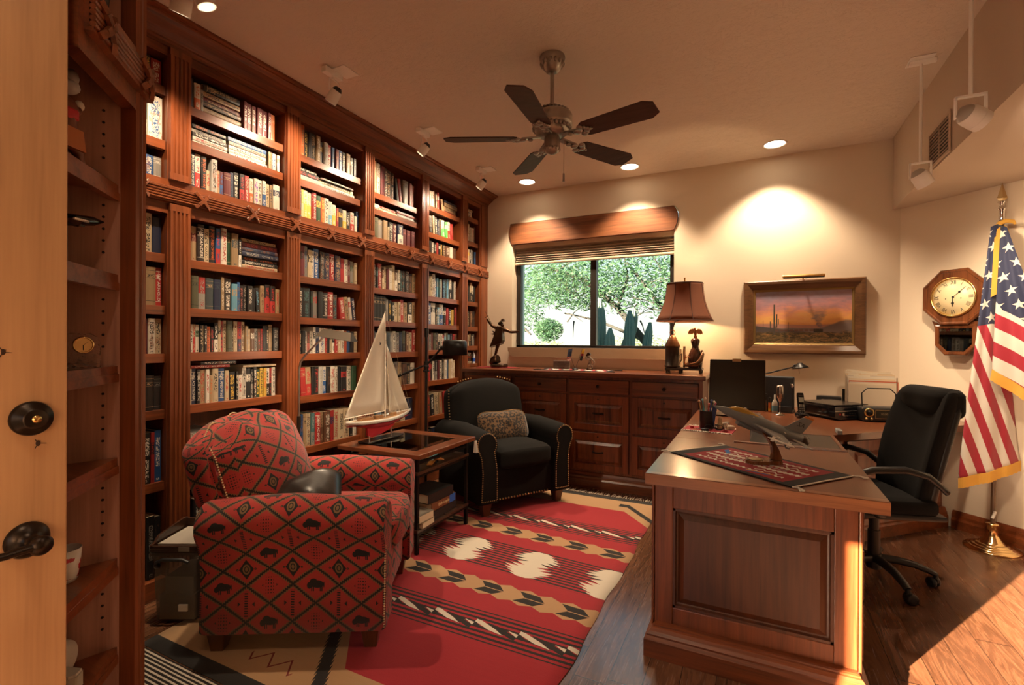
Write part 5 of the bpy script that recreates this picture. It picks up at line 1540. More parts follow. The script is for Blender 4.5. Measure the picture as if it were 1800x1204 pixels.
# ------------------------------------------------------------------ floor lamps
l1 = thing('pharmacy_floor_lamp', 'slim bronze floor lamp with a lit tent-shaped shade by the red armchair', 'floor lamp', (-2.53, 2.13, 0))
BRZ = plain('aged_bronze', (.06, .045, .032), .35, .8)
MB().lathe([(0, 0), (.125, 0), (.125, .012), (.11, .020), (.02, .03), (.012, .05)], 28).build('base', BRZ, l1)
MB().cyl((0, 0, .03), (0, 0, .80), .0085, n=12).cyl((0, 0, .76), (0, 0, .83), .0125, n=12).build('pole', BRZ, l1)
am = MB(); am.tube([(0, 0, .80), (0, 0, 1.12), (.008, .004, 1.165), (.03, .014, 1.20), (.09, .035, 1.265), (.165, .055, 1.33), (.19, .062, 1.345)], .0065, 10)
am.build('gooseneck', ANTIQ, l1)
Ts = Matrix.Translation((.235, .085, 1.338)) @ Matrix.Rotation(R(22), 4, 'Z') @ Matrix.Rotation(R(9), 4, 'Y')
m = MB(); m.T = Ts
m.loft([[(-.11, -.055, -.028), (-.09, -.012, .02), (-.09, .012, .02), (-.11, .055, -.028)], [(.11, -.055, -.028), (.085, -.012, .02), (.085, .012, .02), (.11, .055, -.028)]], closed=False, caps=False, smooth=False)
m.add([(-.11, -.055, -.028), (-.09, -.012, .02), (-.09, .012, .02), (-.11, .055, -.028)], [(0, 1, 2, 3)]); m.add([(.11, -.055, -.028), (.085, -.012, .02), (.085, .012, .02), (.11, .055, -.028)], [(3, 2, 1, 0)])
sh_ = m.build('lamp_shade', BRZ, l1, solid=.002)
m = MB(); m.T = Ts; m.tube([(-.085, 0, -.016), (.085, 0, -.016)], .010, 10); m.build('lamp_tube', LAMP_ON, sh_)
_a = lamp('shade_light', 'AREA', (-2.53+.235, 2.13+.085, 1.315), 5, WARM, shape='RECTANGLE', size=.18, size_y=.06); _a.rotation_euler = (0, R(9), R(22))
l2 = thing('swing_arm_floor_lamp', 'black floor lamp with a swing arm and round shade beside the charcoal armchair', 'floor lamp', (-2.30, 3.13, 0))
MB().lathe([(0, 0), (.13, 0), (.13, .014), (.11, .022), (.02, .03), (.014, .05)], 28).build('base', BLACKM, l2)
MB().cyl((0, 0, .03), (0, 0, 1.385), .0105, n=12).cyl((0, 0, 1.33), (0, 0, 1.40), .0155, n=12).build('pole', BLACKM, l2)
MB().ball((0, 0, 1.10), .022, 12, 8).cyl((0, 0, 1.06), (0, 0, 1.14), .018, n=12).cyl((0, -.03, 1.065), (0, .03, 1.065), .009, n=10).build('pivot_clamp', BLACKM, l2)
ar = MB(); ar.tube([(-.205, -.095, 1.02), (-.10, -.045, 1.07), (.0, .012, 1.115), (.10, .045, 1.235), (.115, .05, 1.245)], [.011, .008, .008, .008, .008], 10); ar.ball((.115, .05, 1.245), .018, 10, 8)
ar.build('swing_arm', BLACKM, l2)
m = MB(); m.lathe([(0, .062), (.075, .060), (.092, .050), (.095, .02), (.095, -.058), (.090, -.058), (.088, .02), (0, .05)], 32, (.205, .092, 1.248)); m.tube([(.115, .05, 1.245), (.15, .065, 1.262), (.18, .08, 1.28)], .009, 8)
m.build('lamp_shade', BLACKM, l2)

# ------------------------------------------------------------------ storage box and document tray behind the red armchair
bx = thing('storage_box', 'clear plastic storage box with black handle behind the red armchair', 'box', (-2.42, 1.42, .005), R(26.4))
m = MB(); Wb, Lb, Hb = .21, .24, .325; th = .004
def ring(w, l, z): return [(-w/2, -l/2, z), (w/2, -l/2, z), (w/2, l/2, z), (-w/2, l/2, z)]
m.loft([ring(Wb-.03, Lb-.03, .006), ring(Wb-.01, Lb-.01, .29), ring(Wb, Lb, .295), ring(Wb, Lb, .31)], smooth=False)
FROST = NT('frosted_plastic'); FROST.set(color=(.20, .175, .14), rough=.3, alpha=.5); FROST = FROST.m
m.build('bin_shell', FROST, bx, bevel=.006)
MB().loft([ring(Wb+.012, Lb+.012, .311), ring(Wb+.012, Lb+.012, .322), ring(Wb-.02, Lb-.02, .327)], smooth=False).build('lid', FROST, bx, bevel=.003)
MB().tube([(-.075, -Lb/2-.008, .262), (-.07, -Lb/2-.016, .285), (-.04, -Lb/2-.018, .298), (.05, -Lb/2-.018, .298), (.075, -Lb/2-.016, .285)], .008, 8).ball((-.07, -Lb/2-.010, .268), .014, 10, 6).build('handle', BLACK, bx)
MB().box(-.08, -.1, .008, .08, .1, .12).box(-.06, -.09, .12, .07, .09, .20).build('stored_papers', plain('stored_paper', (.30, .26, .22), .8), bx)
MB().box(.02, -Lb/2-.0012, .055, .06, -Lb/2+.006, .085).build('label', WHITE, bx)
ty = thing('document_tray', 'dark wooden letter tray of papers on the plastic storage box', 'tray', (-2.415, 1.42, .3325), R(26.4))
tw, tl = .22, .25
m = MB().box(-tw/2, -tl/2, 0, tw/2, tl/2, .012)
for s in (-1, 1): m.prism([(-tl/2, .012), (tl/2, .012), (tl/2, .075), (tl/2-.03, .078), (-tl/2+.05, .06), (-tl/2+.02, .035), (-tl/2, .03)], s*tw/2-(.010 if s > 0 else 0), s*tw/2+(.010 if s < 0 else 0), 'x')
m.box(-tw/2, tl/2-.01, .012, tw/2, tl/2, .07).box(-tw/2, -tl/2, .012, tw/2, -tl/2+.008, .028)
m.build('tray_body', W_DARK, ty, bevel=.002)
MB().box(.02, -tl/2-.0012, .004, .07, -tl/2, .024).build('name_plate', plain('grey_plate', (.25, .22, .18), .4), ty)
MB().box(-.09, -.10, .0125, .09, .11, .030).build('papers', plain('grey_papers', (.34, .30, .25), .8), ty)  # white paper with the shade on it put into its colour
# ------------------------------------------------------------------ ceiling fan
fan = thing('ceiling_fan', 'dark pewter ceiling fan with five walnut blades hanging from a rod', 'ceiling fan', (-1.022, 2.553, H))
m = MB().lathe([(.070, -.0005), (.072, -.012), (.066, -.028), (.058, -.05), (.045, -.072), (.034, -.086), (.016, -.092), (0, -.092)], 32)
can_ = m.build('canopy', ANTIQ, fan)
m = MB()
for k in range(14):
    a = 2*PI*k/14; m.ball((.0605*math.cos(a), .0605*math.sin(a), -.042), (.010, .010, .014), 8, 6)
m.build('canopy_ornament', ANTIQ, can_)
MB().cyl((0, 0, -.09), (0, 0, -.30), .0115, n=16).build('downrod', ANTIQ, fan)
m = MB().lathe([(.022, -.268), (.024, -.300), (.05, -.302), (.085, -.312), (.108, -.325), (.114, -.338), (.114, -.378), (.108, -.39), (.098, -.395), (.098, -.412), (.088, -.43), (.07, -.444), (.05, -.45), (0, -.45)], 40)
mot = m.build('motor_housing', ANTIQ, fan)
m = MB()
for k in range(26):
    a = 2*PI*k/26; m.ball((.100*math.cos(a), .100*math.sin(a), -.404), (.013, .013, .012), 6, 5)
m.build('housing_ornament', ANTIQ, mot); m = MB()
for k in range(26):
    a = 2*PI*k/26; m.ball((.088*math.cos(a), .088*math.sin(a), -.311), (.011, .011, .006), 6, 5)
m.build('housing_ornament', ANTIQ, mot)
sw = MB().lathe([(.040, -.448), (.044, -.455), (.044, -.50), (.047, -.508), (.044, -.522), (.030, -.538), (.012, -.546), (0, -.548)], 32).build('switch_housing', ANTIQ, fan)
m = MB()
for k in range(12):
    a = 2*PI*k/12; m.ball((.041*math.cos(a), .041*math.sin(a), -.520), (.009, .009, .011), 6, 5)
m.build('housing_ornament', ANTIQ, sw)
MB().tube([(.05, .02, -.45), (.062, .025, -.47), (.062, .025, -.66)], .0014, 5).cyl((.062, .025, -.655), (.062, .025, -.70), .0055, .007, n=10).build('pull_chain', STEEL, fan)
BLADE = wood('walnut_fan_blade', (.022, .007, .004), (.075, .026, .013), 'x', rough=.62, coat=0)
for k, a in enumerate((-84, -12, 60, 132, 204)):
    Tb = Matrix.Rotation(R(a), 4, 'Z') @ Matrix.Translation((0, 0, -.458)) @ Matrix.Rotation(R(-12), 4, 'X')
    m = MB(); m.T = Tb
    m.prism([(.195, -.045), (.215, -.058), (.56, -.070), (.605, -.042), (.605, .042), (.56, .070), (.215, .058), (.195, .045)], -.003, .003, 'z')
    b = m.build('blade', BLADE, fan, bevel=.0015)
    m = MB(); m.T = Tb
    m.bar((.06, 0, .010), (.17, 0, .001), .030, .010)
    for (x, y, r) in ((.165, 0, .022), (.195, .028, .020), (.195, -.028, .020), (.225, 0, .020), (.215, .022, .012), (.215, -.022, .012), (.25, 0, .009), (.12, 0, .016)): m.ball((x, y, -.006), (r, r, .009), 10, 6)
    m.build('blade_bracket', ANTIQ, b)

# ------------------------------------------------------------------ painting with its picture light
YW = YB-.0015
pt = thing('framed_painting', 'framed desert sunset painting with a tall cactus and smoke plume on the back wall', 'painting', (.356, YW, 1.20))
px0, px1, pz0, pz1 = -.082, .795, 1.205, 1.826
FRW = wood('carved_brown_frame', (.045, .020, .009), (.20, .092, .036), 'x', rough=.38)
GILT = plain('gilt_liner', (.30, .20, .08), .5, .8)
fp_ = [(0, 0), (0, .030), (.010, .038), (.030, .036), (.060, .026), (.072, .022), (.076, .014), (.076, 0)]
def frame(prof, x0, x1, z0, z1, y):
    m = MB()
    m.loft([[p for p in ((x0+o, y-d, z0+o), (x1-o, y-d, z0+o), (x1-o, y-d, z1-o), (x0+o, y-d, z1-o))] for o, d in prof], smooth=False, caps=False)
    return m
frame(fp_, px0, px1, pz0, pz1, YW).build('frame', FRW, pt, world=True, bevel=.002)
frame([(.074, 0), (.074, .018), (.080, .020), (.084, .016), (.090, .014), (.094, .008), (.094, 0)], px0, px1, pz0, pz1, YW).build('gilt_liner', GILT, pt, world=True)
def canvas():
    t = NT('sunset_canvas'); x, y, z = t.xyz(t.coord('UV'))
    u, v = x, y
    n = t.noise(t.comb(u*3.2, v*5.5), 1.2, 5, .6, dist=.8); n2 = t.noise(t.comb(u*9, v*14), 1.0, 4)
    sky = t.ramp((v + (n-.5)*.42 + (.3-u)*.10*v).clamp(), [(.36, (.78, .36, .12)), (.46, (.90, .50, .16)), (.56, (.85, .38, .20)), (.70, (.58, .28, .28)), (.84, (.40, .27, .34)), (.98, (.34, .33, .46))])
    col = sky
    cl = ((n2-.44)*5.0).clamp()*((v-.50)*4.0).clamp()
    col = t.mix(cl*.55, col, (.30, .22, .27))
    gl = ((1.0-((u-.56)*(u-.56)*22.0+(v-.47)*(v-.47)*30.0)).clamp())
    col = t.mix(gl*((n2-.30)*3.0).clamp()*.75, col, (.92, .55, .26))
    h0 = .37 + (u*6.0+1.2).sin()*.014
    col = t.mix(((h0-v)*60.0).clamp()*.85, col, (.42, .22, .20))
    h1 = .30 + ((u-.70)*4.2).clamp()*.16 - ((u-.88)*3.0).clamp()*.05 + (n2-.5)*.04
    col = t.mix(((h1-v)*40.0).clamp()*.9, col, (.17, .15, .15))
    h2 = .345 - u*.22 + (n2-.5)*.03
    col = t.mix(((h2-v)*50.0).clamp(), col, (.10, .085, .085))
    gn = t.noise(t.comb(u*13, v*19), 1.0, 6, .7, dist=1.5)
    ground = t.ramp(gn, [(.30, (.022, .018, .014)), (.46, (.075, .055, .026)), (.56, (.19, .125, .05)), (.64, (.34, .16, .06)), (.74, (.34, .07, .035))])
    col = t.mix(((.225+(n2-.5)*.10-v)*30.0).clamp(), col, ground)
    train = u.between(.20, .68)*v.between(.225, .265)*((u*19).frac().lt(.80))
    col = t.mix(train*.8, col, (.16, .075, .05)); col = t.mix(u.between(.62, .715)*v.between(.205, .27)*gn.gt(.40), col, (.035, .028, .025))
    pd_ = (u-.695+(v-.27)*.16+(n-.5)*.16).abs()/(.014+(v-.27).max(0.0)*.30)
    col = t.mix(((1.0-pd_)*2.2).clamp()*v.between(.265, .70)*((.72-v)*5.0).clamp()*((n2-.22)*3.0).clamp()*.85, col, (.20, .165, .19))
    cac = (u-.205).abs().lt(.0085)*v.between(.16, .75)
    cac = cac.max((u-.165).abs().lt(.0065)*v.between(.24, .42)).max((u-.185).abs().lt(.022)*v.between(.235, .26))
    cac = cac.max((u-.232).abs().lt(.0075)*v.between(.30, .56)).max((u-.218).abs().lt(.018)*v.between(.30, .325)).max((u-.250).abs().lt(.005)*v.between(.36, .47)).max((u-.085).abs().lt(.003)*v.between(.24, .44)).max((u-.355).abs().lt(.003)*v.between(.22, .40))
    col = t.mix(cac, col, (.085, .075, .06))
    t.set(color=col, rough=.45); t.bump(t.noise(t.comb(u*160, v*120), 1, 2), .12, .001); return t.m
cx0, cx1, cz0, cz1 = px0+.092, px1-.092, pz0+.092, pz1-.092
MB().add([(cx0, YW-.009, cz0), (cx1, YW-.009, cz0), (cx1, YW-.009, cz1), (cx0, YW-.009, cz1)], [(0, 1, 2, 3)], 0, False, [[(0, 0), (1, 0), (1, 1), (0, 1)]]).box(cx0, YW-.008, cz0, cx1, YW, cz1).build('canvas', canvas(), pt, world=True)
pl_ = thing('picture_light', 'slim brass picture light clipped over the painting frame', 'picture light', (.36, YW-.05, 1.83))
MB().tube([(.21, YW-.085, 1.848), (.51, YW-.085, 1.848)], .0135, 16).build('lamp_tube', BRASS, pl_, world=True)
MB().tube([(.36, YW-.032, 1.818), (.36, YW-.05, 1.852), (.36, YW-.075, 1.856)], .005, 8).box(.335, YW-.030, 1.80, .385, YW-.0275, 1.83) .build('bracket', BRASS, pl_, world=True)
MB().box(.215, YW-.10, 1.832, .505, YW-.07, 1.8375).build('reflector_lip', BLACKM, pl_, world=True)

# ------------------------------------------------------------------ octagonal wall clock on the angled wall
ck = thing('wall_clock', 'octagonal dark wood wall clock with roman numerals and a lower glass door', 'clock', (*W45(.415, .002, 0)[:2], 1.42), R(-45))
# local frame of the clock: +x right along the wall, -y out of the wall
def octa(w, cz, h=None, cut=.293):
    h = h or w; a, b = w/2, h/2; c = w*cut
    return [(-a+c, cz-b), (a-c, cz-b), (a, cz-b+c), (a, cz+b-c), (a-c, cz+b), (-a+c, cz+b), (-a, cz+b-c), (-a, cz-b+c)]
cz = .200
CLW = wood('clock_walnut', (.045, .013, .005), (.20, .065, .022), 'z', rough=.22, coat=.6)
def octring(prof, w):
    m = MB(); m.loft([[(p[0], -d, p[1]) for p in octa(w-2*o, cz)] for o, d in prof], smooth=False, caps=False); return m
octring([(.03, 0), (.03, .085), (0, .090), (0, .103), (.008, .112), (.016, .112), (.022, .107), (.066, .107), (.070, .110)], .385).build('octagon_case', CLW, ck)
m = MB(); m.prism(octa(.27, cz), -.106, -.088, 'y'); m.build('dial_surround', CLW, ck)
MB().lathe([(.134, -.106), (.138, -.112), (.136, -.120), (.128, -.121), (.124, -.114), (.124, -.108)], 48, (0, 0, cz), axis='y').build('brass_bezel', BRASS, ck)
MB().lathe([(0, -.1095), (.126, -.1095), (.126, -.106), (0, -.106)], 48, (0, 0, cz), axis='y').build('dial', plain('cream_dial', (.66, .56, .34), .4), ck)
nu = MB()
for k, s in enumerate(('XII', 'I', 'II', 'III', 'IIII', 'V', 'VI', 'VII', 'VIII', 'IX', 'X', 'XI')):
    a = -k*PI/6
    nu.T = Matrix.Translation((math.sin(-a)*.100, -.1100, cz+math.cos(a)*.100)) @ Matrix.Rotation(PI/2, 4, 'X') @ Matrix.Rotation(a, 4, 'Z')
    nu.text(s, .039, depth=.0004, font_sx=.72)
nu.T = Matrix()
for k in range(60):
    a = 2*PI*k/60; nu.box(math.sin(a)*.1195-.0006, -.1102, cz+math.cos(a)*.1195-.0006, math.sin(a)*.1195+.0006, -.1095, cz+math.cos(a)*.1195+.0006)
nu.cyl((-.045, -.1095, cz-.01), (-.045, -.1102, cz-.01), .004, n=10).cyl((.045, -.1095, cz-.01), (.045, -.1102, cz-.01), .004, n=10)
nu.build('numerals', BLACK, ck)
hd = MB()
a = R(48); hd.bar((0, -.1125, cz), (math.sin(a)*.098, -.1125, cz+math.cos(a)*.098), .004, .0015); hd.ball((math.sin(a)*.05, -.1125, cz+math.cos(a)*.05), (.008, .001, .008), 8, 6)
a = R(183); hd.bar((0, -.1135, cz), (math.sin(a)*.066, -.1135, cz+math.cos(a)*.066), .005, .0015); hd.ball((math.sin(a)*.042, -.1135, cz+math.cos(a)*.042), (.010, .001, .010), 8, 6)
hd.cyl((0, -.1095, cz), (0, -.116, cz), .007, n=12); hd.build('hands', BLACK, ck)
low = [(-.125, .012), (-.125, -.135), (-.065, -.205), (.065, -.205), (.125, -.135), (.125, .012)]
def shr(pl, k):
    cx_, cz_ = 0, -.095
    return [(p[0]*(1-k/.125), cz_+(p[1]-cz_)*(1-k/.105)) for p in pl]
m = MB(); m.loft([[(p[0], -d, p[1]) for p in shr(low, o)] for o, d in ((0, 0), (0, .080), (.004, .090), (.010, .094), (.026, .090), (.030, .084), (.030, .02))], smooth=False, caps=False); m.prism(low, -.015, 0, 'y')
m.box(-.13, -.085, .005, .13, 0, .03)
m.build('pendulum_box', CLW, ck)
m = MB(); m.prism(shr(low, .030), -.086, -.083, 'y'); m.build('door_glass', glass('clock_glass', (.35, .32, .28), .14), ck)
MB().cyl((.028, -.045, -.10), (.028, -.050, -.10), .026, n=24).box(.026, -.049, -.10, .030, -.046, .02).build('pendulum', BRASS, ck)
for s in (-1, 1):
    m = MB()
    m.prism([(s*.125, .02), (s*.165, .045), (s*.15, .01), (s*.145, -.02), (s*.135, -.03), (s*.138, -.055), (s*.125, -.06)], -.05, -.03, 'y')
    m.build('scroll_bracket', CLW, ck)

# ------------------------------------------------------------------ flag on a polished stand
fx, fy = 1.355, 4.118
flag = thing('flag_on_stand', 'United States flag with gold fringe draped from a pole on a polished stand', 'flag', (fx, fy, 0))
MB().lathe([(.137, 0), (.139, .006), (.134, .012), (.122, .012), (.119, .018), (.113, .021), (.103, .020), (.100, .027), (.093, .030), (.083, .029), (.080, .037), (.073, .040), (.062, .040), (.056, .052), (.046, .062), (.038, .078), (.032, .085), (.027, .094), (.026, .150), (.030, .154), (.030, .162), (.018, .166), (0, .166)], 48).build('stand', GOLDP, flag)
TL = Vector((.052, .055, 2.0)).normalized()
def ap_(z, dx=0, dy=0): return (TL.x/TL.z*z+dx, TL.y/TL.z*z+dy, z)
MB().cyl(ap_(.16), ap_(2.12), .0125, n=14).build('pole', wood('flag_pole', (.05, .025, .012), (.17, .09, .04), 'z'), flag)
MB().cyl((-.004, -.015, .20), (.01, -.0155, .245), .008).build('pole_tag', WHITE, flag)
m = MB(); c = ap_(2.10)
m.lathe([(.014, -.01), (.014, .05), (.020, .055), (.020, .062), (.013, .067), (.013, .095), (.020, .10), (.020, .106), (.008, .112), (.0, .113)], 16, c); m.build('collar', CHROME, flag)
c = ap_(2.20); m = MB()
m.add([(c[0]-.026, c[1], c[2]+.028), (c[0], c[1]-.009, c[2]+.028), (c[0]+.026, c[1], c[2]+.028), (c[0], c[1]+.009, c[2]+.028), (c[0], c[1], c[2]+.128), (c[0], c[1], c[2])], [(0, 1, 4), (1, 2, 4), (2, 3, 4), (3, 0, 4), (1, 0, 5), (2, 1, 5), (3, 2, 5), (0, 3, 5)]); m.build('spear_finial', plain('spear_gold', (.45, .33, .17), .3, 1.0), flag)
def flag_mat(fly):
    t = NT('flag_cloth'); u, v, _ = t.xyz(t.coord('UV'))
    # u: across (metres), v: down (metres).  fly True -> hoist side lobe hanging steep; False -> right lobe
    REDF, WH, NAV = (.33, .010, .026), (.66, .61, .54), (.012, .020, .062)
    s = (u - v*.40 + .5)/.058 if fly else (v - u*.75)/.088
    str_ = s.mod(2.0).lt(1.0)
    col = t.mix(str_, WH, REDF)
    lim = .63 if fly else .49
    can = v.lt(lim + (u*0.0 if fly else u*.75))
    p = .105
    a = (u*1.0 + v*.12 + .03)/p*1.0; b = (v)/(p*.86)
    row = b.floor(); par = row.mod(2.0)*.5
    qx = ((a + par).frac()-.5)*p; qy = -(b.frac()-.5)*(p*.86)
    r = (qx*qx+qy*qy).pow(.5); th = t.math('ARCTAN2', qx, qy) + .25
    kk = (th + PI/5).mod(2*PI/5) - PI/5
    star = (r*(kk.abs()-R(72)).cos()).lt(.309*.036)
    col = t.mix(can, col, t.mix(star, NAV, WH))
    n = t.noise(t.coord('UV'), 700, 2)
    t.set(color=t.mix(n*.25, col, (.02, .01, .02)), rough=.75, sheen=.1); return t.m
GOLDF = plain('gold_fringe', (.58, .31, .045), .8, bump=.6, bscale=300)
def lobe(name, mat, z_top, z_bot, wf, yf, cols=28, rows=44, fly=True, fr=True):
    m = MB(); vs = []; uv = []
    for j in range(rows+1):
        d = j/rows
        for i in range(cols+1):
            s = i/cols
            x, y = wf(s, d), yf(s, d)
            zt = z_top - .03*abs(s-.5); zb = z_bot(s)
            z = zt+(zb-zt)*d; lx, ly_, ox, oy = (.90, .44, .31, .95) if fly else (.80, -.40, .55, .83)
            ax = ap_(z)
            vs.append((ax[0] + x*lx + y*ox, ax[1] + x*ly_ + y*oy, z)); uv.append((x, zt-z))
    fs = [(j*(cols+1)+i, (j+1)*(cols+1)+i, (j+1)*(cols+1)+i+1, j*(cols+1)+i+1) for j in range(rows) for i in range(cols)]
    m.add(vs, fs, 0, True, [[uv[k] for k in f] for f in fs])
    o = m.build(name, mat, flag, solid=.002)
    return [vs[rows*(cols+1)+i] for i in range(cols+1)], [vs[j*(cols+1)+cols] for j in range(rows+1)], [vs[j*(cols+1)] for j in range(rows+1)]
# left lobe: hangs from the pole, canton above, stripes below
def wl(s, d):
    w = .085 + .30*d**1.1
    return (s-.80+.24*d)*w + .010*math.sin(d*5+s*7)*d
def yl(s, d): return -.022 - (.018+.030*d)*math.sin(s*PI) - .014*d*math.sin(s*17)
bot, rgt, lft = lobe('flag_field', flag_mat(True), 2.055, lambda s: .44+.11*s, wl, yl, fly=True)
def wr(s, d):
    w = .040 + .36*d
    return .008 + s*w
def yr(s, d): return -.050 - .055*d*(1-s) - .016*d*math.sin(s*13+1) - .02*s
bot2, rgt2, lft2 = lobe('flag_fold', flag_mat(False), 2.04, lambda s: 1.13-.30*s, wr, yr, fly=False)
def fringe(pts, drop, name='fringe'):
    m = MB(); n = len(pts); vs = []
    for i, p in enumerate(pts):
        vs += [(p[0], p[1]-.003, p[2]+.012), (p[0]+drop[0], p[1]-.004+drop[1], p[2]+drop[2]+.004*(i % 2))]
    m.add(vs, [(2*i, 2*i+1, 2*i+3, 2*i+2) for i in range(n-1)], 0, False); m.build(name, GOLDF, flag, solid=.003)
fringe(bot, (0, 0, -.055)); fringe(bot2, (-.012, -.004, -.055))
fringe(rgt[:24], (.02, -.004, -.015)); fringe([lft2[k] for k in range(0, 22)], (-.028, -.004, -.01))
m = MB(); m.tube([ap_(2.04, -.035, -.03), ap_(2.062, -.02, -.03), ap_(2.075, .01, -.03), ap_(2.068, .045, -.03), ap_(2.05, .055, -.03)], [.012, .014, .014, .012, .006], 8); m.build('fringe', GOLDF, flag)
# ------------------------------------------------------------------ office chair
oc = thing('office_chair', 'black plush swivel office chair turned away from the corner counter', 'office chair', (.600, 3.315, 0), R(197))
MB().cyl((0, 0, .06), (0, 0, .14), .035, n=16).cyl((0, 0, .10), (0, 0, .40), .024, n=14).cyl((0, 0, .12), (0, 0, .27), .030, n=14).build('gas_column', BLACK, oc)
for k in range(5):
    a = R(-197 - 70 + 72*k)
    Ta = Matrix.Rotation(a, 4, 'Z')
    m = MB(); m.T = Ta
    m.tube([(.02, 0, .115), (.10, 0, .118), (.18, 0, .108), (.25, 0, .084), (.272, 0, .072)], [.028, .026, .023, .020, .019], 12, flat=.75)
    ar_ = m.build('base_arm', BLACK, oc)
    m = MB(); m.T = Ta @ Matrix.Translation((.272, 0, 0)) @ Matrix.Rotation(R(40*k), 4, 'Z')
    m.cyl((0, 0, .05), (0, 0, .075), .010, n=10)
    for s in (-1, 1): m.lathe([(.012, -.009), (.024, -.009), (.027, -.004), (.027, .004), (.024, .009), (.012, .009)], 18, (s*.014, .014, .0275), axis='x')
    m.prism([(-.012, .030), (.036, .028), (.030, .050), (.0, .060), (-.012, .05)], -.006, .006, 'x')
    m.build('caster', BLACK, ar_)
MB().box(-.12, -.09, .385, .12, .09, .41).build('mechanism', BLACK, oc, bevel=.01)
def seatf(p):
    q = Vector(p); q.z += -.03*max(0, (q.x-.12)/.14)**2 + .02*(abs(q.y)/.24)**2; return q
MB().rbox((.04, 0, .445), (.235, .230, .045), .04, 12, seatf).build('seat', BLKPLUSH, oc)
MB().rbox((.01, 0, .412), (.235, .225, .018), .015, 8).build('seat_shell', BLACK, oc)
def backf(p):
    q = Vector(p); tz = (q.z/.30+1)/2
    q.y *= (.86 + .18*math.sin(PI*min(1, tz*.75+.1)))
    q.x += -.25*(max(0.0, tz)*.62)**1.25 + .06*(q.y/.22)**2 - .02
    return q
MB().rbox((-.155, 0, .755), (.040, .215, .305), .038, 14, backf).build('backrest', BLKPLUSH, oc)
m = MB().rbox((-.192, 0, .725), (.022, .205, .315), .02, 12, backf); m.build('back_shell', BLACK, oc)
m = MB(); m.tube([(-.08, 0, .40), (-.19, 0, .40), (-.235, 0, .44), (-.225, 0, .55)], [.035, .035, .032, .03], 10, flat=.5); m.build('back_support', BLACK, oc)
def drape(p):
    q = Vector((p[0], p[1], p[2])); tz = max(0, (q.z+.05)/.14); return Vector((q.x*(1+.1*math.sin(q.y*22)), q.y, q.z))
MB().rbox((-.280, 0, .985), (.060, .200, .080), .05, 10, drape).build('back_cover', BLKPLUSH, oc)
m = MB(); m.tube([(-.33, -.12, .925), (-.345, -.125, .86), (-.34, -.12, .82), (-.35, -.13, .79), (-.34, -.115, .76), (-.345, -.13, .82)], .003, 6); m.build('cover_tie', BLACK, oc)
for s in (1, -1):
    m = MB()
    m.tube([(.08, s*.235, .415), (.12, s*.27, .43), (.185, s*.275, .50), (.215, s*.275, .60), (.205, s*.275, .640), (.15, s*.275, .660), (.0, s*.275, .667), (-.10, s*.275, .640), (-.165, s*.27, .585), (-.19, s*.265, .560)], [.014, .016, .017, .017, .018, .019, .019, .018, .017, .017], 12, flat=.8)
    m.build('armrest', BLACK, oc)
    MB().cyl((-.182, s*.280, .567), (-.182, s*.287, .567), .006, n=10).build('armrest_bolt', CHROME, oc)

# ------------------------------------------------------------------ table lamp on the credenza: urn lamp, its shade, lantern tray
ZC = 1.0285
lp = thing('table_lamp', 'table lamp with an eagle finial urn base and a brown bell shade, lit', 'lamp', (-.545, 4.50, ZC))
# the urn stands at the right, the shade over the tray centre
LWD = plain('dark_glazed_wood', (.05, .016, .008), .12, coat=.6)
COPPER = plain('burnished_copper', (.36, .145, .055), .28, 1.0)
tr = MB().box(-.155, -.075, .030, .150, .075, .046).box(-.15, -.07, .046, .145, .07, .052)
for x in (-.14, -.03, .135):
    for y in (-.062, .062): tr.lathe([(.006, 0), (.011, .006), (.008, .014), (.012, .022), (.012, .031)], 10, (x, y, 0))
tr.build('tray_base', plain('ebonised_tray', (.02, .011, .008), .28), lp, bevel=.003)
ux = .088
MB().lathe([(.055, .05), (.058, .06), (.062, .10), (.058, .15), (.045, .19), (.034, .215), (.028, .222), (.030, .228), (.026, .234), (.031, .25), (.038, .275), (.036, .295), (.026, .302), (.012, .306), (0, .306)], 28, (ux, 0, 0)).build('urn', LWD, lp)
m = MB()
m.ball((ux, 0, .355), (.014, .014, .03), 10, 8).ball((ux-.006, -.012, .388), (.011, .014, .012), 8, 6).cyl((ux, 0, .305), (ux, 0, .335), .016, .010, n=12)
for s in (-1, 1):
    m.prism([(ux+s*.008, .372), (ux+s*.022, .388), (ux+s*.042, .384), (ux+s*.056, .366), (ux+s*.060, .338), (ux+s*.05, .346), (ux+s*.045, .335), (ux+s*.036, .345), (ux+s*.028, .338), (ux+s*.014, .35)], -.006, .004, 'y')
m.build('eagle', COPPER, lp)
m = MB()
m.tube([(ux-.09, -.05, .062), (ux-.07, -.065, .068), (ux-.03, -.075, .075), (ux+.02, -.072, .085), (ux+.05, -.055, .12), (ux+.062, -.03, .17), (ux+.055, -.01, .20)], [.006, .010, .017, .021, .021, .015, .007], 12)
m.build('powder_horn', plain('horn_bronze', (.14, .07, .035), .22, .7), lp)
MB().tube([(ux-.075, -.02, .155), (ux-.085, -.06, .10), (ux-.055, -.072, .066), (ux, -.08, .072), (ux+.01, -.082, .08)], .0045, 8).tube([(ux-.09, -.03, .13), (ux-.05, -.055, .15), (ux-.02, -.04, .11), (ux-.07, -.055, .085)], .004, 8).build('copper_strap', COPPER, lp)
MB().tube([(-.105, .045, .052), (-.105, .045, .40), (-.085, .035, .455), (-.002, 0, .485)], .006, 8).cyl((-.002, .0, .47), (-.002, 0, .52), .016).build('lamp_stem', BLACKM, lp)
MB().cyl((.000, -.02, .05), (.000, -.02, .235), .010, n=14).build('candle', plain('ivory_candle', (.62, .50, .33), .5), lp)
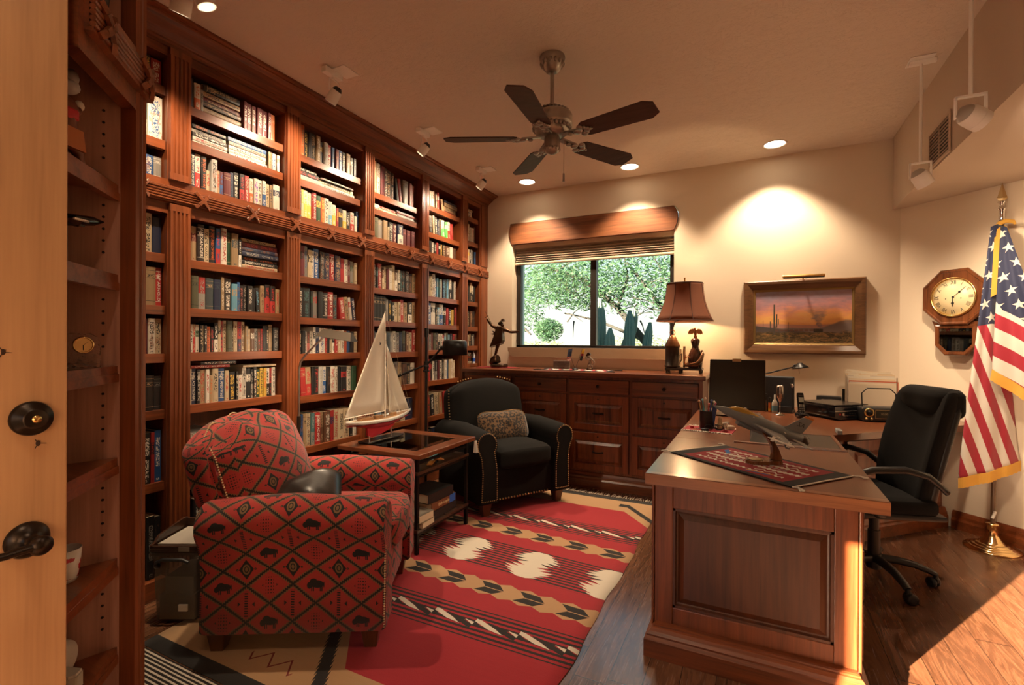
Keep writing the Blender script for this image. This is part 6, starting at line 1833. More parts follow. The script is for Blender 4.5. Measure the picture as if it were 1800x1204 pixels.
# bell shade: eight gored panels
def shade_ring(z, r, bow=.0):
    pts = []
    for k in range(8):
        for j in range(6):
            a0 = 2*PI*(k+.5)/8; a1 = 2*PI*(k+1.5)/8; t = j/6
            c0 = (r*math.cos(a0), r*math.sin(a0)); c1 = (r*math.cos(a1), r*math.sin(a1))
            x, y = c0[0]+(c1[0]-c0[0])*t, c0[1]+(c1[1]-c0[1])*t
            f = 1+.025*math.sin(PI*t)
            pts.append((x*f, y*f, z))
    return pts
SH_ = NT('brown_shade_cloth')
SH_.set(color=(.17, .058, .024), rough=.8)
_tl = SH_.n.new('ShaderNodeBsdfTranslucent'); _tl.inputs[0].default_value = (.30, .09, .03, 1)
_mx = SH_.n.new('ShaderNodeMixShader'); _mx.inputs[0].default_value = .18
SH_.l.new(SH_.b.outputs[0], _mx.inputs[1]); SH_.l.new(_tl.outputs[0], _mx.inputs[2]); SH_.l.new(_mx.outputs[0], SH_.n['Material Output'].inputs[0]); SH_ = SH_.m
prof_ = [(.456, .245), (.50, .222), (.56, .196), (.63, .174), (.70, .161), (.76, .155), (.782, .156)]
m = MB(); m.loft([shade_ring(z, r) for z, r in prof_], caps=False, smooth=True)
shd = m.build('lamp_shade', SH_, lp, solid=.003)
m = MB()
for k in range(8):
    a0 = 2*PI*(k+.5)/8; m.tube([(r*1.003*math.cos(a0), r*1.003*math.sin(a0), z) for z, r in prof_], .0028, 6)
m.tube(shade_ring(.456, .245)+[shade_ring(.456, .245)[0]], .0045, 6).tube(shade_ring(.782, .156)+[shade_ring(.782, .156)[0]], .004, 6)
m.build('shade_piping', plain('shade_trim', (.06, .02, .01), .8), shd)
m = MB(); m.cyl((-.002, 0, .48), (-.002, 0, .80), .003)
for k in range(3): m.bar((0, 0, .772), (.15*math.cos(k*2.1), .15*math.sin(k*2.1), .776), .004, .004)
m.cyl((-.002, 0, .78), (-.002, 0, .835), .006, .008, n=10); m.build('harp_finial', BRASS, lp)
MB().ball((-.002, 0, .565), (.026, .026, .036), 14, 10).build('bulb', LAMP_ON, lp)
lamp('lamp_bulb', 'POINT', (-.547, 4.50, ZC+.505), 30, (1.0, .62, .30), shadow_soft_size=.028)
ln = thing('punched_tin_lantern', 'dark punched tin lantern with a cone top and ring on the lamp tray', 'lantern', (-.645, 4.485, ZC+.0525))
TIN = NT('punched_tin'); TIN.set(color=(.055, .045, .038), rough=.38, metal=.8)
_d, _c = TIN.vor(TIN.coord(), 70); TIN.bump(_d.lt(.25), .8, .004); TIN = TIN.m
MB().lathe([(.062, 0), (.066, .004), (.066, .012), (.060, .016), (.060, .170), (.064, .174), (.064, .182)], 32).build('lantern_body', TIN, ln)
TINC = NT('punched_copper'); TINC.set(color=(.20, .10, .05), rough=.35, metal=.8); _d, _c = TINC.vor(TINC.coord(), 80); TINC.bump(_d.lt(.25), .8, .004); TINC = TINC.m
MB().lathe([(.066, .182), (.066, .188), (.030, .262), (.022, .275), (.012, .280), (0, .281)], 32).build('cone_top', TINC, ln)
MB().tube([(.022*math.cos(a), 0, .303+.022*math.sin(a)) for a in [2*PI*k/20 for k in range(21)]], .0035, 8).build('ring', COPPER, ln)
MB().tube([(.058, .02, .10), (.075, .03, .12), (.075, .03, .06), (.058, .02, .04)], .004, 6).build('door_latch', TIN, ln)

# ------------------------------------------------------------------ bronze swordsman on a base
bz = thing('bronze_statue', 'bronze statue of a leaping swordsman with outstretched arms on a round base', 'statue', (-2.362, 4.47, ZC+.003), R(10))
MB().lathe([(.088, 0), (.092, .006), (.088, .030), (.080, .034), (0, .034)], 36).build('statue_base', plain('bronze_base', (.05, .028, .016), .18, .6), bz)
rk = MB(); rk.rbox((-.045, 0, .075), (.040, .045, .045), .03, 8, lambda p: Vector((p[0]*(1-.25*p[2]/.045)+.012*math.sin(p[1]*60), p[1]*(1-.2*p[2]/.045)+.006*math.sin(p[2]*90), p[2]+.010*math.sin(p[0]*70))))
rk.build('rocky_mound', BRONZE, bz)
P_ = [(-.01, 0, .29), (.005, 0, .345), (.02, 0, .395), (.03, -.005, .42), (.040, -.012, .452),   # pelvis chest neck head
      (-.005, -.01, .255), (-.025, -.005, .19), (-.045, 0, .115), (-.02, -.025, .108),          # leg down
      (-.035, .035, .26), (-.085, .045, .245), (-.105, .06, .20),                              # trailing leg
      (-.035, 0, .405), (-.085, .005, .43), (-.118, -.005, .475), (-.135, -.008, .505),         # raised right arm
      (.075, -.01, .385), (.13, -.012, .362), (.19, -.014, .365), (.215, -.014, .378)]          # outstretched left arm
E_ = [(0, 1), (1, 2), (2, 3), (3, 4), (0, 5), (5, 6), (6, 7), (7, 8), (0, 9), (9, 10), (10, 11), (2, 12), (12, 13), (13, 14), (14, 15), (2, 16), (16, 17), (17, 18), (18, 19)]
Rr = [.032, .036, .034, .015, .026, .024, .018, .013, .010, .022, .016, .009, .019, .016, .013, .010, .019, .016, .013, .008]
skin('figure', P_, E_, Rr, BRONZE, bz, 2)
m = MB(); m.loft([[(-.03, -.03, .42), (.045, -.035, .40), (.05, .03, .40), (-.03, .03, .42)], [(-.05, -.035, .33), (.04, -.04, .33), (.045, .035, .33), (-.05, .04, .33)], [(-.075, -.045, .26), (.045, -.05, .285), (.05, .045, .28), (-.08, .05, .25)], [(-.10, -.03, .21), (.03, -.045, .25), (.03, .05, .24), (-.10, .04, .20)]])
m.prism([(-.03, .36), (-.075, .38), (-.055, .35), (-.09, .345), (-.04, .33)], -.02, .03, 'y')
m.build('coat', BRONZE, bz, bevel=.006)
m = MB().ball((.040, -.012, .478), (.030, .030, .008), 12, 6).ball((.040, -.012, .486), (.020, .020, .016), 12, 6).ball((.008, .01, .452), (.028, .016, .022), 10, 8); m.build('hat_and_hair', BRONZE, bz)
m = MB(); m.bar((-.150, -.012, .575), (-.085, -.006, .455), .006, .003).bar((-.155, -.008, .512), (-.118, -.008, .532), .005, .005); m.build('sword', plain('sword_bronze', (.12, .08, .06), .25, .9), bz)
tag(MB().prism([(-2.58, 4.36), (-2.20, 4.38), (-2.10, 4.42), (-2.14, 4.46), (-2.24, 4.58), (-2.56, 4.60)], ZC+.0003, ZC+.0028, 'z').build('red_cloth', plain('red_table_cloth', (.22, .012, .018), .9)), 'small red cloth under the bronze statue on the credenza', 'cloth')
sk = thing('slim_pole', 'thin pale wooden stick leaning in the corner between bookcase and wall', 'stick', (-2.59, 4.70, ZC+.0005))
MB().cyl((0, 0, 0), (.003, .02, .235), .006, .0045, n=10).cyl((0, 0, 0), (0, 0, .05), .008, n=10).build('stick', wood('pale_stick', (.12, .07, .03), (.30, .20, .09), 'z'), sk)
# woven mat, plaque, flags and figurine in the middle of the credenza
def mat_small():
    t = NT('credenza_mat'); x, y, z = t.xyz(t.coord()); n = t.noise(t.coord('Object', (4, 30, 1)), 1, 2)
    f = ((x*9+ (y*22).sin()*.25).frac())
    col = t.ramp(f, [(0, (.45, .42, .38)), (.25, (.45, .42, .38)), (.3, (.30, .02, .03)), (.5, (.30, .02, .03)), (.55, (.03, .03, .035)), (.68, (.03, .03, .035)), (.72, (.45, .42, .38))], 'CONSTANT')
    t.set(color=t.mix((y.abs().gt(.095)).max(x.abs().gt(.30)), col, (.02, .02, .022)), rough=.9); return t.m
cm = thing('woven_mat', 'small black-edged woven mat lying on the credenza under the window', 'mat', (-1.50, 4.42, ZC), R(-2))
MB().box(-.325, -.115, .0004, .325, .115, .004).build('mat_weave', mat_small(), cm)
m = MB()
for sx in (-1, 1):
    for sy in (-1, 1): m.tube([(sx*.325, sy*.11, .003), (sx*.36, sy*.115, .004), (sx*.40, sy*.125, .003)], [.004, .006, .004], 6)
m.build('tassel', plain('black_tassel', (.02, .02, .02), .9), cm)
wp = thing('carved_plaque', 'little weathered wooden block plaque standing on the woven credenza mat', 'plaque', (-1.675, 4.47, ZC+.0045), R(-3))
MB().box(-.083, -.015, 0, .083, .015, .082).build('plaque_block', wood('weathered_block', (.06, .035, .025), (.17, .11, .08), 'x', rough=.7), wp, bevel=.003)
m = MB()
for z, w in ((.058, .055), (.044, .075), (.030, .065), (.018, .05)): m.box(-w/1.6, -.0156, z, w/1.6, -.0148, z+.004)
m.build('carved_lettering', plain('carving', (.04, .022, .015), .8), wp)
fs_ = thing('desk_flags', 'pair of tiny flags crossed in a black stand on the credenza', 'flags', (-1.535, 4.46, ZC+.0045))
MB().lathe([(.028, 0), (.028, .008), (.015, .014), (0, .015)], 18).build('stand', BLACK, fs_)
MB().tube([(-.004, 0, .01), (-.075, .01, .20)], .002, 6).tube([(.004, 0, .01), (.070, .01, .20)], .002, 6).build('flag_sticks', BLACK, fs_)
m = MB()
def tiny(o, d, w, h, nm, mats, rows):
    m = MB(); n = len(rows)
    for k in range(n):
        a = Vector(o)+Vector(d)*(k/n); b = Vector(o)+Vector(d)*((k+1)/n)
        m.add([a, b, b+Vector(w)*1.0+Vector((0, .004*math.sin(k), 0)), a+Vector(w)], [(0, 1, 2, 3)], rows[k])
    m.build(nm, mats, fs_, solid=.001)
FR, FW, FB, FY = plain('flag_red', (.32, .02, .03), .8), plain('flag_white', (.6, .56, .5), .8), plain('flag_navy', (.03, .05, .10), .8), plain('flag_yellow', (.60, .35, .02), .8)
tiny((-.072, .008, .190), (-.012, -.006, -.075), (.045, -.004, .012), 0, 'canton_flag', [FB, FR, FW], [0, 0, 0])
tiny((-.084, .002, .115), (-.008, -.004, -.048), (.048, -.004, .012), 0, 'striped_flag', [FB, FR, FW], [1, 2, 1, 2, 1, 2, 1])
tiny((.070, .008, .198), (-.028, -.006, -.11), (.026, -.004, -.004), 0, 'tricolour_flag', [BLACK, FR, FY], [2, 2, 1, 0, 0])
kf = thing('bronze_figurine', 'small bronze rider figurine at the right end of the woven mat', 'figurine', (-1.390, 4.46, ZC+.0045))
MB().lathe([(.030, 0), (.032, .006), (.028, .016), (0, .018)], 16).build('figurine_base', BRONZE, kf)
skin('figure', [(0, 0, .055), (.005, 0, .085), (-.005, 0, .115), (-.012, -.004, .135), (-.02, 0, .035), (-.012, 0, .014), (.025, 0, .04), (.015, 0, .014), (-.035, -.006, .10), (-.04, 0, .125), (.03, -.006, .095), (.045, 0, .075), (.034, 0, .045)],
     [(0, 1), (1, 2), (2, 3), (0, 4), (4, 5), (0, 6), (6, 7), (2, 8), (8, 9), (2, 10), (10, 11), (11, 12)], [.014, .015, .013, .012, .009, .007, .009, .007, .008, .006, .008, .007, .005], plain('figurine_metal', (.25, .20, .16), .3, .9), kf, 1)
MB().prism([(-.035, .128), (.012, .14), (.008, .15), (-.004, .165), (-.02, .16), (-.034, .14)], -.012, .006, 'y').build('hat', BRONZE, kf)
# ------------------------------------------------------------------ things on the desk
ZD = .7605
# woven mat with tasselled corners
def navajo():
    t = NT('desk_mat_weave'); x, y, z = t.xyz(t.coord())
    REDM, BL, CR, GR = (.25, .012, .018), (.014, .013, .014), (.58, .52, .44), (.26, .22, .19)
    ax, ay = x.abs(), y.abs()
    n = t.noise(t.coord('Object', (20, 200, 1)), 1, 2)
    st = (ax/.012).floor()*.012
    col = t.mix(n*.3, REDM, (.15, .008, .012))
    c = ay + ((ax/.024).frac()-.5).abs()*.022
    band = (c - .030 - (st*14.0).sin()*.010)
    col = t.mix(band.abs().lt(.012)*ax.lt(.235), col, CR)
    col = t.mix((c-.006).abs().lt(.006)*ax.lt(.16), col, GR)
    c2 = (ay - .115 + ((ax/.03).frac()-.5).abs()*.03).abs(); col = t.mix(c2.lt(.008)*ax.lt(.22), col, CR)
    zz = (y - .065 - ((x/.05).frac()-.5).abs()*.05 + .012).abs(); col = t.mix(zz.lt(.005)*ax.between(.08, .20), col, CR)
    zz = (y + .085 - ((x/.05).frac()-.5).abs()*.05).abs(); col = t.mix(zz.lt(.005)*ax.between(.07, .19), col, CR)
    bx = (x+.205).abs().lt(.030)*(y-.075+(x+.205)*.9).abs().lt(.014); col = t.mix(bx, col, (.02, .12, .36))
    bx = (x-.12).abs().lt(.055)*(y+.118-(x-.12)*.2).abs().lt(.011); col = t.mix(bx, col, (.50, .20, .05))
    bx = (x-.12).abs().lt(.055)*(y+.128-(x-.12)*.2).abs().lt(.006); col = t.mix(bx, col, (.03, .08, .32))
    edge = ax.gt(.255).max(ay.gt(.160)); col = t.mix(edge, col, BL)
    f = t.noise(t.coord('Object', (700, 500, 1)), 1, 2)
    t.set(color=col, rough=.95).bump(f, .4, .002); return t.m
mt = thing('woven_desk_mat', 'red and black woven mat with white tasselled corners on the desk', 'mat', (0.0, 2.425, ZD), R(-38.5))
MB().box(-.315, -.185, .0004, .315, .185, .0052).build('mat_weave', navajo(), mt, bevel=.001)
TASW = plain('white_tassel', (.62, .58, .50), .9)
m = MB()
for sx in (-1, 1):
    for sy in (-1, 1):
        for k in range(6):
            a = R(sy*20 + (k-2.5)*13) + (0 if sx > 0 else PI) * 1
            dx = sx*math.cos(R((k-2.5)*14)); dy = sy*.35 + math.sin(R((k-2.5)*14))
            m.tube([(sx*.312, sy*.182, .004), (sx*.335+dx*.004, sy*.186, .008), (sx*.335+dx*.028, sy*.186+dy*.022, .004)], [.0035, .0035, .002], 5)
m.build('tassel', TASW, mt)
for sx in (-1, 1): MB().tube([(sx*.316, -.186, .004), (sx*.3175, 0, .006), (sx*.316, .186, .004)], .0032, 6).build('end_cord', TASW, mt)

# fighter jet model on a curved wooden stand
jt = thing('fighter_jet_model', 'grey fighter jet model with a gold canopy on a curved wooden stand', 'model plane', (.035, 2.440, ZD+.0058), 0)
STW = wood('walnut_jet_stand', (.07, .024, .008), (.28, .105, .036), 'z', rough=.25, coat=.5)
m = MB(); 
dirv = Vector((-.897, -.442, 0)); 
def L2(x, z, y=0.0):   # along the model (nose positive), height, sideways
    q = dirv*x + Vector((.442, -.897, 0))*y; return (q.x, q.y, z)
m = MB()
m.loft([[L2(.055+.0*z, z, -.042), L2(-.07, z, -.042), L2(-.085, z, 0), L2(-.07, z, .042), L2(.055, z, .042), L2(.075, z, 0)] for z in (0, .014)], smooth=False)
m.build('stand_base', STW, jt, bevel=.004)
cur = [(-.060, .010, .030), (-.062, .035, .024), (-.055, .065, .019), (-.035, .100, .016), (-.005, .130, .014), (.010, .142, .012)]
m = MB(); m.loft([[L2(x-w*.8, z-w*.25, -.013), L2(x+w*.8, z+w*.25, -.013), L2(x+w*.8, z+w*.25, .013), L2(x-w*.8, z-w*.25, .013)] for x, z, w in cur], smooth=False)
m.build('stand_arm', STW, jt, bevel=.003)
MB().lathe([(0, .0145), (.030, .0145), (.030, .017), (.022, .019), (0, .0195)], 20, L2(.03, 0)).build('emblem', plain('cast_emblem', (.35, .25, .13), .4, .8), jt)
pitch, roll = R(21), R(-15)
rm = Matrix((Vector((-.897, -.442, 0)), Vector((.442, -.897, 0)), Vector((0, 0, 1)))).transposed().to_4x4()
TJ = Matrix.Translation((0.0, 0, .168)) @ rm @ Matrix.Rotation(-pitch, 4, 'Y') @ Matrix.Rotation(roll, 4, 'X')
GRY = plain('jet_upper_grey', (.135, .15, .155), .38); GRY2 = plain('jet_lower_grey', (.23, .235, .23), .4)
def jb(fn, name, mat, par=jt, **k):
    m = MB(); m.T = TJ; fn(m); return m.build(name, mat, par, **k)
def fus(m):
    st = [(.235, .002, .002, 0), (.205, .011, .010, 0), (.165, .019, .019, .0), (.12, .024, .024, .002), (.07, .029, .028, .002), (.02, .038, .029, .0), (-.04, .045, .029, 0), (-.10, .042, .027, 0), (-.15, .032, .025, .001), (-.178, .024, .023, .002)]
    rings = []
    for x, wy, wz, zc in st:
        rings.append([(x, wy*math.cos(a)*(abs(math.cos(a))**-.12 if abs(math.cos(a)) > .05 else 1), zc+wz*math.sin(a)) for a in [2*PI*k/16 for k in range(16)]])
    m.loft(rings)
    m.loft([[(.105, -.017, -.018), (.105, .017, -.018), (.105, .015, -.040), (.105, -.015, -.040)], [(.0, -.022, -.015), (.0, .022, -.015), (.0, .02, -.038), (.0, -.02, -.038)], [(-.12, -.02, -.012), (-.12, .02, -.012), (-.12, .015, -.026), (-.12, -.015, -.026)]])
f_ = jb(fus, 'fuselage', GRY)
jb(lambda m: m.loft([[(.02, -.045, -.001), (.075, -.024, -.001), (.075, -.024, .002), (.02, -.045, .002)], [(-.10, -.045, -.001), (-.10, -.02, -.001), (-.10, -.02, .002), (-.10, -.045, .002)]], smooth=False), 'strake', GRY)
for s in (1, -1):
    def wing(m):
        pl = [(.048, s*.036), (-.028, s*.158), (-.066, s*.158), (-.078, s*.036)]
        m.prism(pl, -.0025, .0022, 'z')
    w_ = jb(wing, 'wing', GRY2 if s > 0 else GRY, bevel=.001)
    def rail(m):
        m.tube([(.045, s*.161, -.001), (.03, s*.161, -.001), (-.068, s*.161, -.001), (-.075, s*.161, -.001)], [.001, .0035, .0035, .001], 8)
        for x in (-.055, .015): m.box(x, s*.161-.011, -.0018, x+.013, s*.161+.011, -.0002).box(x, s*.161-.001, -.012, x+.013, s*.161+.001, .010)
    jb(rail, 'missile', WHITE, w_)
    def stab(m): m.prism([(-.120, s*.032), (-.165, s*.092), (-.192, s*.092), (-.182, s*.032)], -.004, -.0015, 'z')
    jb(stab, 'tailplane', GRY2 if s > 0 else GRY, bevel=.001)
    def vf(m): m.prism([(-.10, -.025), (-.125, -.055), (-.145, -.055), (-.135, -.025)], s*.024, s*.026, 'y')
    jb(vf, 'ventral_fin', GRY)
fin = jb(lambda m: m.prism([(-.082, .022), (-.098, .036), (-.150, .108), (-.188, .108), (-.172, .022)], -.0018, .0018, 'y'), 'tail_fin', GRY2, bevel=.0008)
jb(lambda m: m.prism([(-.1435, .099), (-.150, .1083), (-.1882, .1083), (-.1865, .099)], -.0022, .0022, 'y'), 'fin_stripe', plain('fin_orange', (.50, .16, .03), .4), fin)
for s in (1, -1):
    m = MB(); m.T = TJ @ Matrix.Translation((-.150, s*.0021, .062)) @ Matrix.Rotation(PI/2 if s < 0 else -PI/2, 4, 'X') @ Matrix.Rotation(PI if s > 0 else 0, 4, 'Y') @ Matrix.Rotation(0 if s < 0 else PI, 4, 'Z')
    m.text('AZ', .026, depth=.0002); m.build('tail_code', BLACK, fin)
GOLDC = plain('gold_canopy', (.42, .26, .05), .12, .35, coat=.6)
jb(lambda m: m.loft([[(x, w*math.cos(a), .012+h*math.sin(a)) for a in [PI*k/10 for k in range(11)]] for x, w, h in ((.172, .002, .006), (.155, .011, .017), (.13, .0155, .026), (.10, .017, .030), (.07, .0155, .027), (.03, .010, .018), (.0, .002, .012))], closed=False, caps=False), 'canopy', GOLDC)
jb(lambda m: m.lathe([(.021, -.176), (.0225, -.19), (.019, -.212), (.016, -.212), (.017, -.185), (0, -.183)], 20, (0, 0, .002), axis='x'), 'exhaust_nozzle', plain('burnt_nozzle', (.10, .09, .085), .3, .9))
def star(m, x, y, z, r):
    for k in (-1, 1): m.box(x+k*r*1.1-.003, y-.0018, z, x+k*r*1.1+.003, y+.0018, z+.0003)
    m.add([(x+(r if i % 2 == 0 else r*.4)*math.cos(PI/2+i*PI/5), y+(r if i % 2 == 0 else r*.4)*math.sin(PI/2+i*PI/5), z+.0003) for i in range(10)], [(i, (i+1) % 10, 10) for i in range(0)]+[tuple(range(10))])
jb(lambda m: star(m, -.03, .11, .0024, .008), 'wing_star', WHITE); 
jb(lambda m: m.box(-.085, .038, .012, -.079, .044, .0135).box(.06, .02, .022, .064, .024, .024), 'panel_marks', WHITE)

# pen cup, pens, odds and ends on a small fringed mat
pm_ = thing('fringed_pen_mat', 'small red and white woven mat with a fringe under the pen cup', 'mat', (-.245, 3.235, ZD), R(-6))
def pmat():
    t = NT('pen_mat_weave'); x, y, z = t.xyz(t.coord())
    t.set(color=t.mix((y.abs().gt(.075))*((x/.012).frac().lt(.5)), (.28, .012, .02), (.55, .5, .42)), rough=.9); return t.m
MB().box(-.14, -.085, .0004, .14, .085, .004).build('mat_weave', pmat(), pm_)
m = MB()
for sy in (-1, 1):
    for k in range(26):
        x = -.138+.276*k/25; m.tube([(x, sy*.085, .003), (x+random.uniform(-.004, .004), sy*.098, .005), (x+random.uniform(-.006, .006), sy*.110, .002)], .0028, 5)
m.build('fringe', TASW, pm_)
pc = thing('pen_cup', 'dark leather pen cup standing on the small fringed mat', 'cup', (-.262, 3.285, ZD+.0045))
MB().lathe([(0, 0), (.043, 0), (.044, .004), (.044, .105), (.046, .108), (.041, .108), (.040, .010), (0, .008)], 24).build('cup_body', plain('cup_leather', (.016, .014, .013), .4), pc)
PC = [((.30, .02, .10), 'pink'), ((.02, .05, .22), 'blue'), ((.55, .50, .42), 'white'), ((.012, .012, .012), 'black'), ((.42, .20, .06), 'bronze'), ((.05, .30, .34), 'turquoise'), ((.36, .03, .03), 'red'), ((.45, .40, .34), 'silver')]
for k, (c, nm) in enumerate(PC):
    a = 2*PI*k/8+.3; r0, r1 = .014, .034
    pen = thing('pen', '%s pen standing in the dark leather pen cup' % nm, 'pen', (-.262, 3.285, ZD+.0135), 0, 'pens in the pen cup')
    p0 = Vector((r0*math.cos(a), r0*math.sin(a), 0)); h = .145+.012*(k % 3)
    p1 = p0 + Vector((math.cos(a)*.035, math.sin(a)*.035, h))
    mt_ = plain('pen_'+nm, c, .3)
    MB().cyl(p0, p1, .0042, n=10).build('barrel', mt_, pen)
    MB().ball(tuple(p1), (.007, .007, .008), 8, 6).build('cap', plain('pen_cap_'+nm, (min(1, c[0]*1.4+.12), c[1]*1.4+.12, c[2]*1.4+.10), .3), pen)
rl_ = thing('blue_ruler', 'blue plastic ruler leaning out of the pen cup', 'ruler', (-.235, 3.262, ZD+.0135))
MB().bar((0, .004, 0), (.022, -.012, .135), .026, .003).build('ruler_blade', plain('ruler_blue', (.018, .05, .16), .3), rl_)
ow = thing('owl_ornament', 'tiny carved pale figure beside the pen cup', 'ornament', (-.185, 3.255, ZD+.0045))
MB().lathe([(0, 0), (.014, .0), (.016, .02), (.013, .045), (.011, .05), (.013, .06), (.011, .075), (0, .082)], 14).build('ornament_body', plain('carved_pale', (.34, .24, .13), .5), ow)
MB().ball((.013, .0, .022), (.006, .01, .014), 8, 6).ball((-.013, .0, .022), (.006, .01, .014), 8, 6).build('wing', plain('carved_tan', (.22, .14, .07), .5), ow)
sc_ = thing('shot_cup', 'tiny polished silver cup beside the pen cup', 'cup', (-.150, 3.205, ZD+.0045))
MB().lathe([(0, 0), (.012, 0), (.013, .004), (.015, .045), (.0135, .045), (.0115, .006), (0, .005)], 18).build('cup_body', CHROME, sc_)
MB().cyl((0, 0, .018), (0, 0, .022), .0147, n=16).build('cup_band', BRASS, sc_)
gl_ = thing('reading_glasses', 'folded dark reading glasses lying on the small fringed mat', 'glasses', (-.215, 3.185, ZD+.0045), R(10))
m = MB()
for s in (-1, 1): m.tube([(s*.030+.022*math.cos(a), 0.0, .020+.016*math.sin(a)) for a in [2*PI*k/14 for k in range(15)]], .0018, 6)
m.tube([(-.008, 0, .022), (0, 0, .026), (.008, 0, .022)], .0018, 6); m.build('frame', BLACK, gl_)
MB().tube([(-.052, 0, .024), (-.05, .03, .010), (.05, .034, .004)], .0018, 6).tube([(.052, 0, .024), (.05, .026, .008), (-.05, .03, .006)], .0018, 6).build('temple', BLACK, gl_)
for k in range(5):
    tk = thing('trinket', ['bunch of small brass keys by the pen cup', 'cream eraser block behind the tiny silver cup', 'small dark stapler at the right of the pen mat', 'round tin by the front fringe of the pen mat', 'small red sharpener at the left of the pen mat'][k], ['keys', 'eraser', 'stapler', 'tin', 'sharpener'][k],
               [(-.305, 3.20, ZD+.0045), (-.135, 3.275, ZD+.0045), (-.175, 3.315, ZD+.0005+.004), (-.265, 3.175, ZD+.0045), (-.345, 3.225, ZD+.0045)][k], k*.5)
    if k == 0:
        MB().tube([(.012*math.cos(a), .012*math.sin(a), .003) for a in [2*PI*q/12 for q in range(13)]], .0012, 5).build('key_ring', CHROME, tk); MB().box(.01, -.004, 0, .045, .004, .002).box(.0, .01, .002, .006, .045, .004).box(-.03, -.02, .001, -.005, -.013, .003).build('key', BRASS, tk)
    elif k == 1: MB().rbox((0, 0, .012), (.028, .016, .012), .004, 5).build('eraser', plain('eraser_cream', (.55, .48, .36), .7), tk)
    elif k == 2:
        MB().box(-.06, -.012, 0, .06, .012, .008).build('stapler_base', BLACK, tk); MB().prism([(-.06, .014), (.06, .020), (.058, .034), (-.055, .030)], -.011, .011, 'y').build('stapler_arm', STEEL, tk)
    elif k == 3: MB().lathe([(0, 0), (.022, 0), (.022, .010), (.020, .013), (0, .013)], 18).build('tin_lid', BLACKM, tk)
    else: MB().prism([(-.012, 0), (.012, 0), (.009, .014), (-.009, .014)], -.008, .008, 'y').build('sharpener_body', RED, tk)

# ------------------------------------------------------------------ things on the corner counter
ZK = .7585
mo = thing('monitor', 'black flat computer monitor with a small gold badge on its top edge', 'monitor', (-.115, 3.98, ZK), R(-1))
MB().prism([(-.13, -.10), (.13, -.10), (.15, .0), (.12, .09), (-.12, .09), (-.15, 0)], 0, .012, 'z').build('stand_foot', BLACKG, mo, bevel=.004)
MB().box(-.035, .03, .012, .035, .055, .22).build('stand_neck', BLACK, mo, bevel=.004)
Tm = Matrix.Translation((0, 0, .045)) @ Matrix.Rotation(R(-11), 4, 'X')
m = MB(); m.T = Tm; m.box(-.190, -.012, 0, .190, .028, .372); mon_ = m.build('screen_bezel', BLACKG, mo, bevel=.006)
m = MB(); m.T = Tm; m.box(-.168, -.0135, .030, .168, -.0118, .350); m.build('screen', plain('dark_screen', (.010, .009, .009), .10), mo)
m = MB(); m.T = Tm; m.box(-.032, -.016, .356, .028, -.008, .378); m.build('gold_badge', plain('badge_gold', (.40, .28, .14), .35, .7), mo)
m = MB(); m.T = Tm @ Matrix.Translation((0, -.0125, .014)) @ Matrix.Rotation(PI/2, 4, 'X'); m.text('hp', .009); m.build('maker_mark', STEEL, mo)
sl_ = thing('desk_organiser', 'slate blue upright file organiser behind the monitor', 'organiser', (.125, 4.42, ZK), R(-14))
MB().box(-.16, -.01, 0, .16, .03, .275).build('organiser_board', plain('slate_board', (.035, .042, .052), .5), sl_, bevel=.010)
MB().box(-.165, -.09, 0, .165, .035, .018).box(-.165, -.09, .018, .165, -.084, .05).build('organiser_tray', plain('dark_tray', (.014, .016, .02), .4), sl_, bevel=.002)
MB().cyl((.145, -.016, .215), (.145, -.010, .215), .011, n=14).ball((.15, -.020, .205), (.012, .008, .016), 8, 6).build('clip', CHROME, sl_)
for k, (x, y, h, lab, c) in enumerate(((-.005, 4.33, .135, 'clear tube of pencil leads, left of the pair behind the monitor', (.35, .33, .30)), (.025, 4.325, .13, 'clear tube with dark leads, right of the pair behind the monitor', (.12, .12, .12)))):
    tu = thing('lead_tube', lab, 'tube', (x+.06, y, ZK+.0)); MB().cyl((0, 0, 0), (0, 0, h), .009, n=12).build('tube_body', CLEARP, tu)
    MB().cyl((0, 0, .004), (0, 0, .085), .006, n=10).build('contents', plain('lead%d' % k, c, .5), tu); MB().cyl((0, 0, h), (0, 0, h+.012), .0095, n=12).build('tube_cap', BLACK, tu)
gs = thing('glue_stick', 'orange and yellow marker beside the clear bottle on the counter', 'marker', (.112, 4.30, ZK))
MB().cyl((0, 0, 0), (0, 0, .075), .010, n=14).build('marker_barrel', plain('marker_orange', (.62, .16, .03), .4), gs); MB().cyl((0, 0, .075), (0, 0, .115), .0085, n=14).build('marker_cap', BLACK, gs); MB().cyl((0, 0, .012), (0, 0, .030), .0103, n=14).build('marker_band', plain('marker_yellow', (.66, .45, .04), .4), gs)
gb2 = thing('glue_bottle', 'clear glue bottle with a pale blue label beside the goblet', 'bottle', (.145, 4.275, ZK))
MB().lathe([(0, 0), (.019, 0), (.020, .01), (.020, .075), (.012, .095), (.006, .105), (.005, .14), (0, .142)], 18).build('bottle_body', plain('milky_plastic', (.42, .38, .32), .3), gb2); MB().lathe([(.0206, .018), (.0206, .055)], 18).build('label', plain('pale_blue_label', (.10, .24, .32), .5), gb2)
go = thing('goblet', 'tall pewter goblet standing on the counter before the printer', 'goblet', (.175, 4.16, ZK))
MB().lathe([(0, 0), (.036, 0), (.036, .003), (.014, .010), (.005, .02), (.004, .095), (.010, .108), (.021, .130), (.0245, .165), (.0225, .205), (.020, .222), (.0185, .222), (.021, .20), (.0225, .165), (.019, .133), (0, .112)], 28).build('goblet_body', PEWCAN, go)
MB().lathe([(.0045, .058), (.0065, .062), (.0045, .066)], 14).build('stem_ring', CHROME, go)
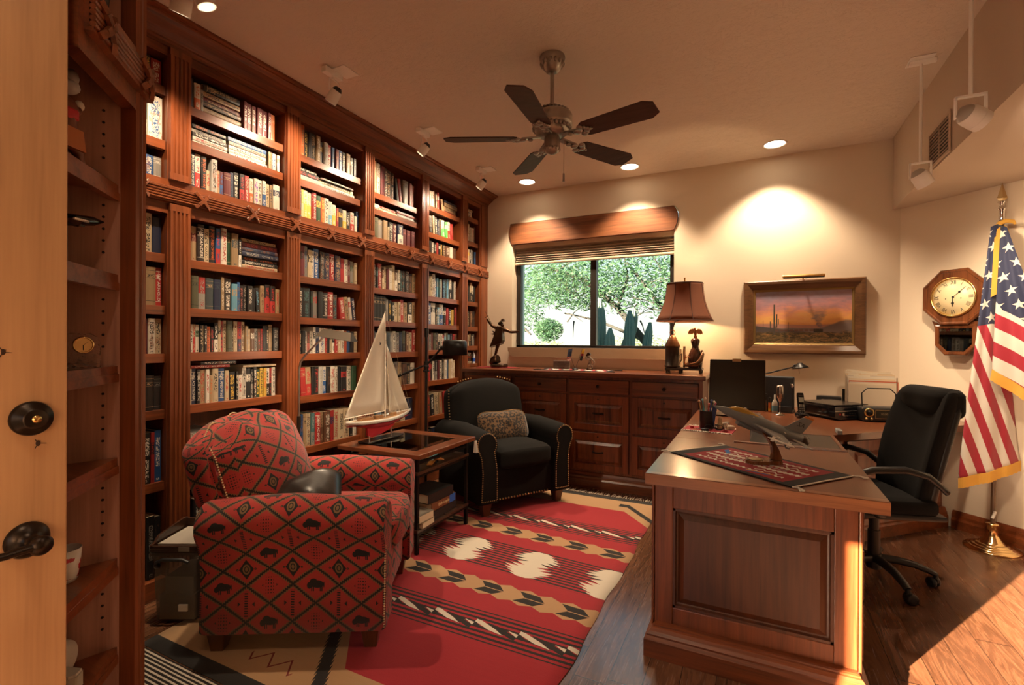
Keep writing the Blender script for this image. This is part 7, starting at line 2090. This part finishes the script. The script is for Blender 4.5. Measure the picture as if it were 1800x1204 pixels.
dl = thing('desk_lamp', 'black desk lamp with a long arm and flared shade behind the monitor', 'lamp', (-.09, 4.56, ZK), 0)
MB().lathe([(0, 0), (.075, 0), (.075, .012), (.02, .02), (.012, .03)], 24).cyl((0, 0, .02), (0, 0, .24), .008).build('base', BLACKM, dl)
MB().tube([(0, 0, .24), (.17, -.06, .285), (.37, -.115, .350)], .0055, 8).ball((0, 0, .24), .013, 10, 6).build('arm', BLACKM, dl)
m = MB(); m.T = Matrix.Translation((.415, -.122, .352)) @ Matrix.Rotation(R(-8), 4, 'Y'); m.lathe([(.011, .032), (.018, .030), (.028, .018), (.052, .0), (.060, -.010), (.057, -.010), (.049, -.002), (.016, .022)], 24); m.lathe([(0, .033), (.011, .032)], 24); m.tube([(-.045, 0, .010), (-.03, 0, .018)], .010, 10); m.build('lamp_shade', BLACKM, dl)
m = MB(); m.cyl((.405, -.125, .345), (.410, -.13, .300), .0045, n=10); m.build('switch_stem', plain('ivory_stem', (.6, .5, .36), .4), dl)
ph = thing('cordless_phone', 'black cordless telephone standing in its cradle beside the printer', 'telephone', (.312, 4.08, ZK), R(16))
MB().rbox((0, .005, .018), (.036, .045, .018), .014, 6).build('cradle', BLACKG, ph)
Tp = Matrix.Translation((0, 0, .012)) @ Matrix.Rotation(R(-14), 4, 'X')
m = MB(); m.T = Tp; m.rbox((0, 0, .085), (.0235, .011, .085), .009, 8); hs = m.build('handset', BLACKG, ph)
m = MB(); m.T = Tp; m.box(-.016, -.0122, .100, .016, -.0108, .135); m.build('display', plain('lcd', (.36, .40, .33), .3), hs)
m = MB(); m.T = Tp
for r_ in range(5):
    for c_ in range(3): m.rbox((-.0125+c_*.0125, -.0112, .022+r_*.0145), (.0047, .0018, .0042), .0015, 2)
m.build('keypad', plain('phone_keys', (.30, .29, .27), .4), hs)
m = MB(); m.T = Tp @ Matrix.Translation((0, -.0114, .147)) @ Matrix.Rotation(PI/2, 4, 'X'); m.text('Panasonic', .006); m.build('maker_mark', STEEL, hs)
pr = thing('printer', 'low black printer with a silver front edge on the counter', 'printer', (.520, 4.275, ZK), R(40))
def prn(p): return p
MB().rbox((0, .0, .058), (.155, .165, .042), .016, 6).build('printer_body', BLACKG, pr)
MB().prism([(-.16, .018), (-.135, .006), (.14, .006), (.16, .018), (.16, .060), (-.16, .060)], -.172, -.12, 'y').build('front_panel', BLACKG, pr, bevel=.004)
MB().box(-.158, -.174, .060, .158, -.165, .066).build('silver_edge', STEEL, pr, bevel=.001)
MB().box(-.148, -.155, .0995, .148, .155, .106).build('lid', plain('lid_black', (.016, .015, .015), .22), pr, bevel=.006)
m = MB().box(-.125, -.1728, .036, -.112, -.171, .048); m.build('status_light', RED, pr); MB().box(-.098, -.1728, .033, -.082, -.171, .049).build('card_logo', STEEL, pr)
m = MB()
for k in range(6): m.box(-.04+k*.022, -.1728, .044, -.026+k*.022, -.171, .048)
m.build('button_row', STEEL, pr)
MB().box(-.09, -.1728, .030, .12, -.171, .033).build('paper_slot', STEEL, pr)
MB().box(-.155, .165, 0, .155, .168, .02).box(-.12, -.12, 0, .12, .12, .02).build('printer_foot', BLACK, pr)
md = thing('modem', 'small black modem box on the counter against the wall', 'modem', (.535, 4.605, ZK), R(-6))
MB().rbox((0, 0, .060), (.085, .045, .060), .008, 6).build('modem_case', BLACK, md)
MB().box(-.05, -.046, .075, .0, -.044, .095).build('modem_badge', STEEL, md); 
# folder rack
fd = thing('file_rack', 'rack packed with cream and buff paper folders on the counter', 'file rack', (.785, 4.47, ZK), R(-2))
MB().box(-.165, -.105, 0, .165, .135, .012).box(-.165, .125, 0, .165, .135, .18).box(-.165, -.105, 0, -.160, .135, .05).box(.160, -.105, 0, .165, .135, .05).build('rack', BLACKM, fd)
FC = [(.62, .52, .38), (.60, .55, .46), (.58, .44, .28), (.55, .50, .42), (.60, .46, .30), (.52, .46, .38), (.45, .10, .04), (.62, .50, .36)]
for k in range(13):
    y = .110-.016*k; h = .315-.006*k+random.uniform(-.006, .006)
    c = FC[6] if k in (10,) else FC[k % 6]
    f = thing('paper_folder', 'cream paper folder in the rack, %s from the back' % ORD[k] if c != FC[6] else 'rust red folder near the front of the rack', 'folder', (.785, 4.47, ZK+.0125), R(-2), 'folders in the file rack')
    x0_, x1_ = -.155+random.uniform(0, .012)+(.006 if k > 6 else 0), .135+random.uniform(0, .02)+(.015 if k == 10 else 0)
    MB().box(x0_, y, 0, x1_, y+.0022, h-.012).box(x0_, y+.0075, 0, x1_, y+.0097, h-.004).box(x0_, y, 0, x1_, y+.0097, .002).build('folder_cover', plain('folder_%d' % k, c, .7), f)
    MB().box(x0_+.006, y+.0023, .002, x1_-.006, y+.0074, h-.022).build('sheets', WHITE, f)
    if k < 8: MB().box(x0_+.01+.03*(k % 5), y+.0076, h-.004, x0_+.075+.03*(k % 5), y+.0096, h+.009).build('tab', plain('tab_%d' % k, (.64, .58, .46), .7), f)
# radio
rd = thing('portable_radio', 'black portable radio with gold dials and a raised wire handle', 'radio', (.785, 4.165, ZK), R(12))
MB().rbox((0, 0, .052), (.128, .055, .050), .018, 8).build('radio_case', plain('radio_black', (.014, .014, .015), .35), rd)
GD = plain('dial_gold', (.55, .40, .17), .3, .9)
for x in (-.088, .088):
    MB().lathe([(.030, -.054), (.030, -.060), (.022, -.062), (.020, -.058), (0, -.058)], 28, (x, 0, .064), axis='y').build('gold_ring', GD, rd)
    MB().lathe([(.018, -.056), (.017, -.068), (0, -.069)][::1], 24, (x, 0, .064), axis='y').build('dial_knob', BLACKM if x < 0 else GD, rd)
m = MB()
for x in (-.105, -.074, .074, .105): m.lathe([(.0085, -.054), (.008, -.060), (0, -.061)], 14, (x, 0, .022), axis='y')
m.build('button', GD, rd)
MB().box(-.052, -.0580, .024, .052, -.054, .084).build('display_frame', GD, rd); MB().box(-.049, -.0592, .027, .049, -.0575, .081).build('display', plain('radio_lcd', (.02, .018, .014), .15), rd)
m = MB(); m.T = Matrix.Translation((0, -.0594, .056)) @ Matrix.Rotation(PI/2, 4, 'X'); m.text('10:00', .02); m.build('clock_digits', plain('digits', (.22, .17, .09), .4), rd)
MB().tube([(-.105, .01, .095), (-.108, .012, .19), (-.075, .014, .225), (.065, .014, .225), (.098, .012, .19), (.098, .01, .095)], .0042, 8).build('handle', BLACKM, rd)
MB().tube([(.112, .03, .095), (.112, .03, .30)], [.004, .003], 8).build('aerial', STEEL, rd)
MB().box(.136, .0, .040, .150, .02, .10).build('side_dock', plain('grey_dock', (.20, .22, .24), .4), rd)
gy = thing('grey_gadget', 'small pale grey gadget at the right edge of the dark desk panel', 'gadget', (.455, 3.475, ZK-.0))
MB().rbox((0, 0, .014), (.014, .05, .014), .006, 5).build('gadget_case', plain('gadget_grey', (.30, .34, .36), .4), gy)
MB().box(-.010, -.02, .0278, .010, .02, .0288).build('gadget_keys', plain('gadget_keys', (.12, .13, .14), .4), gy)

# ------------------------------------------------------------------ ornaments in the angled corner shelves
kc = thing('dancer_figurine', 'painted feathered dancer figurine with white gloves on the upper corner shelf', 'figurine', (-1.532, .596, 1.7245), R(-65))
skin('body', [(0, 0, .08), (0, 0, .12), (0, 0, .155), (.0, 0, .185), (.03, 0, .045), (.045, 0, .004), (-.03, 0, .05), (-.04, 0, .004), (.035, -.01, .14), (.055, -.02, .115), (-.035, -.01, .15), (-.055, -.02, .175)],
     [(0, 1), (1, 2), (2, 3), (0, 4), (4, 5), (0, 6), (6, 7), (2, 8), (8, 9), (2, 10), (10, 11)], [.020, .020, .018, .014, .013, .009, .013, .009, .010, .008, .010, .008], plain('painted_brown', (.16, .05, .025), .5), kc, 1)
MB().ball((.058, -.022, .108), (.012, .01, .014), 8, 6).ball((-.057, -.022, .182), (.012, .01, .014), 8, 6).build('white_glove', WHITE, kc)
MB().ball((0, 0, .205), (.026, .026, .020), 10, 8).ball((0, .01, .225), (.016, .016, .022), 8, 6).build('headdress', plain('grey_feathers', (.40, .38, .36), .8), kc)
MB().prism([(-.032, .05), (.032, .05), (.024, .10), (-.024, .10)], -.02, .02, 'y').build('kilt', plain('orange_kilt', (.42, .13, .03), .6), kc)
MB().box(-.018, -.020, .12, .018, .018, .15).build('vest', RED, kc, bevel=.006)
MB().lathe([(0, 0), (.055, 0), (.055, .006), (0, .006)], 20).build('figurine_base', W_DARK, kc)
bj = thing('black_jet_model', 'small black jet model on the corner shelf below the dancer', 'model plane', (-1.528, .592, 1.4785), R(20))
MB().tube([(.0, .10, .135), (0, .07, .130), (0, .0, .118), (0, -.08, .105)], [.002, .012, .016, .010], 10).build('fuselage', BLACKG, bj)
MB().prism([(-.01, .04), (.085, -.03), (.085, -.05), (.0, -.04)], .108, .113, 'z').prism([(.01, .04), (-.085, -.03), (-.085, -.05), (0, -.04)], .108, .113, 'z').build('wing', BLACKG, bj)
MB().prism([(-.05, .105), (-.075, .150), (-.09, .150), (-.085, .105)], .012, .015, 'x').prism([(-.05, .105), (-.075, .150), (-.09, .150), (-.085, .105)], -.015, -.012, 'x').prism([(.0, -.06), (.05, -.09), (.05, -.10), (0, -.09)], .103, .107, 'z').prism([(.0, -.06), (-.05, -.09), (-.05, -.10), (0, -.09)], .103, .107, 'z').build('tail', BLACKG, bj)
MB().tube([(.085, -.035, .105), (.085, -.02, .105), (.085, -.055, .105)], .003, 6).build('missile', WHITE, bj)
MB().cyl((0, 0, 0), (0, 0, .006), .035, n=18).cyl((0, 0, .004), (0, 0, .11), .004).build('stand', BLACK, bj)
cc = thing('crystal_clock', 'cut crystal desk clock with a gilt-rimmed round dial on the corner shelf', 'clock', (-1.528, .622, 1.2275), R(68))
CRY = NT('cut_crystal'); CRY.set(color=(.95, .95, .95), rough=.02, trans=1.0, ior=1.5); _d, _c = CRY.vor(CRY.coord(), 110, 'F1'); CRY.bump(_d, .7, .006); CRY = CRY.m
MB().prism([(-.040, 0), (.040, 0), (.040, .060), (.034, .078), (.020, .088), (-.020, .088), (-.034, .078), (-.040, .060)], -.015, .015, 'y').build('crystal_body', CRY, cc, bevel=.003)
MB().lathe([(.020, -.016), (.0215, -.020), (.018, -.022), (.017, -.019)], 28, (.006, 0, .058), axis='y').build('gilt_rim', GOLDP, cc)
MB().lathe([(0, -.0185), (.0175, -.0185), (.0175, -.016), (0, -.016)], 24, (.006, 0, .058), axis='y').build('dial', WHITE, cc)
MB().bar((.006, -.0192, .058), (.016, -.0192, .066), .0018, .0006).bar((.006, -.0192, .058), (.006, -.0192, .045), .0018, .0006).build('hands', BLACK, cc)
mu = thing('patterned_cup', 'white cup printed with red shapes on a lower corner shelf', 'cup', (-1.540, .594, .6965))
def cupm():
    t = NT('cup_print'); x, y, z = t.xyz(t.coord()); n = t.noise(t.coord(), 45, 2)
    t.set(color=t.mix(n.gt(.52)*z.between(.01, .065), (.66, .62, .56), (.40, .02, .03)), rough=.25); return t.m
MB().lathe([(0, 0), (.026, 0), (.030, .01), (.036, .08), (.034, .08), (.028, .012), (0, .008)], 24).build('cup_body', cupm(), mu)
MB().tube([(-.034, 0, .065), (-.055, 0, .055), (-.052, 0, .03), (-.030, 0, .022)], .0045, 8).build('cup_handle', WHITE, mu)
sh2 = thing('stone_disc', 'pale round carved stone disc on the second lowest corner shelf', 'ornament', (-1.545, .590, .4505), R(-60))
MB().lathe([(0, -.016), (.030, -.016), (.045, -.008), (.047, 0), (.045, .008), (.030, .016), (0, .016)], 24, (0, 0, .0475), axis='y').build('disc', plain('pale_stone', (.45, .40, .33), .7, bump=.5, bscale=50), sh2)
MB().tube([(.033*math.cos(a), -.0165, .0475+.033*math.sin(a)) for a in [2*PI*k/18 for k in range(19)]], .0022, 6).build('carved_ring', plain('stone_ring', (.28, .24, .19), .8), sh2)
bk = thing('carved_stone_box', 'pale faceted stone block in front of the round disc on the corner shelf', 'ornament', (-1.490, .585, .4505), R(20))
MB().prism([(-.03, -.02), (.02, -.02), (.03, -.005), (.02, .02), (-.03, .02)], 0, .034, 'z').build('stone_block', plain('faceted_stone', (.42, .37, .29), .7, bump=.4, bscale=60), bk, bevel=.004)
MB().prism([(-.026, -.017), (.018, -.017), (.026, -.005), (.018, .017), (-.026, .017)], .034, .040, 'z').build('stone_lid', plain('stone_top', (.5, .45, .36), .7), bk)
dt = thing('dark_vase', 'dark vase on the shelf above the carved frieze, cut by the top edge', 'vase', (-1.525, .640, 2.1155))
MB().lathe([(0, 0), (.030, 0), (.034, .02), (.044, .12), (.050, .20), (.036, .28), (.024, .31), (.03, .33), (.026, .33), (.02, .31), (0, .30)], 24).build('vase_body', plain('dark_glaze', (.014, .014, .016), .2), dt)
MB().lathe([(.0505, .195), (.052, .20), (.0505, .205)], 24).build('vase_band', plain('vase_band', (.05, .045, .04), .3), dt)

# ------------------------------------------------------------------ the garden outside the window
GRD = NT('desert_ground'); GRD.set(color=GRD.mix(GRD.noise(GRD.coord(), 1.5, 5), (.62, .52, .36), (.34, .40, .16)), rough=.95); GRD = GRD.m
gd = MB().box(-26, YB+.24, -.35, 14, 40, -.15).build('garden_ground', GRD); gd['kind'] = 'structure'
BARK = plain('mesquite_bark', (.018, .017, .016), .9, bump=.6, bscale=40)
def leafm(name, a, b):
    t = NT(name); t.set(color=t.mix(t.rnd()*.0+t.noise(t.coord(), 1.2, 3), a, b), rough=.6)
    tl = t.n.new('ShaderNodeBsdfTranslucent'); tl.inputs[0].default_value = (*[k*1.3 for k in b], 1)
    mx = t.n.new('ShaderNodeMixShader'); mx.inputs[0].default_value = .45
    t.l.new(t.b.outputs[0], mx.inputs[1]); t.l.new(tl.outputs[0], mx.inputs[2]); t.l.new(mx.outputs[0], t.n['Material Output'].inputs[0]); return t.m
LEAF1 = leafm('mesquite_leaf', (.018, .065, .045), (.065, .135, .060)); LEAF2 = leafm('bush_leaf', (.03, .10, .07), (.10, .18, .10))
def leaves(name, mat, blobs, n, size, par, seed):
    rs = random.Random(seed); m = MB(); vs = []; fs = []
    for _ in range(n):
        c, r = rs.choice(blobs)
        while True:
            d = Vector((rs.uniform(-1, 1), rs.uniform(-1, 1), rs.uniform(-1, 1)))
            if d.length < 1: break
        p = Vector(c)+Vector((d.x*r[0], d.y*r[1], d.z*r[2]))
        a = Vector((rs.uniform(-1, 1), rs.uniform(-1, 1), rs.uniform(-.6, .6))).normalized()*size*rs.uniform(.6, 1.4)
        b = a.cross(Vector((rs.uniform(-1, 1), rs.uniform(-1, 1), rs.uniform(-1, 1))).normalized())*.32
        k = len(vs); vs += [p-a, p+b, p+a, p-b]; fs.append((k, k+1, k+2, k+3))
    m.add(vs, fs); o = m.build(name, mat, par, world=True); o['kind'] = 'stuff'; return o
def branches(par, limbs):
    m = MB()
    for pts, r in limbs:
        n = len(pts); m.tube(pts, [r*(1-.75*i/(n-1)) for i in range(n)], 7)
    m.build('trunk', BARK, par, world=True)
t1 = thing('mesquite_tree', 'spreading mesquite tree with forked trunks at the right of the window view', 'tree', (-1.35, 10.2, -.15))
limbs = [([(-1.35, 10.2, -.15), (-1.5, 10.1, .6), (-2.0, 10.0, 1.35), (-2.5, 9.9, 2.0), (-3.2, 9.8, 2.6), (-4.0, 9.6, 2.9)], .11),
         ([(-1.25, 10.2, -.15), (-1.2, 10.2, .7), (-1.35, 10.2, 1.5), (-1.8, 10.0, 2.2), (-2.3, 9.8, 2.9)], .10), ([(-1.1, 10.3, -.15), (-.8, 10.2, .9), (-.9, 10.2, 1.8), (-.7, 10.0, 2.8), (-.6, 10, 3.4)], .13),
         ([(-2.0, 10.0, 1.35), (-2.4, 10.2, 1.5), (-3.0, 10.2, 1.75), (-3.6, 10.1, 1.9)], .05), ([(-1.35, 10.2, 1.5), (-1.0, 10, 2.0), (-.5, 9.9, 2.3)], .05), ([(-2.5, 9.9, 2.0), (-2.3, 9.9, 2.6), (-2.4, 9.9, 3.2)], .04)]
rs = random.Random(9)
for _ in range(46):
    a = Vector((rs.uniform(-4.0, -.4), rs.uniform(9.4, 10.6), rs.uniform(1.6, 2.9))); d = Vector((rs.uniform(-1, 1), rs.uniform(-.3, .3), rs.uniform(-.5, .7)))
    limbs.append(([tuple(a), tuple(a+d*.35+Vector((0, 0, .05))), tuple(a+d*.8)], .018))
branches(t1, limbs)
leaves('foliage', LEAF1, [((-2.4, 9.8, 2.6), (2.0, .9, .75)), ((-1.4, 9.9, 2.6), (1.4, .8, .9)), ((-3.4, 9.7, 2.5), (1.2, .8, .55)), ((-.9, 9.9, 2.2), (.7, .6, .6))], 13000, .05, t1, 3)
t2 = thing('leaning_tree', 'pale leafy tree with an arching branch at the left of the window view', 'tree', (-9.27, 12.81, -0.15))
branches(t2, [([(-9.27, 12.81, -0.15), (-9.15, 12.69, 1.18), (-8.54, 12.44, 2.64), (-7.56, 12.2, 2.89), (-6.47, 11.96, 2.46), (-5.73, 11.83, 1.85), (-5.25, 11.71, 1.48)], .09), ([(-7.56, 12.2, 2.89), (-6.59, 12.08, 3.25), (-5.61, 11.96, 3.01)], .035), ([(-6.47, 11.96, 2.46), (-5.98, 11.96, 2.4), (-5.25, 11.83, 2.15)], .025), ([(-8.54, 12.44, 2.64), (-7.69, 12.2, 3.62), (-6.34, 11.96, 3.86)], .05)])
leaves('foliage', LEAF1, [((-7.08, 12.08, 3.19), (1.4, .7, .5)), ((-5.61, 11.83, 2.15), (.7, .5, .6)), ((-4.88, 11.83, 2.89), (.9, .5, .6)), ((-8.05, 12.2, 2.28), (.5, .5, .35)), ((-4.76, 11.71, 1.6), (.4, .3, .3))], 8000, .05, t2, 4)
b1 = thing('garden_bush', 'round green bush low at the left side of the window view', 'bush', (-6.0, 9.6, -.15))
MB().tube([(-6.0, 9.6, -.15), (-6.1, 9.6, .5)], .04, 6).tube([(-6.0, 9.6, -.15), (-5.7, 9.55, .6)], .03, 6).build('stems', BARK, b1, world=True)
leaves('foliage', LEAF2, [((-6.1, 9.6, .75), (1.1, .6, .55)), ((-5.2, 9.6, .6), (.8, .5, .45))], 5200, .042, b1, 6)
b2 = thing('yellow_bush', 'yellow-green bush behind the columnar cacti in the window view', 'bush', (-2.0, 12.4, -.15))
MB().tube([(-2, 12.4, -.15), (-2.1, 12.4, .4)], .04, 6).build('stems', BARK, b2, world=True)
leaves('foliage', leafm('yellow_leaf', (.16, .22, .05), (.36, .36, .10)), [((-2.6, 12.4, .7), (1.6, .6, .55)), ((-1.0, 12.4, .8), (1.4, .6, .65)), ((-3.6, 12.6, .6), (.9, .5, .5))], 3600, .045, b2, 7)
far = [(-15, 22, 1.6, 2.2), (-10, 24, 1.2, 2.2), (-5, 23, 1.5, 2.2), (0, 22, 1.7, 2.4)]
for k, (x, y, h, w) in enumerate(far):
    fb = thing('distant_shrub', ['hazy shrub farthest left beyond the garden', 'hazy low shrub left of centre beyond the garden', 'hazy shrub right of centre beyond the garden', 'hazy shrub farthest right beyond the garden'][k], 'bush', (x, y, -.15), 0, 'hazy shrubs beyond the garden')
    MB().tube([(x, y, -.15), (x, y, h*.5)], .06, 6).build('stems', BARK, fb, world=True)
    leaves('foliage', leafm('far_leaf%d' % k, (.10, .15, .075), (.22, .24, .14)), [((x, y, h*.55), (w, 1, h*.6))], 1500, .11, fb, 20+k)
CAC = NT('cactus_skin'); CAC.set(color=CAC.mix(CAC.noise(CAC.coord(), 14, 3), (.045, .075, .065), (.10, .13, .105)), rough=.7); CAC = CAC.m
SPN = plain('cactus_spines', (.22, .21, .18), .8)
def cactus(pts, r, lab):
    p0 = Vector(pts[0]); o = thing('columnar_cactus', lab, 'cactus', pts[0], 0, 'columnar cacti in the garden')
    m = MB(); pts = [Vector(p)-p0 for p in pts]
    fine = []
    for a, b in zip(pts[:-1], pts[1:]):
        for k in range(5): fine.append(a+(b-a)*(k/5))
    fine.append(pts[-1]); n = 22; vs = []
    for i, p in enumerate(fine):
        f = i/(len(fine)-1); rr = r*(1 if i < len(fine)-2 else (.82 if i == len(fine)-2 else .30))
        for k in range(n):
            a = 2*PI*k/n; q = rr*(1 if k % 2 else .80); vs.append((p.x+q*math.cos(a), p.y+q*math.sin(a), p.z))
    m.add(vs, [(i*n+k, i*n+(k+1) % n, (i+1)*n+(k+1) % n, (i+1)*n+k) for i in range(len(fine)-1) for k in range(n)])
    m.build('ribbed_stem', CAC, o)
    m = MB()
    for i in range(0, len(fine)-1):
        for k in range(1, n, 2):
            a = 2*PI*k/n; p = (fine[i]+fine[i+1])/2
            m.ball((p.x+r*math.cos(a), p.y+r*math.sin(a), p.z), r*.055, 4, 3)
    s_ = m.build('spines', SPN, o); s_['kind'] = 'stuff'
cactus([(-2.58, 9.0, -.15), (-2.60, 9.0, 1.0), (-2.62, 9.0, 2.12)], .115, 'tallest columnar cactus, just right of the window mullion')
cactus([(-2.40, 8.8, -.15), (-2.38, 8.8, .8), (-2.36, 8.8, 1.55)], .10, 'short columnar cactus in front of the tallest one')
cactus([(-2.55, 9.45, -.15), (-2.35, 9.45, .9), (-2.12, 9.45, 1.5), (-2.08, 9.45, 1.95)], .10, 'bent columnar cactus leaning right in the middle of the clump')
cactus([(-2.05, 9.0, -.15), (-2.06, 9.0, .8), (-2.05, 9.0, 1.88)], .105, 'straight columnar cactus right of the bent one')
cactus([(-1.90, 9.1, -.15), (-1.82, 9.1, .8), (-1.70, 9.1, 1.66)], .085, 'slim columnar cactus farthest right in the clump')
ext = MB().box(-2.46, YB+.225, 1.0, -2.36, YB+.34, 2.6).build('trim_2', plain('white_stucco', (.52, .50, .46), .9)); struct(ext)
# unseen recessed lights, added as warm fill
for k, (x, y, e) in enumerate(((.55, 1.0, 26), (-.62, .10, 34))):
    can(x, y, ['lit recessed ceiling light on the desk side, nearest the viewer', 'lit recessed ceiling light on the door side, nearest the viewer'][k], e)
